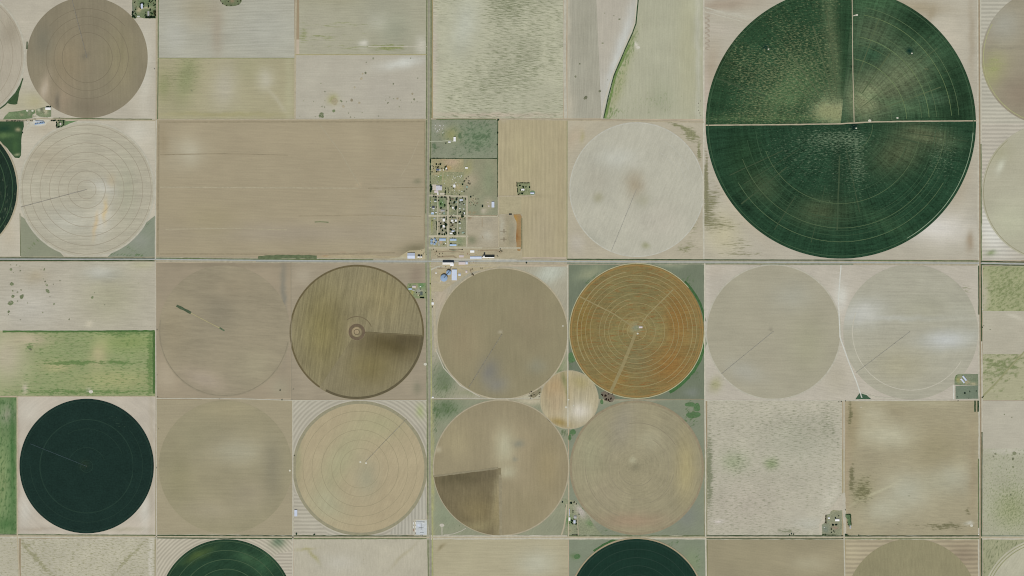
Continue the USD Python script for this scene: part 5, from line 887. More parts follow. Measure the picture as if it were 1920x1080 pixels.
for k in range(8):
    th = np.linspace(0, math.pi, 13)
    x0, x1 = -Lq / 2 + k * Lq / 8, -Lq / 2 + (k + 1) * Lq / 8
    rr = rq + (.06 if k % 2 else 0)
    V = np.r_[np.c_[np.full(13, x0), rr * np.cos(th), rr * .8 * np.sin(th)], np.c_[np.full(13, x1), rr * np.cos(th), rr * .8 * np.sin(th)]]
    i = np.arange(12); q = trimesh.Trimesh(V, np.vstack([np.c_[i, i + 1, 14 + i], np.c_[i, 14 + i, 13 + i]]))
    q.invert() if q.face_normals[:, 2].mean() < 0 else None
    part(t, 'roof_panel', q, M['ltblue'], smooth=40)
for s in (-1, 1):
    th = np.linspace(0, math.pi, 13); V = np.r_[[[s * Lq / 2, 0, 0]], np.c_[np.full(13, s * Lq / 2 - s * .05), rq * np.cos(th), rq * .8 * np.sin(th)]]
    part(t, 'end_wall', trimesh.Trimesh(V, [[0, k + 1, k + 2] if s > 0 else [0, k + 2, k + 1] for k in range(12)]), M['grey'])
for k, (x, y, r, lab) in enumerate(((809.4, 450.9, 2.3, 'at the northwest of the five beside the paved road'), (815, 448.8, 2.0, 'at the north of the five beside the paved road'), (817.4, 453, 2.2, 'at the east of the five beside the paved road'), (809.1, 456, 2.3, 'at the southwest of the five beside the paved road'), (814.8, 457.4, 2.1, 'at the south of the five beside the paved road'))):
    bin_('grain_bin', 'round blue bin ' + lab, x, y, r, 9.5, group='five round bins by the village', cap=.42)
for lab, x, y, w, d in (('long blue roofed shed nearest the five round bins', 829.7, 449.2, 12.4, 4.4), ('upper blue roofed shed east of the middle village street', 849.6, 449.5, 12.6, 3.6), ('lower blue roofed shed east of the middle village street', 849.5, 459.4, 12.6, 3.8)):
    B('shed', lab, 'shed', x, y, w, d, 4.2, roof='blue', pitch=.22, group='three long blue roofed sheds')
for k in range(5):
    B('container', 'small pale box in the column beside the long blue roofed shed', 'box', 823, 452.8 + 1.7 * k, 1.9, .8, 2.2, roof='ltblue', pitch=.06, group='column of pale boxes')
B('shed', 'pale blue shed standing upright in the scrap lot east of the village', 'shed', 924.3, 383.7, 5, 10.6, 4.6, roof='ltblue', ridge='y', pitch=.2)
B('shed', 'low black shed at the north end of the feed pens', 'shed', 957, 401.7, 5.4, 2.4, 2.6, roof='black', wall='dk', pitch=.1)
B('trailer_house', 'pinkish white trailer west of the pale blue shed', 'trailer', 916.6, 386.6, 1.8, 3.2, 2.6, roof='pink', ridge='y', pitch=.1)
B('trailer_house', 'tiny white box north of the pinkish trailer', 'trailer', 914.8, 379.4, 1.3, 1.6, 2.4, roof='pink', ridge='y', pitch=.1)
# the village houses: label, x, y, w, d, height, roof, ridge
houses = [
    ('white house at the end of the pale drive in the north pasture', 842.6, 266.3, 4.6, 2.6, 3, 'white', 'x', 'house'), ('white metal barn east of the house in the north pasture', 852.5, 261, 4.4, 8.2, 4.6, 'white', 'y', 'barn'),
    ('dark blue roofed house on the north village lot', 820.8, 318.2, 6, 3.4, 3.2, 'darkblue', 'x', 'house'), ('tiny white shed east of the dark blue roofed house', 825, 318.6, 2, 2.2, 2.6, 'white', 'x', 'shed'), ('thin white trailer on the north village lot', 831.4, 318.6, .9, 3.2, 2.6, 'white', 'y', 'trailer'),
    ('white cottage among trees on the north village lot', 837, 315.8, 2.6, 3, 3, 'white', 'y', 'house'), ('small brown roofed shed below the white cottage on the north lot', 838.2, 318.8, 2.6, 2.2, 2.8, 'brown', 'x', 'shed'), ('lone white trailer house in the grass northeast of the village', 874.6, 314.6, 5.2, 2.8, 3, 'white', 'x', 'house'),
    ('white church like house in the middle of the school block', 851.9, 349, 4.2, 4.8, 4, 'white', 'y', 'house'), ('tiny white porch on the north of the white house of the school block', 851.6, 345.4, 1.6, 2, 2.8, 'white', 'y', 'shed'), ('grey green roofed house among the eastern tracks', 875.6, 350.6, 3.2, 3.8, 3, 'green', 'y', 'house'), ('white shed in the southeast of the school block', 866, 358.6, 1.9, 1.2, 2.5, 'white', 'x', 'shed'),
    ('house with a dark north and white south roof in the first upper lot', 816.4, 375.4, 4.2, 3.6, 3.2, 'slate', 'x', 'house'), ('white porch below the dark roofed house in the first upper lot', 816.2, 378, 4.4, 1.2, 2.6, 'white', 'x', 'shed'), ('brown roofed house in the third upper lot', 848.2, 373.4, 4.6, 2.2, 3, 'brown', 'x', 'house'), ('small pale blue house beside tall trees in the third upper lot', 855.4, 379, 2.2, 3, 3, 'green', 'y', 'house'),
    ('pale blue roofed house in the northeast upper lot', 865, 374.8, 6, 3.2, 3.2, 'ltblue', 'x', 'house'), ('slate grey roofed house beside the paved road', 812.6, 388.2, 4.8, 3.6, 3.2, 'dark', 'x', 'house'), ('white lean-to south of the slate grey roofed house', 812.9, 391.3, 4, 1.6, 2.6, 'white', 'x', 'shed'), ('pale blue roofed house at the street corner beside the paved road', 811, 400.2, 5.6, 3.2, 3.2, 'blue', 'x', 'house'), ('narrow white strip roof north of the pale blue corner house', 811.2, 398, 4.2, 1, 2.6, 'white', 'x', 'shed'),
    ('small white shed east of the pale blue corner house', 817.6, 398.4, 2.8, 1.5, 2.6, 'white', 'x', 'shed'), ('grey roofed workshop in the pale compound of the second upper lot', 830, 394.8, 7.2, 3, 3.4, 'grey', 'x', 'house'), ('pale green roofed shed standing upright in the pale compound', 832.7, 400, 2.4, 3.8, 3, 'green', 'y', 'shed'), ('cream roofed shed in the southwest of the pale compound', 824.8, 400.6, 3.2, 2.6, 2.8, 'tan', 'x', 'shed'),
    ('white house beside the biggest round tree of the third upper lot', 849.2, 389.5, 2.8, 3.4, 3.2, 'white', 'y', 'house'), ('tiny white shed beside the biggest round tree', 851.6, 392, 1.4, 1.6, 2.4, 'white', 'x', 'shed'), ('low white trailer in the fourth upper lot', 862.2, 391.4, 2.8, 1.2, 2.6, 'white', 'x', 'trailer'), ('small white shed near the east street in the fourth upper lot', 869.6, 391.8, 1.6, 1.8, 2.5, 'white', 'x', 'shed'), ('narrow white house at the southeast corner of the upper blocks', 870.5, 399.8, 1.8, 4, 3, 'white', 'y', 'house'),
    ('white roofed house north in the second lower lot', 832.3, 412.6, 4.4, 5.2, 3.2, 'white', 'y', 'house'), ('left of the two white houses side by side in the third lower lot', 847.8, 413.6, 4, 3.6, 3.2, 'white', 'x', 'house'), ('right of the two white houses side by side in the third lower lot', 854.7, 413.8, 3.6, 4, 3.2, 'white', 'y', 'house'), ('small white trailer under the two side by side white houses', 849.4, 417.5, 3, 1.3, 2.6, 'white', 'x', 'trailer'),
    ('white roofed house south in the second lower lot between big trees', 832.2, 424.2, 4.2, 4.6, 3.2, 'white', 'y', 'house'), ('tan roofed house in the middle of the third lower lot', 851.2, 428, 3, 2.2, 3, 'tan', 'x', 'house'), ('white long trailer by a dark tree in the fourth lower lot', 862.2, 418.5, 4.2, 1.1, 2.6, 'white', 'x', 'trailer'), ('lone small white shed in the fourth lower lot', 862.5, 427.4, 2, 2, 2.6, 'white', 'x', 'shed'),
    ('bluish white roofed house north of the ring shaped tree clump', 849.8, 433.5, 6, 2.8, 3.2, 'ltblue', 'x', 'house'), ('white roofed house west of the ring shaped tree clump', 845.8, 437.6, 5, 2.8, 3.2, 'white', 'x', 'house'), ('pale grey ruin in the south of the fourth lower lot', 868.4, 436.2, 5, 3, 2.4, 'green', 'x', 'shed'), ('small white shed south of the blue roofed shed by the bins', 835.7, 456.4, 1.6, 2, 2.6, 'white', 'y', 'shed'), ('small blue trailer in the first lower lot', 814.6, 410.2, 3, 1.2, 2.5, 'ltblue', 'x', 'trailer'),
    ('white house of the lone farmstead in the ribbed field', 980.2, 355.6, 6, 3.2, 3.2, 'white', 'x', 'house'), ('white and blue shed on a round green lawn east of the lone farmhouse', 998, 362.3, 7.2, 3.2, 4, 'ltblue', 'x', 'shed'),
    ('long pale blue shed hidden in trees of the northwest farmstead', 266.1, 11.7, 4, 9, 4.2, 'ltblue', 'y', 'shed'), ('grey roofed long house of the northwest farmstead', 278.3, 26, 3.2, 10, 3.4, 'grey', 'y', 'house'), ('thin white trailer of the northwest farmstead', 259.6, 30.5, 5.2, 1.2, 2.6, 'white', 'x', 'trailer'),
    ('white shed at the top corner of the west machinery yard', 90.2, 203.6, 10.2, 4.4, 4.6, 'white', 'x', 'shed'), ('small white hut by the green field corner at the west farm', 51.3, 228.6, 1.4, 1.2, 2.4, 'white', 'x', 'shed'), ('pinkish roofed farmhouse ringed by trees above the ringed circle', 113.6, 232.6, 2.8, 4.4, 3.2, 'pink', 'y', 'house'), ('narrow pale shed west of the tree ringed farmhouse', 108.6, 228.6, 1.6, 4, 2.8, 'tan', 'y', 'shed'),
    ('pinkish grey shed of the farmstead beside the olive brown circle', 776.3, 537.4, 7, 3.6, 4, 'pink', 'x', 'shed'), ('blue and white roofed shed nearest the edge of the olive brown circle', 769.2, 541.6, 6.2, 3.2, 4, 'blue', 'x', 'shed'), ('small grey lean-to east of the blue and white shed', 775.4, 544, 4, 2.4, 3, 'grey', 'x', 'shed'), ('white small coop on the lawn beside the paved road', 788.4, 536.8, 2.4, 1.3, 2.4, 'white', 'x', 'shed'), ('slate roofed farmhouse with a black hedge south of it', 790.1, 550.6, 4.6, 6, 3.4, 'slate', 'y', 'house'), ('cream roofed garage west of the slate roofed farmhouse', 784.4, 553.2, 2.4, 2.8, 3, 'tan', 'y', 'garage'), ('white house east of the paved road below the grain tanks', 811.4, 569, 4.4, 4.6, 3.2, 'white', 'y', 'house'), ('white pump house at the corner of the green triangle by the paved road', 811.4, 744.8, 3.8, 2.2, 2.8, 'white', 'x', 'shed'),
    ('white trailer house below the row of grey bins at the south farmstead', 1067.8, 973.2, 3.2, 6.4, 3, 'white', 'y', 'house'), ('tan roofed house at the south farmstead', 1078.4, 969.4, 5.2, 5.6, 3.2, 'grey', 'x', 'house'), ('grey blue roofed house among green trees at the south farmstead', 1077.2, 978.4, 4, 6, 3.2, 'ltblue', 'y', 'house'),
    ('white barn of the southeast farmstead', 1569.7, 975, 8, 4.2, 4.2, 'white', 'x', 'barn'), ('small white and blue shed west of the white barn at the southeast farmstead', 1554.2, 971.2, 4, 2.4, 3, 'white', 'x', 'shed'), ('tiny pale shed below the small white and blue shed', 1554, 976.2, 1.8, 1, 2.2, 'green', 'x', 'shed'), ('low white trough in the pen of the southeast farmstead', 1545.8, 988.4, 2.2, .8, 1.4, 'white', 'x', 'trough'), ('upper pale blue hut at the tip of the garden patch', 1594.2, 986, 2.4, 1.4, 2.6, 'ltblue', 'x', 'shed'), ('lower pale blue hut at the tip of the garden patch', 1594.3, 989.5, 2.6, 1.6, 2.6, 'ltblue', 'x', 'shed'),
    ('white well shed in the heart of the orange brown circle', 1201.2, 613.4, 6.6, 3.6, 3.4, 'pink', 'x', 'shed'), ('blue white long tank house on the edge of the straw circle square', 554.7, 962, 5.4, 12, 3.6, 'ltblue', 'y', 'shed'), ('tiny white hut on the pad beside the brown section road', 1842, 580.6, 1.2, 1.2, 2.2, 'pink', 'x', 'shed'), ('tiny white pump hut beside the crossing at the right', 1834.6, 1002, 1.4, 1.4, 2.2, 'white', 'x', 'shed')]
PLACES = []
for lab, x, y, w, d, h, roof, ridge, kind in houses:
    PLACES.append((x, y, lab))
    gable(kind if kind != 'trailer' else 'trailer_house', lab, kind, x, y, w, d, h, roof=roof, ridge=ridge, pitch=.1 if kind in ('trailer', 'trough') else .3, wall='wall2' if roof in ('brown', 'tan') else 'wall', chimney=(kind == 'house' and w > 3))
gable('school', 'pale grey flat roofed school on a pinkish yard by the paved road', 'school', 823, 352.4, 11.4, 9, 4.5, roof='pale_grey', flat=True)
gable('school_wing', 'pale flat south wing of the school', 'school wing', 818, 359.4, 7.6, 4.6, 4.0, roof='pink', flat=True)
gable('school_wing', 'narrow white wing between the school and the street', 'school wing', 821, 362.8, 2.2, 4.8, 3.6, roof='white', flat=True)
patch('school_yard', 'pinkish concrete school yard beside the big tree clump', R(810.4, 346, 818, 356.4), (198, 182, 164), z=.7, mat=mats['bare'], jitter=.4)
patch('school_yard', 'pinkish parking strip in front of the school', R(824.4, 361.8, 834.2, 365.2), (198, 184, 162), z=.7, mat=mats['bare'], jitter=.4)
for lab, x, y, w, d in (('left of the two slanted pale blue sheds by the brown section road', 1805.6, 714.6, 3.0, 8.2), ('right of the two slanted pale blue sheds by the brown section road', 1808.5, 709.2, 3.2, 11)):
    gable('shed', lab, 'shed', x, y, w, d, 3.6, roof='ltblue', ridge='y', rot=39, group='two slanted sheds')
gable('shed', 'small white house northwest of the two slanted sheds', 'house', 1802, 711, 2.6, 2.2, 3, roof='white', rot=39)
# rows of bins
for k in range(9):
    bin_('grain_bin', 'small blue steel bin in the upper row at the west farm', 67 + 1.75 * k, 226.9 + .06 * k, .8, 5, group='upper row of small bins at the west farm', cap=.5)
for lab, x, y, r in (('leftmost of the lower row of blue bins at the west farm', 66.6, 233, 1.5), ('second from left of the lower row of blue bins at the west farm', 69.6, 232.4, 1.5), ('third from left of the lower row of blue bins at the west farm', 72.8, 232.2, 1.2), ('third from right of the lower row of blue bins at the west farm', 75.8, 231.6, 1.6), ('second from right of the lower row of blue bins at the west farm', 79, 231.2, 1.6), ('rightmost of the lower row of blue bins at the west farm', 82.2, 230.6, 1.6)):
    bin_('grain_bin', lab, x, y, r, 8, group='lower row of bins at the west farm', cap=.5)
for k in range(8):
    bin_('feed_bin', 'small grey feed bin in the column above the white trailer house', 1067.6, 954.6 + 1.75 * k, .75, 4.5, group='column of feed bins at the south farmstead', roof='ltblue', mat='grey', cap=.5)


def trailer(label, x, y, w, d, col, group=None):
    X, Y = W(x, y)
    t = thing('cargo_trailer', label, 'trailer', (X, Y, .85), 0, group)
    a, b = w * S, d * S
    part(t, 'body', box(a, b, 2.7, z=1.1), M[col]); part(t, 'chassis', box(a * .7, b * .96, .35, z=.74), M['dk'])
    for sx in (-1, 1):
        for yy in (-.36, -.26, .34):
            c = trimesh.creation.cylinder(radius=.5, height=.35, sections=14); c.apply_transform(trimesh.transformations.rotation_matrix(math.pi / 2, [0, 1, 0])); c.apply_translation([sx * a * .36, yy * b, .5])
            part(t, 'wheel', c, M['tyre'])


for lab, x, y, c in (('upper white trailer in the left file by the gravel lot', 775.4, 981, 'white'), ('lower white trailer in the left file by the gravel lot', 775.4, 988, 'white'), ('rusty red trailer below the white trailers by the gravel lot', 775.6, 994, 'rust'), ('upper white trailer on the edge of the gravel lot', 779.5, 980.8, 'white'), ('middle white trailer on the edge of the gravel lot', 779.5, 987.8, 'white'), ('lower white trailer on the edge of the gravel lot', 779.4, 995, 'white')):
    trailer(lab, x, y, .95, 4.2, c, 'trailers parked by the gravel lot')
trailer('white trailer parked crosswise in the north of the gravel lot', 794.2, 980.4, 2.8, 1.2, 'white')
for k, (x, y, a, b) in enumerate(((789.6, 981.5, 789.6, 993), (785, 989.2, 794, 989.2), (787.4, 999, 794.6, 999), (780.5, 978.3, 796, 978.3))):
    X, Y = W((x + a) / 2, (y + b) / 2); L = math.hypot(a - x, b - y) * S
    t = thing('pipe_rack', ('dark upright pipe run in the gravel lot', 'dark cross pipe run in the gravel lot', 'short pipe run in the south of the gravel lot', 'pipe run along the north edge of the gravel lot')[k], 'pipe rack', (X, Y, .85), 90 if a == x else 0)
    for s in (-.5, .1, .7):
        part(t, 'pipe', bar([-L / 2, s, 1.4], [L / 2, s, 1.4], .22, 6), M['dk'])
    for q in np.linspace(-L / 2, L / 2, 6):
        part(t, 'support', box(.25, 1.8, 1.2, q, 0, 0), M['dk'])
for x, y in ((789.4, 1003.5), (792.6, 1003.7), (779.2, 1000)):
    bin_('storage_tank', 'small dark tank at the south edge of the gravel lot', x, y, .7, 3.2, group='dark tanks by the gravel lot', mat='dk', roof='dk', cap=.2)

# ------------------------------------------------------------------ center pivot irrigators
def pivot(label, cx, cy, ex, ey, spans, metal_='grey'):
    X, Y = W(cx, cy); L = math.hypot(ex - cx, ey - cy) * S; ang = math.degrees(math.atan2(cy - ey, ex - cx))
    t = thing('center_pivot', label, 'irrigator', (X, Y, .6), ang, 'center pivot irrigators')
    part(t, 'pivot_tower', join(*[bar([sx * 2, sy * 2, 0], [sx * .3, sy * .3, 4.2], .15) for sx in (-1, 1) for sy in (-1, 1)], cyl(.4, 4.6, n=10)), M['dk'])
    d = L / spans
    for k in range(spans):
        a, b = 0 + k * d, (k + 1) * d
        xs = np.linspace(a, b, 7); zs = 3.8 + 1.2 * np.sin(np.linspace(0, math.pi, 7))
        ms = [bar([xs[i], 0, zs[i]], [xs[i + 1], 0, zs[i + 1]], .2, 6) for i in range(6)]
        for s in (-1, 1):
            ms += [bar([xs[i], s * .9 if 0 < i < 6 else 0, zs[i] - (1.3 if 0 < i < 6 else 0)], [xs[i + 1], s * .9 if 0 < i + 1 < 6 else 0, zs[i + 1] - (1.3 if 0 < i + 1 < 6 else 0)], .12, 4) for i in range(6)]
            ms += [bar([xs[i], 0, zs[i]], [xs[i], s * .9, zs[i] - 1.3], .08, 4) for i in range(1, 6)]
        part(t, 'span', join(*ms), M[metal_])
        tw = part(t, 'drive_tower', join(*[bar([b, s * 2.2, .8], [b, 0, 3.7], .16) for s in (-1, 1)], bar([b, -2.2, .8], [b, 2.2, .8], .18)), M['dk'])
        for s in (-1, 1):
            c = trimesh.creation.cylinder(radius=.75, height=.45, sections=14); c.apply_transform(trimesh.transformations.rotation_matrix(math.pi / 2, [1, 0, 0] if False else [0, 1, 0])); c.apply_translation([b, s * 2.2, .75])
            part(tw, 'wheel', c, M['tyre'])


pivot('irrigator arm pointing up in the brown northwest circle', 163, 108, 134.5, -3, 7)
pivot('irrigator arm pointing west in the circle with seven wheel rings', 162, 355.5, 40, 388, 7)
pivot('irrigator arm pointing southwest in the pale circle north of the highway', 1193, 356, 1147, 469, 7)
pivot('irrigator arm pointing southwest in the taupe circle below the grain elevator', 941, 627, 879, 726, 7)
pivot('irrigator arm pointing southwest in the left pale circle', 1450, 621.5, 1353, 701, 7)
pivot('irrigator arm pointing southwest in the right pale circle', 1706, 622, 1605, 699, 7)
pivot('irrigator arm pointing northeast in the straw yellow circle', 686, 865, 762, 786, 6)
pivot('irrigator arm pointing northwest in the blackish green circle', 162, 874, 57, 832, 7, 'dk')
track_pts = [(1192.6, 357), (1147, 469)]
circle('pale sandy circle with weedy corners north of the highway', 1194, 355.5, 126, (191, 181, 160), mk(row=(68, 60, 9, .12), blotch=(140, .1), weedp=(60, 16, 8, (140, 144, 110)), ring=(*W(1194, 355), 22, .05)), wbase=.05, rings=((104, 20, 60), (92, 10, 50), (82, 20, 60)), ringcol=dirt('b4ring', (196, 187, 168)), ringw=.7, rim=(125.5, 1.6, dirt('b4rim', (206, 197, 178))), mottle=.03, spokes=[(track_pts, .3, dirt('wet3', (160, 152, 132)))],
       blobs=[(1194, 350, 20, 26, 0, (168, 154, 130), .6), (1120, 330, 40, 50, 0, (180, 170, 150), .6), (1215, 463, 7, 6, 0, (144, 142, 108), .7), (1125, 375, 10, 10, 0, (166, 158, 132), .6), (1240, 420, 50, 40, 0, (192, 180, 160), .5), (1160, 300, 40, 20, 0, (196, 188, 170), .6), (1110, 450, 30, 12, 30, (178, 170, 150), .6), (1210, 380, 16, 12, 0, (172, 164, 140), .5)])
field('pale tan square around the pale sandy circle north of the highway', (1063.5, 226, 1319, 486), (181, 167, 143), mk(row=(0, 110, 8, .10), weedp=(0, 36, 9, (120, 120, 80)), ring=(*W(1194, 355), 20, .10)), wbase=.04, weeds=[(1305, 430, 14, 40, 15, .5), (1285, 470, 36, 14, 0, .5), (1298, 256, 20, 14, 50, .9), (1314, 290, 5, 24, 0, .9), (1272, 237, 24, 5, 25, .8)], blobs=[(1080, 260, 16, 30, 30, (182, 164, 138), .6), (1085, 460, 16, 20, 0, (190, 176, 156), .6), (1095, 260, 4, 12, 0, (170, 158, 118), .5)])
# ------------------------------------------------------------------ trees
def leafy(key, dark, light, thin=.25):
    a, b = alb(dark), alb(light)
    usdkit.material(stage, '/World/Looks/' + key, {
        'o': ('object_info', {}), 'i': ('geometry', {}), 'x': ('mix_color', {'a': a, 'b': b}), 'k': ('map_range', {'to_min': .75, 'to_max': 1.2}), 'v': ('vector_math', {'math_type': 'scale'}),
        'd': ('diffuse_bsdf', {'roughness': .6}), 't': ('translucent_bsdf', {}), 'm': ('mix_closure', {'fac': thin})},
        [('i.random_per_island', 'x.fac'), ('o.random', 'k.value'), ('x.result', 'v.vector1'), ('k.result', 'v.scale'), ('v.vector', 'd.color'), ('v.vector', 't.color'), ('d.BSDF', 'm.closure1'), ('t.BSDF', 'm.closure2')], surface='m.closure')
    return '/World/Looks/' + key


LEAF = dict(dark=leafy('leaf_dark', (42, 66, 44), (82, 106, 68)), mid=leafy('leaf_mid', (62, 92, 54), (106, 128, 78)), olive=leafy('leaf_olive', (70, 70, 46), (104, 102, 66)), brown=leafy('leaf_brown', (72, 52, 40), (112, 80, 58)), weed=leafy('leaf_weed', (142, 146, 116), (176, 176, 146), .08), weedg=leafy('leaf_weed_green', (138, 150, 112), (168, 176, 138), .08), weedy=leafy('leaf_weed_pale', (184, 174, 146), (200, 190, 164), .08))


def crown_mesh(seed, h, r, n, lobes, cone_=False, leaf=.9):
    g = np.random.default_rng(seed)
    C = []
    for k in range(lobes):
        a = g.uniform(0, 6.283); q = g.uniform(.15, .6) * r if k else 0
        C.append((q * math.cos(a), q * math.sin(a), h * g.uniform(.5, .75), r * g.uniform(.45, .7)))
    P = []
    while len(P) < n:
        c = C[g.integers(lobes)]
        d = g.normal(size=3); d /= np.linalg.norm(d)
        p = np.array(c[:3]) + d * c[3] * g.uniform(.55, 1.0) * np.array([1, 1, .9])
        if cone_:
            z = g.uniform(.08, 1) * h; rr = r * (1 - z / h) ** .8 * g.uniform(.6, 1); a = g.uniform(0, 6.283)
            p = np.array([rr * math.cos(a), rr * math.sin(a), z])
        if p[2] > .12 * h:
            P.append(p)
    P = np.array(P)
    u = g.normal(size=(n, 3)); u /= np.linalg.norm(u, axis=1)[:, None]
    w = g.normal(size=(n, 3)); w -= (w * u).sum(1)[:, None] * u; w /= np.linalg.norm(w, axis=1)[:, None]
    s = leaf * g.uniform(.7, 1.4, n)[:, None]
    V = np.stack([P - u * s, P - w * s * .7, P + u * s, P + w * s * .7], 1).reshape(-1, 3)
    i = np.arange(n) * 4
    return trimesh.Trimesh(V, np.vstack([np.c_[i, i + 1, i + 2], np.c_[i, i + 2, i + 3]]), process=False)


def trunk_mesh(h, r, seed):
    g = np.random.default_rng(seed + 90)
    ms = [trimesh.creation.cone(radius=r, height=h * .75, sections=7)]
    for k in range(4):
        a = g.uniform(0, 6.28); z = h * g.uniform(.28, .5); ms.append(bar([0, 0, z], [math.cos(a) * h * .2, math.sin(a) * h * .2, z + h * .2], r * .3, 4))
    return join(*ms)


protos = {}
KIND = {'round': (8.5, 4.2, 300, 5, False, .95, 'dark', 'shade_tree'), 'green': (7.5, 3.9, 280, 5, False, .9, 'mid', 'shade_tree'), 'olive': (6.5, 3.4, 200, 4, False, .85, 'olive', 'shade_tree'), 'brown': (5, 2.8, 170, 4, False, .75, 'brown', 'bare_tree'), 'cedar': (8, 2.6, 260, 3, True, .8, 'dark', 'cedar_tree')}


def tree(kind, px, py, size, label, group):
    """size: crown radius in photo pixels."""
    h, r, n, lobes, cn, leaf, mat, name = KIND[kind]
    X, Y = W(px, py); k = size * 1.18 * S / r
    variant = (kind, int(rng.integers(3)))
    rz = float(rng.uniform(0, 360)); kz = k ** .6 * float(rng.uniform(.85, 1.15))
    if variant not in protos:
        t = thing(name, label, 'tree', (X, Y, .5), rz, group)
        UsdGeom.Xformable(t).AddScaleOp().Set(Gf.Vec3f(k, k, kz))
        sd = 100 + 7 * variant[1] + len(kind)
        part(t, 'trunk', trunk_mesh(h, .35, sd), M['wood']); part(t, 'crown', crown_mesh(sd, h, r, n, lobes, cn, leaf), LEAF[mat])
        protos[variant] = t
    else:
        t = UsdGeom.Xform.Define(stage, numbered('/World', name)).GetPrim()
        t.GetReferences().AddInternalReference(protos[variant].GetPath()); t.SetInstanceable(True)
        tag(t, label, 'tree', group)
        for nm, ty, v in (('translate', Sdf.ValueTypeNames.Double3, Gf.Vec3d(X, Y, .5)), ('rotateZ', Sdf.ValueTypeNames.Float, rz), ('scale', Sdf.ValueTypeNames.Float3, Gf.Vec3f(k, k, kz))):
            t.CreateAttribute('xformOp:' + nm, ty).Set(v)


named = set()


def place_label(kind, px, py, size):
    """Which tree this is, told by the nearest building."""
    for d, x, y, lab in sorted((math.hypot(px - x, py - y), x, y, lab) for x, y, lab in PLACES)[:4]:
        t = told_by(kind, px, py, size, d, x, y, lab) if d < 16 else None
        if t:
            return t


def told_by(kind, px, py, size, d, x, y, lab):
    way = ['east', 'northeast', 'north', 'northwest', 'west', 'southwest', 'south', 'southeast'][int(round(math.degrees(math.atan2(y - py, px - x)) / 45)) % 8]
    hue = dict(round='dark', green='green', olive='olive', brown='brown', cedar='pointed')[kind]
    for pre in (hue + ' tree', ('large ' if size > 1.3 else 'small ') + hue + ' tree', ('nearer ' if d < 5 else 'farther ') + hue + ' tree'):
        t = f'{pre} {way} of the {lab}'
        if t not in named and len(t.split()) <= 16:
            named.add(t)
            return t
    return None


def grove(label, group, kind, pts):
    for p in pts:
        k, s = p[3] if len(p) > 3 else kind, p[2] if len(p) > 2 else 1.1
        own = place_label(k, p[0], p[1], s)
        tree(k, p[0], p[1], s, own or label or 'lone dark round tree', group if not own else None)


def belt(label, kind, pts, name='tree_belt'):
    """Trees grown into one mass: a hedge, windbreak or thicket."""
    T, C, g = [], [], np.random.default_rng(len(pts) * 7 + int(pts[0][0]))
    for p in pts:
        h, r, n, lobes, cn, leaf, mat, _ = KIND[p[3] if len(p) > 3 else kind]
        k = (p[2] if len(p) > 2 else 1.1) * S / r; X, Y = W(p[0], p[1])
        M4 = trimesh.transformations.rotation_matrix(g.uniform(0, 6.28), [0, 0, 1]) @ np.diag([k, k, k ** .6, 1]); M4[:3, 3] = X, Y, .5
        c = crown_mesh(int(g.integers(9)), h, r, int(n * .6), lobes, cn, leaf * 1.25); c.apply_transform(M4); C.append(c)
        t = trunk_mesh(h, .35, 3); t.apply_transform(M4); T.append(t)
    t = thing(name, label, 'hedge' if name == 'hedge' else 'trees', kind='stuff')
    part(t, 'trunk', join(*T), M['wood'], kind='stuff'); part(t, 'crown', join(*C), LEAF[KIND[kind][6]], kind='stuff')


def line(x0, y0, x1, y1, n, r=1.0, jit=.3, kind=None):
    o = []
    for k in range(n):
        f = (k + .5) / n
        o.append((x0 + (x1 - x0) * f + rng.uniform(-jit, jit), y0 + (y1 - y0) * f + rng.uniform(-jit, jit), r * rng.uniform(.75, 1.2)) + ((kind,) if kind else ()))
    return o


belt('dark fence row of small trees along the north side of the village lots', 'round', line(809, 297, 832, 297, 9, .8) + line(835, 297, 864, 297.6, 8, .6))
belt('tall dark hedge between the north village lot and the paved road', 'cedar', [(807, 299, 1.2), (807, 301, 1.2), (807, 303, 1.3), (807, 305, 1.1), (806.8, 312, 1.2), (806.8, 314, 1.2), (806.7, 316, 1.2), (806.6, 318, 1.1)], name='hedge')
grove('dark tree around the dark blue roofed house of the north lot', 'trees of the north village lot', 'round', [(818, 308, 1.3), (823, 308.6, 1.2), (826, 308.4, 1.4), (817.4, 313, 1), (820.6, 314, 1.2), (822.6, 313.4, 1.1), (828.6, 316, 1), (834.4, 314, 1.5, 'green'), (837, 312.4, 1.3), (833.6, 317, 1.3, 'green'), (810, 311, .9, 'olive'), (812.4, 313, .9, 'olive'), (813, 316, .8, 'olive')])
grove('small tree along the lane south of the north village lot', 'lane trees of the north lot', 'round', [(808, 322.5, .9), (810.4, 322.5, .8), (818, 322.4, 1), (821.4, 322.4, .9), (807, 327, 1, 'olive'), (806.8, 341.6, 1.1, 'olive')])
grove('big dark tree in the clump between the school yard and the paved road', 'tree clump beside the school', 'round', [(807.4, 348, 2), (808, 351, 2.1), (809, 354.4, 2), (807.4, 356, 2), (807.4, 358.6, 1.8), (809.4, 351, 1.4)])
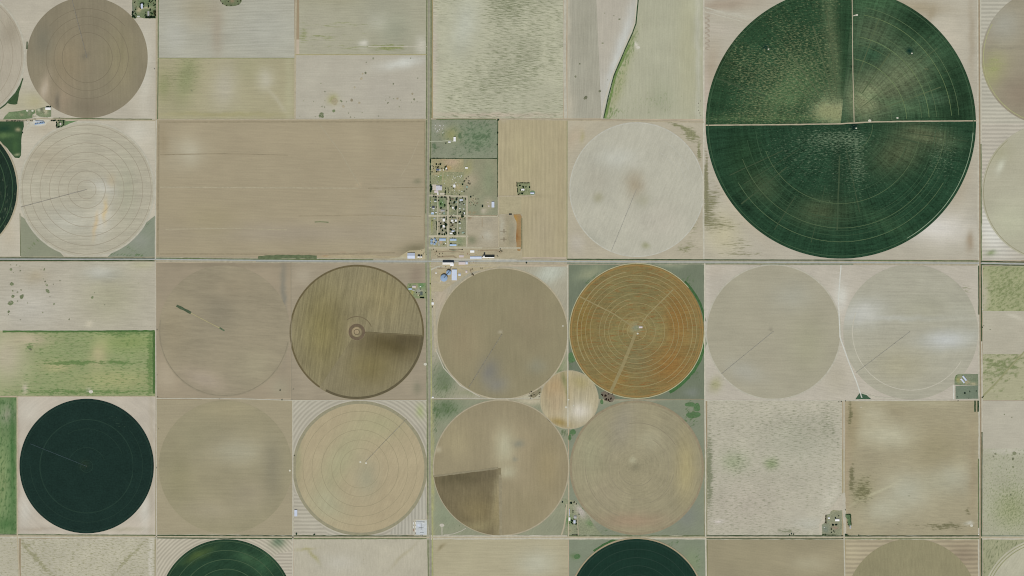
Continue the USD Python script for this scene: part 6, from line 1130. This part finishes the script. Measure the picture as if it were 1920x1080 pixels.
grove('small dark tree scattered in the grass of the school block', 'scattered trees of the school block', 'round', [(850, 353, 1.2), (835.3, 353.4, 1), (835, 358.4, 1.2), (834.4, 361.4, 1.4), (834.7, 365, 1), (813.4, 364.8, .9), (826.6, 348.6, 1.2), (867.6, 346.2, 1.4), (870, 340.4, 1.1), (871.2, 339.4, 1), (879, 339.4, 1), (874, 335.4, 1), (881, 345.2, 1.2), (877.6, 343.6, 1.2), (875.4, 355, .9), (870.2, 359, 1.1), (861.4, 365.2, 1, 'olive'), (847, 364.6, .8), (841.4, 360.4, .9, 'olive'), (841, 356.6, 1, 'olive'), (847.4, 360.4, .7), (846, 350.4, .8, 'olive'), (882.6, 369.2, 1.4), (887, 367.6, .8), (840, 353, .8), (878, 332, .9)])
grove('dark tree on the street front of the upper house lots', 'street front trees of the upper lots', 'round', [(813.2, 369, 1.4), (816.4, 369.4, 1.4), (818.4, 369.6, 1), (823, 370, 1.2), (827, 369.8, 1.4), (828.8, 370.2, 1.3), (833, 370, 1.2), (835.6, 370.2, 1.3), (837.6, 372.6, 1), (838.2, 374.4, .9, 'brown'), (843.8, 370.4, 1.4, 'olive'), (844.4, 372.8, 1.2, 'olive'), (844.4, 376, 1.2), (857, 371.4, 1.2), (867.6, 371, 1.1), (873, 372, .9, 'olive'), (873, 374.6, .9, 'olive')])
grove('dark yard tree among the upper house lots', 'yard trees of the upper lots', 'round', [(822.8, 376.6, 1.3, 'olive'), (815.6, 374, .8), (856.4, 374.4, 1.8), (852.6, 379, 1.7), (851.6, 381.4, 1.6), (842.6, 382.4, 1.6, 'olive'), (845, 387, 1.3), (866.4, 377.6, 1.2), (861.6, 380, 1.2, 'green'), (818.7, 388.4, 1, 'olive'), (826.4, 382.4, 1.5, 'green'), (833.4, 385, 1.9, 'green'), (826.5, 390.4, 1.6), (833.8, 387.4, .9, 'green'), (855, 389.6, 2.4), (853.6, 392, 1.4), (856.4, 388, 1.4), (837.8, 395.4, 1.2, 'olive'), (830.3, 400.2, .9), (860.5, 398.8, 1.1), (863.8, 398, 1.3), (867.6, 399, 1.1), (868.8, 401.2, 1.2), (870.4, 396.6, 1.1), (869.4, 382, .9), (847.6, 380.8, .8)])
grove('dark tree on the street front of the lower house lots', 'street front trees of the lower lots', 'round', [(865.6, 404.6, 1.6), (866.8, 407, 2, 'green'), (868.6, 405.6, 1.2), (846, 406, 1.3, 'olive'), (844.6, 407.6, 1), (849, 407.6, 1.2), (851.4, 407.8, 1.1), (853.6, 408, 1), (842, 407.6, .9), (831, 407.8, 1), (833, 408, 1.1), (836.6, 407.6, 1), (825, 407.4, .8)])
grove('dark yard tree among the lower house lots', 'yard trees of the lower lots', 'round', [(836.8, 411, 1.1), (859.5, 409.8, .9), (863.5, 411.4, .9), (871.4, 410.4, .6), (852.4, 414, 1), (845.2, 417.6, 1.3, 'olive'), (847.2, 418.6, .9), (854.6, 417.8, 1.6, 'olive'), (823, 416, 1.2, 'green'), (826.8, 419, 1.3), (834.2, 417.2, 1.2), (835.6, 420.6, 2), (836, 423, 1.9), (837.4, 421.4, 1.4), (823, 425, .9), (827.2, 425.6, 2), (828.6, 423.4, 1.5), (826, 427.6, 1.3), (835.2, 429, 1.6), (829.5, 432.2, 1.4), (848, 422.6, 1.4, 'brown'), (845.4, 424.6, 1, 'green'), (844, 429.8, 1.4), (846.4, 431.2, 1.5), (855, 429.6, 1.3, 'olive'), (860.8, 416.4, 1.3), (862, 415.8, 1)])
grove('dark tree in the ring shaped clump by the white houses', 'ring shaped tree clump', 'round', [(850.4, 437, 1.1), (851, 435.8, 1.2), (852.6, 435.4, 1.3), (854.2, 436.6, 1.2), (854.6, 438.6, 1.2), (853, 440, 1.2), (851.4, 439.6, 1.2), (850.2, 438.6, .9)])
grove('dark tree in the row along the south end of the second lower lot', 'south row trees of the second lot', 'round', [(822.4, 438.6, 1), (824.2, 438.6, 1.5), (828.8, 440, 1.3), (833.2, 440.2, 1.4), (836.8, 437.6, 1.6), (836, 436, 1.2), (859.8, 437.4, 1.1), (870, 438, .9, 'olive')])
grove('small dark tree near the long blue roofed sheds', 'trees by the blue sheds', 'round', [(822.8, 450.6, .9), (848.4, 446.4, .6), (852.4, 446.6, .6), (844.8, 456.6, .8), (846.6, 456.6, .7), (832, 458.4, .9)])
belt('long green hedge column in the first lower village lot', 'green', [(818.4 + rng.uniform(-.5, .5), 416 + k * 1.25, .8) for k in range(13)] + [(809.4 + k * .9, 414.3, .6) for k in range(4)], name='hedge')
belt('low dark bush line east of the lower blue roofed shed', 'cedar', [(860, 459.4, .7), (861.4, 459.4, .6), (863.4, 459.6, .5), (866, 459.6, .5)])
grove('dark round tree alone in the olive lot west of the pale blue shed', None, 'round', [(904.5, 387.2, 1.6)])
grove('dark scrub beside the scrap piles in the olive lot', 'scrap lot scrub', 'olive', [(880.6, 380.6, .7), (892.4, 373.6, .9), (896.4, 373.4, .8), (893, 381, .7), (884.6, 380, .6), (888, 384, .8), (891, 386, .7), (896, 380, .5)])
grove('dark round tree alone beside the railway east of the elevators', None, 'round', [(987.2, 493.2, 1.3)])
grove('dark tree at the east fence of the north pasture', 'pasture fence trees', 'round', [(932.8, 249, 1.6), (931.8, 271.6, 1.3), (933.4, 225.6, 1.4, 'green'), (935, 225.2, 1.2, 'green'), (933, 341.6, 1, 'olive'), (932.4, 368, 1, 'olive')])
grove('small dark tree by the drive in the north pasture', None, 'round', [(835.8, 269, 1.1)])
belt('dark windbreak on the west side of the lone farmstead', 'cedar', line(969.2, 341.6, 969.5, 350, 7, 1.0, .2) + line(970, 353, 970.2, 361, 6, .9, .2))
belt('reddish brown tree row on the north side of the lone farmstead', 'brown', line(972, 343.4, 992.4, 343.2, 16, .75, .2))
grove('dark green tree around the white house of the lone farmstead', 'yard trees of the lone farmstead', 'round', [(974, 348.2, 1.1), (975.6, 348, .9), (981.6, 351, 1.5, 'green'), (980, 350, 1), (986, 351, 1.2, 'green'), (993, 352, 1.4), (992.6, 350.6, 1), (982.8, 358.4, 1), (977, 363, 1.2), (979, 363.4, 1.2), (980.4, 361.8, 1), (975.6, 356.6, 1), (972, 365, 1, 'brown'), (973.8, 364, .9, 'brown'), (986.4, 357, .8), (990.6, 358.6, .6), (980, 357.6, .8)])
patch('grass_patch', 'green grove floor of the lone farmstead', R(969, 342, 993.6, 366), (128, 130, 96), z=.5, wbase=.24, jitter=1.5)
patch('grass_patch', 'round green lawn around the white and blue shed', ell(998, 361.8, 5, 4.4), (104, 122, 92), z=.56, jitter=1, wbase=.2)
belt('dense dark green belt of trees along the south of the northwest farmstead', 'round', line(272.4, 33, 291.6, 33, 12, 1.5, .6) + line(274, 30.8, 291, 31, 6, 1.2, .6))
belt('dark olive tree row on the east side of the northwest farmstead', 'olive', line(290.8, 19, 291.4, 30, 7, 1.4, .3, 'round') + line(288.4, 20.6, 289, 29, 5, 1.3, .4, 'green'))
grove('dark tree in the southwest clump of the northwest farmstead', 'southwest tree clump of the northwest farmstead', 'round', line(248.4, 22, 248.8, 33, 8, 1.2, .4) + [(251, 32, 1.5), (253, 33.4, 1.4), (250, 30.4, 1.4), (252.6, 30, 1), (254.8, 18, 1.5, 'green'), (254, 25, 1.2, 'green'), (255.4, 28, 1, 'green'), (251, 23, .9, 'brown'), (253, 21.6, .9, 'brown'), (255, 14, .9, 'brown'), (252.6, 5, 1.1), (253.4, 3.4, 1, 'brown')])
grove('dark tree around the long pale blue shed of the northwest farmstead', 'trees around the long pale blue shed', 'round', [(263.6, 7, 1.2), (265.4, 5.8, 1.2), (268, 6, 1.3), (269.8, 7.2, 1.1), (262.8, 10, 1), (262.6, 13.6, 1.3), (263.4, 15.6, 1.2), (269.6, 9, .9), (269.4, 13.4, 1.1)])
grove('dark green tree in the open northeast of the northwest farmstead', 'northeast trees of the northwest farmstead', 'round', [(278, 8, 1.1), (278, 11, 1.1), (278.6, 13.6, 1.3), (280, 3, 1.6), (284.4, 3.4, 1.1), (290.4, 9.6, 1.5), (288.4, 11, 1), (291.4, 2, 1.1), (286.6, 1, 1), (282.6, 5, 1, 'brown'), (287.6, 6, 1, 'brown'), (281.6, 19.2, 1.6), (273.4, 23.4, 1.1), (273.6, 27.4, 1.1), (285.4, 26, 1.6, 'green'), (282.6, 24.4, 1.2, 'green'), (291, 14.4, .9, 'green'), (272.4, 29.6, 1.2, 'green')])
grove('small tree in the round grove lot at the top edge', 'trees of the top edge grove lot', 'olive', [(414, 2, 1), (417.6, 7, 1), (425, 10.6, 1), (433, 10.8, 1), (447, 8, 1.1), (451, 2, 1), (446, 3, .9), (428, 3, .9)])
belt('dark hedge along the north of the green corner field at the west farm', 'round', line(11, 227, 46, 227, 19, .85, .25) + [(49, 226.4, 1), (58, 226.2, 1), (60.6, 226, .9), (42.2, 249.4, 1.4), (64, 223, .9, 'olive'), (67, 223.2, .8, 'olive'), (111, 221.4, .7, 'olive')], name='hedge')
belt('dark tree row behind the white shed of the west machinery yard', 'round', line(86.4, 200, 96, 200.2, 6, .9, .2) + line(80, 211.6, 85.4, 211.8, 4, .6, .2, 'brown'))
grove('dark tree in the ring around the pinkish roofed farmhouse', 'tree ring of the pinkish farmhouse', 'round', line(96, 226.4, 105, 226, 6, 1, .3) + [(106, 230, 1.4), (106.4, 233, 1.3), (106.2, 236, 1.4), (106.6, 239, 1.3), (109.4, 238.6, 1.4), (111, 238.2, 1.2, 'green'), (110, 226.2, 1), (113, 226, 1.2), (116, 226.2, 1), (119.4, 227.4, 1.3), (119.6, 230, 1.2), (119.2, 233, 1.3), (118, 236, 1.1, 'green'), (115.6, 237.6, 1, 'green'), (110.8, 230, 1, 'green')])
belt('blackish hedge south of the slate roofed farmhouse', 'cedar', line(787.6, 558.2, 795, 558.3, 7, 1.15, .15), name='hedge')
grove('dark tree in the yards beside the olive brown circle', 'yard trees beside the olive brown circle', 'round', [(781, 549, 1, 'brown'), (769, 534.6, .8, 'green'), (785.6, 548.6, .8), (797.6, 549, .9, 'green'), (788.6, 542.6, .7), (811, 562.4, .8, 'olive'), (810.6, 576, 1, 'olive'), (787, 554, .8), (806.6, 532, 1, 'olive'), (525.6, 732, 1.2), (529, 749.6, 1, 'green'), (549.8, 729.6, .7), (551.4, 854.5, 1)])
grove('dark tree by the houses of the south farmstead', 'trees of the south farmstead', 'round', [(1070.6, 943, 1.8), (1068.8, 943.4, 1.1), (1076.2, 942.4, 1.4, 'olive'), (1080.6, 945.4, 1, 'olive'), (1054.6, 941.4, 1.4, 'green'), (1071, 975.6, 1.2), (1072.6, 977.6, 1.4), (1071.6, 980.4, 1.4), (1073.4, 982.4, 1.2), (1080.6, 977.4, 1.1), (1080.4, 982.4, 1.5, 'green'), (1076, 973.4, .9), (1081.6, 992.6, .9), (1074, 958, 1.2, 'green'), (1086, 965, 1.1, 'green'), (1060, 949, .7), (1067.4, 981.4, .7), (1068.6, 995.4, .6), (1074.6, 961, 1, 'green')])
belt('row of dark bushes along the road south of the south farmstead', 'round', line(1072.4, 1003, 1083.6, 1003, 8, .75, .2))
belt('brown hedge on the west side of the southeast farmstead', 'brown', line(1548.4, 966.6, 1548.6, 981.6, 12, 1.1, .3), name='hedge')
grove('dark tree in the clumps of the southeast farmstead', 'tree clumps of the southeast farmstead', 'round', [(1561, 984, 1.4), (1562.8, 984.2, 1.4), (1566, 984, 1.2), (1568, 984, 1.3), (1569.4, 983.6, 1), (1566.6, 971.4, 1.3), (1572.6, 967.4, .9, 'olive'), (1558.8, 991, 1, 'olive'), (1558.6, 993, 1, 'olive'), (1559, 998.6, .9), (1563, 996, .9), (1564.4, 998, .8), (1585, 956.4, .8), (1578.4, 1004.4, .8, 'brown'), (1579, 1010, .8, 'brown'), (1548, 1003, .6)])
belt('low dark green bushes along the dirt road by the southeast farmstead', 'green', line(1541.4, 1002.6, 1551, 1002.6, 7, .9, .5) + line(1553, 1003, 1568, 1003.4, 8, .7, .4) + [(1585.4, 1002.4, 1.4), (1587.4, 1003, 1.5), (1589.8, 1004, 1.2), (1609.6, 1003.6, 1), (1612, 1004, .8), (1484, 1001, 1.5), (1488, 1002, 1.4), (1480, 1003, 1.2), (555.8, 1001.4, 2), (590, 1002.6, 1.3), (588, 1003, 1)])
belt('dark green trees edging the garden patch of the southeast farmstead', 'round', line(1585.4, 964.6, 1594.6, 965, 6, .8, .2) + line(1595, 966, 1595.6, 984, 10, .9, .2) + [(1590, 984, 1.2), (1592, 987, 1), (1589, 980, .9)])
grove('round dark tree standing alone in the dark pasture plot by the brown section road', 'pasture plot trees', 'round', [(1809.2, 737.4, 1.4), (1818, 734.2, 1.1), (1794.6, 744.6, .9), (1830.6, 733.4, .8), (1815.6, 747, .6), (1796.4, 751.6, .9, 'olive')])
for x in (1828, 1833.8):
    belt(('left', 'right')[x > 1830] + ' one of the two short green tree columns below the pasture plot', 'green', line(x, 752, x, 771.6, 11, 1.1, .3))
grove('green bush on the south fence of the two pale circles', 'fence bushes of the pale circles', 'olive', [(1841.6, 746, 1.2, 'green'), (1843.6, 744, 1, 'green'), (1572.6, 753.4, .9), (1577, 753, .9), (1585.6, 752, .8), (1842, 614, .9), (1844.4, 611, .6)])
grove('small bush beside the section road of the taupe squares', 'section road bushes', 'olive', [(294.4, 618.6, .8), (294.6, 703, .6), (293.4, 877.4, .7), (297.6, 804.2, .5), (296, 744, .7), (411, 748.2, .5), (289.6, 129, .8)])
grove('small dark shrub beside the ditch bank weeds', 'far field shrubs', 'brown', [(1309.6, 194, .6), (1313, 189.6, .5), (1309, 201, .5), (1309.8, 207, .6), (1312, 212, .6), (1314, 216.4, .5)])
belt('leafless brown brush on both sides of the small two-tone circle', 'brown', [(992 + rng.uniform(0, 20), 747 - k * .9 + rng.uniform(-3, 2), .9) for k in range(14)] + [(1128 + rng.uniform(0, 20), 738 + rng.uniform(0, 15), 1.1) for k in range(22)], name='tree_belt')
grove('dark shrub scattered in the tan yard west of the elevators', 'yard shrubs by the elevators', 'olive', [(812.8, 467.6, .8), (818, 471.4, 1), (809.4, 469, .6), (824, 476.4, .9), (830, 475.4, .7), (819.6, 479.6, .6), (823, 481, .7), (830, 480.6, .7), (816, 477, .5), (866.4, 468.4, .8), (885.6, 504.8, .8), (882.8, 506.4, .7), (901, 503, .6), (904, 503, .8), (827, 500.6, .7), (836, 500.4, .8), (885.4, 514, 1.2), (887.6, 516, 1), (937.6, 467, 1), (939, 470, 1), (941, 471, 1.1), (936.6, 472, .8), (932, 479.4, .7), (933.4, 481, .7), (795, 473.4, .5), (799.4, 477.4, .5), (794, 476.4, .6), (791, 469.6, .5)])

# ------------------------------------------------------------------ weed patches on the open fields
def weed(px, py, r, label, group, mat='weed', rx=1.0, rot=0, seed=0):
    """A low clump of weeds: many small leaf clumps rising from an irregular outline."""
    g = np.random.default_rng(int(px * 7 + py * 13) + seed)
    X, Y = W(px, py)
    r = r * .85; n = int(min(240, 14 + r * r * 9))
    k = g.integers(2, 5); lob = [(g.uniform(-.5, .5), g.uniform(-.5, .5), g.uniform(.4, .75)) for _ in range(k)] + [(0, 0, .75)]
    P = []
    while len(P) < n:
        x, y = g.uniform(-1.1, 1.1, 2)
        if any((x - a) ** 2 + (y - b) ** 2 < c * c for a, b, c in lob):
            P.append((x * r * S * rx, y * r * S, g.uniform(.1, .8)))
    P = np.array(P); a = math.radians(rot); P[:, :2] = P[:, :2] @ np.array([[math.cos(a), math.sin(a)], [-math.sin(a), math.cos(a)]])
    s = g.uniform(.8, 1.7, n)[:, None] * min(1.3, .6 + r * .15); th = g.uniform(0, 6.28, n); u = np.c_[np.cos(th), np.sin(th), g.uniform(-.12, .12, n)]; w = np.c_[-np.sin(th), np.cos(th), g.uniform(-.12, .12, n)]
    V = np.stack([P - u * s, P - w * s, P + u * s, P + w * s], 1).reshape(-1, 3) + [X, Y, .75]
    i = np.arange(n) * 4
    solo('weed_patch', trimesh.Trimesh(V, np.vstack([np.c_[i, i + 1, i + 2], np.c_[i, i + 2, i + 3]]), process=False), LEAF[mat], label, 'weed patch', group)


sm = 'small green weed clump on the pale field below the highway at the left edge'
for x, y, r, *q in ((19.5, 496.5, 1), (31, 497, 1.5), (37.5, 499, 1.5), (38, 507.5, 1.8), (25, 511, .9), (24, 545.5, 2), (33, 548, 2), (39.5, 544, 1.9), (33, 564.5, 1.4), (52, 568, 1.2), (84.5, 528, 2), (82, 523, 1), (100, 533, 1.2), (112.5, 526.5, 1.5), (93.5, 556, 1.2), (80, 586, 1.6), (130, 598.5, 1.8), (196, 571.5, 1), (38, 599.5, 1.3), (259, 531, 1), (16, 590, 1), (177, 549, 1), (77, 506, .8)):
    weed(x, y, r, sm, 'small weed clumps on the dotted left field')
for x, y, r, rx, rot, lab in ((21, 505.5, 3, 1, 0, 'green weed clump just below the highway at the left edge'), (83, 505.5, 2.6, .6, 0, 'narrow upright weed clump on the dotted left field'), (23, 532.5, 4.6, .8, 60, 'hook shaped grey green weed patch on the dotted left field'), (24, 555.4, 3.6, 1, 0, 'round grey green weed patch on the dotted left field'), (41, 556, 5.2, .9, 0, 'triangular weed patch right of the round one on the dotted left field'), (20, 567.4, 5.4, 1.3, 25, 'large slanted weed patch below the round one on the dotted left field'), (16, 585, 3, 1, 0, 'lowest weed patch near the left edge on the dotted left field'), (87, 534.4, 2.4, 1.2, 0, 'weed clump in the middle file of the dotted left field'), (90, 546.6, 4.2, 1.5, -30, 'long slanted weed patch in the middle of the dotted left field'), (101.5, 570, 2.4, .8, -30, 'slim weed clump pointing down on the dotted left field'), (173, 558, 3.2, 1.1, 0, 'lone weed patch on the right half of the dotted left field')):
    weed(x, y, r, lab, 'large weed patches on the dotted left field', 'weedg', rx, rot)
sm = 'small weed dot on the pale pinkish field west of the paved road'
for x, y, r in ((687, 117, 1.4), (770, 109, 1.3), (601.5, 156.5, 1.3), (609, 171.5, 1.5), (783.5, 146.5, 1.3), (782, 191, .9), (771.5, 191.5, 1), (723, 188, 1), (750.5, 188, 1), (731, 182.5, 1.2), (738, 185, 1.2), (604, 200, 1.6), (608.5, 201, 1.6), (653.5, 212, 1.3), (657, 219.5, 1.6), (665, 219.8, 1), (679, 211, 1.1), (709.5, 217.5, 1.4), (748.5, 200, 1.3), (588, 190, .9), (569, 189, .9), (609, 188.6, 1), (650, 191, 1), (591, 218.6, 1), (562, 218, .9)):
    weed(x, y, r, sm, 'small weed dots on the pale pinkish field')
for x, y, r, lab, mt in ((699.7, 110, 2.2, 'topmost dark weed clump on the pale pinkish field', 'weed'), (685.4, 136.5, 2.6, 'dark weed clump at the end of a faint row on the pale pinkish field', 'weed'), (737.5, 157.5, 1.9, 'lone dark weed clump in the middle of the pale pinkish field', 'weed'), (773, 176, 2.6, 'ring like weed clump at the right of the pale pinkish field', 'weedy'), (776.4, 186, 2.6, 'dark weed clump below the ring like one on the pale pinkish field', 'weed'), (727.5, 193, 2.1, 'green weed clump right of center on the pale pinkish field', 'weed'), (745, 185, 2.6, 'olive weed clump right of center on the pale pinkish field', 'weedy'), (659.5, 188.4, 3.4, 'pale ring of weeds at the middle of the pale pinkish field', 'weedy'), (674, 193, 3, 'pale weed clump right of the pale ring of weeds', 'weedy'), (644, 200, 3, 'olive weed clump right of the yellowish patch', 'weedy'), (602.5, 216.5, 6, 'largest green weed patch at the bottom of the pale pinkish field', 'weedg'), (626, 208, 4, 'green weed patch below the yellowish one on the pale pinkish field', 'weedg'), (627, 190, 9.5, 'wide yellowish weed patch on the pale pinkish field', 'weedy'), (640, 189.6, 2.4, 'green weed clump on the right of the yellowish patch', 'weedg'), (678, 147, 3, 'faint weed clump in the middle of the pale pinkish field', 'weedy'), (664.6, 164, 2.2, 'faint weed clump left of center on the pale pinkish field', 'weedy'), (680, 138.4, 2, 'faint weed clump beside the dark one at the faint row end', 'weedy')):
    weed(x, y, r, lab, 'weed patches on the pale pinkish field', mt)
for x, y, r, lab in ((1130, 81.5, 2.0, 'weed clump in the upper part of the strip fields left of the ditch'), (1161.5, 36, 2.4, 'uppermost weed clump left of the ditch'), (1151, 29.5, 1.2, 'tiny weed dot near the top left of the ditch'), (1134, 25, 1, 'tiny weed dot far left of the ditch top'), (1087, 120, 2, 'weed clump in the upper grey strip field'), (1079, 143.5, 2.3, 'weed clump in the middle of the grey strip field'), (1097.5, 184, 4.3, 'big round weed patch in the grey strip field'), (1125, 171, 2.8, 'weed clump at the lower boundary between the strip fields'), (1139.6, 150, .9, 'tiny weed dot left of the ditch middle'), (359.5, 170, 1.9, 'dark weed dot in the olive field'), (1866.5, 850.5, 2.3, 'upper weed clump at the left of the speckled right edge square'), (1862.5, 855.5, 1.9, 'lower weed clump at the left of the speckled right edge square'), (1902.5, 850, 4.6, 'wide weed patch at the top of the speckled right edge square'), (1899, 861, 3, 'round weed patch below the wide one in the speckled right edge square'), (1911.4, 851, 1.4, 'tiny weed dot right of the wide patch at the right edge'), (1895, 927.4, 2, 'lone weed clump in the middle of the speckled right edge square'), (1887, 880.6, 1.1, 'tiny weed dot in the speckled right edge square'), (1899.6, 876, 3, 'faint round weed patch in the speckled right edge square'), (1883, 777, 1.7, 'left weed dot in the faint rowed right edge strip'), (1897, 782.6, 1.4, 'right weed dot in the faint rowed right edge strip'), (1704.4, 930, 1.4, 'dark weed dot in the tan brown square'), (1710, 878, .9, 'tiny dark dot at the hub of the tan brown square'), (1856.6, 618, 1.2, 'weed dot in the pale tan right edge square'), (57, 655, 3.4, 'green weed patch in the light green pasture at the left edge'), (171.4, 634, 1.4, 'dark weed dot in the light green pasture')):
    weed(x, y, r, lab, None, 'weed')

# ------------------------------------------------------------------ scrap and small sheds lying about the village
def scrap(px, py, col, label, group, seed):
    g = np.random.default_rng(seed); X, Y = W(px, py)
    t = thing('scrap_pile', label, 'scrap pile', (X, Y, .6), float(g.uniform(0, 90)), group)
    for k in range(3):
        a, b, h = g.uniform(1.6, 3.6), g.uniform(1.2, 2.2), g.uniform(.7, 1.6)
        q = box(a, b, h, g.uniform(-1.6, 1.6), g.uniform(-1.4, 1.4), -.1); q.apply_transform(trimesh.transformations.rotation_matrix(g.uniform(0, 1.5), [0, 0, 1])); part(t, 'scrap_piece', q, M[col])


sg = np.random.default_rng(44)
for k in range(34):
    x, y = sg.uniform(811, 866), sg.uniform(325, 344)
    scrap(x, y, ('white', 'white', 'grey', 'tan')[k % 4], 'small pale scrap pile in the weedy lots north of the school', 'scrap piles north of the school', k)
for k in range(16):
    scrap(sg.uniform(842, 866), sg.uniform(346, 364), ('white', 'grey', 'tan')[k % 3], 'small pale scrap pile in the weedy lots east of the school', 'scrap piles east of the school', 60 + k)
for k in range(34):
    cx_ = (811, 830, 849, 867)[k % 4]
    scrap(cx_ + sg.uniform(-5, 5), sg.uniform(371, 440), ('white', 'grey', 'tan', 'brown', 'ltblue')[k % 5], 'small scrap pile in the backyards of the village street blocks', 'backyard scrap piles', 90 + k)
for k in range(12):
    scrap(sg.uniform(816, 834), sg.uniform(232, 250), 'white', 'tiny pale scrap pile in the west of the north pasture', 'scrap piles in the north pasture', 140 + k)
for k in range(16):
    scrap(sg.uniform(880, 896), sg.uniform(372, 386), ('tan', 'brown', 'rust')[k % 3], 'brownish scrap pile in the olive lot east of the village', 'scrap piles in the olive lot', 170 + k)
for k, (x, y) in enumerate(((877, 477), (892.5, 477), (890, 477.4), (876, 494.6), (880, 493), (882, 491), (888.4, 491.4), (858, 512.6), (860, 511), (876, 475), (880, 477.6), (895, 470), (898, 469.6))):
    scrap(x, y, ('rust', 'brown', 'grey')[k % 3], 'rusty machinery scrap in the elevator yards', 'machinery scrap by the elevators', 200 + k)
print('prims', sum(1 for _ in stage.Traverse()))
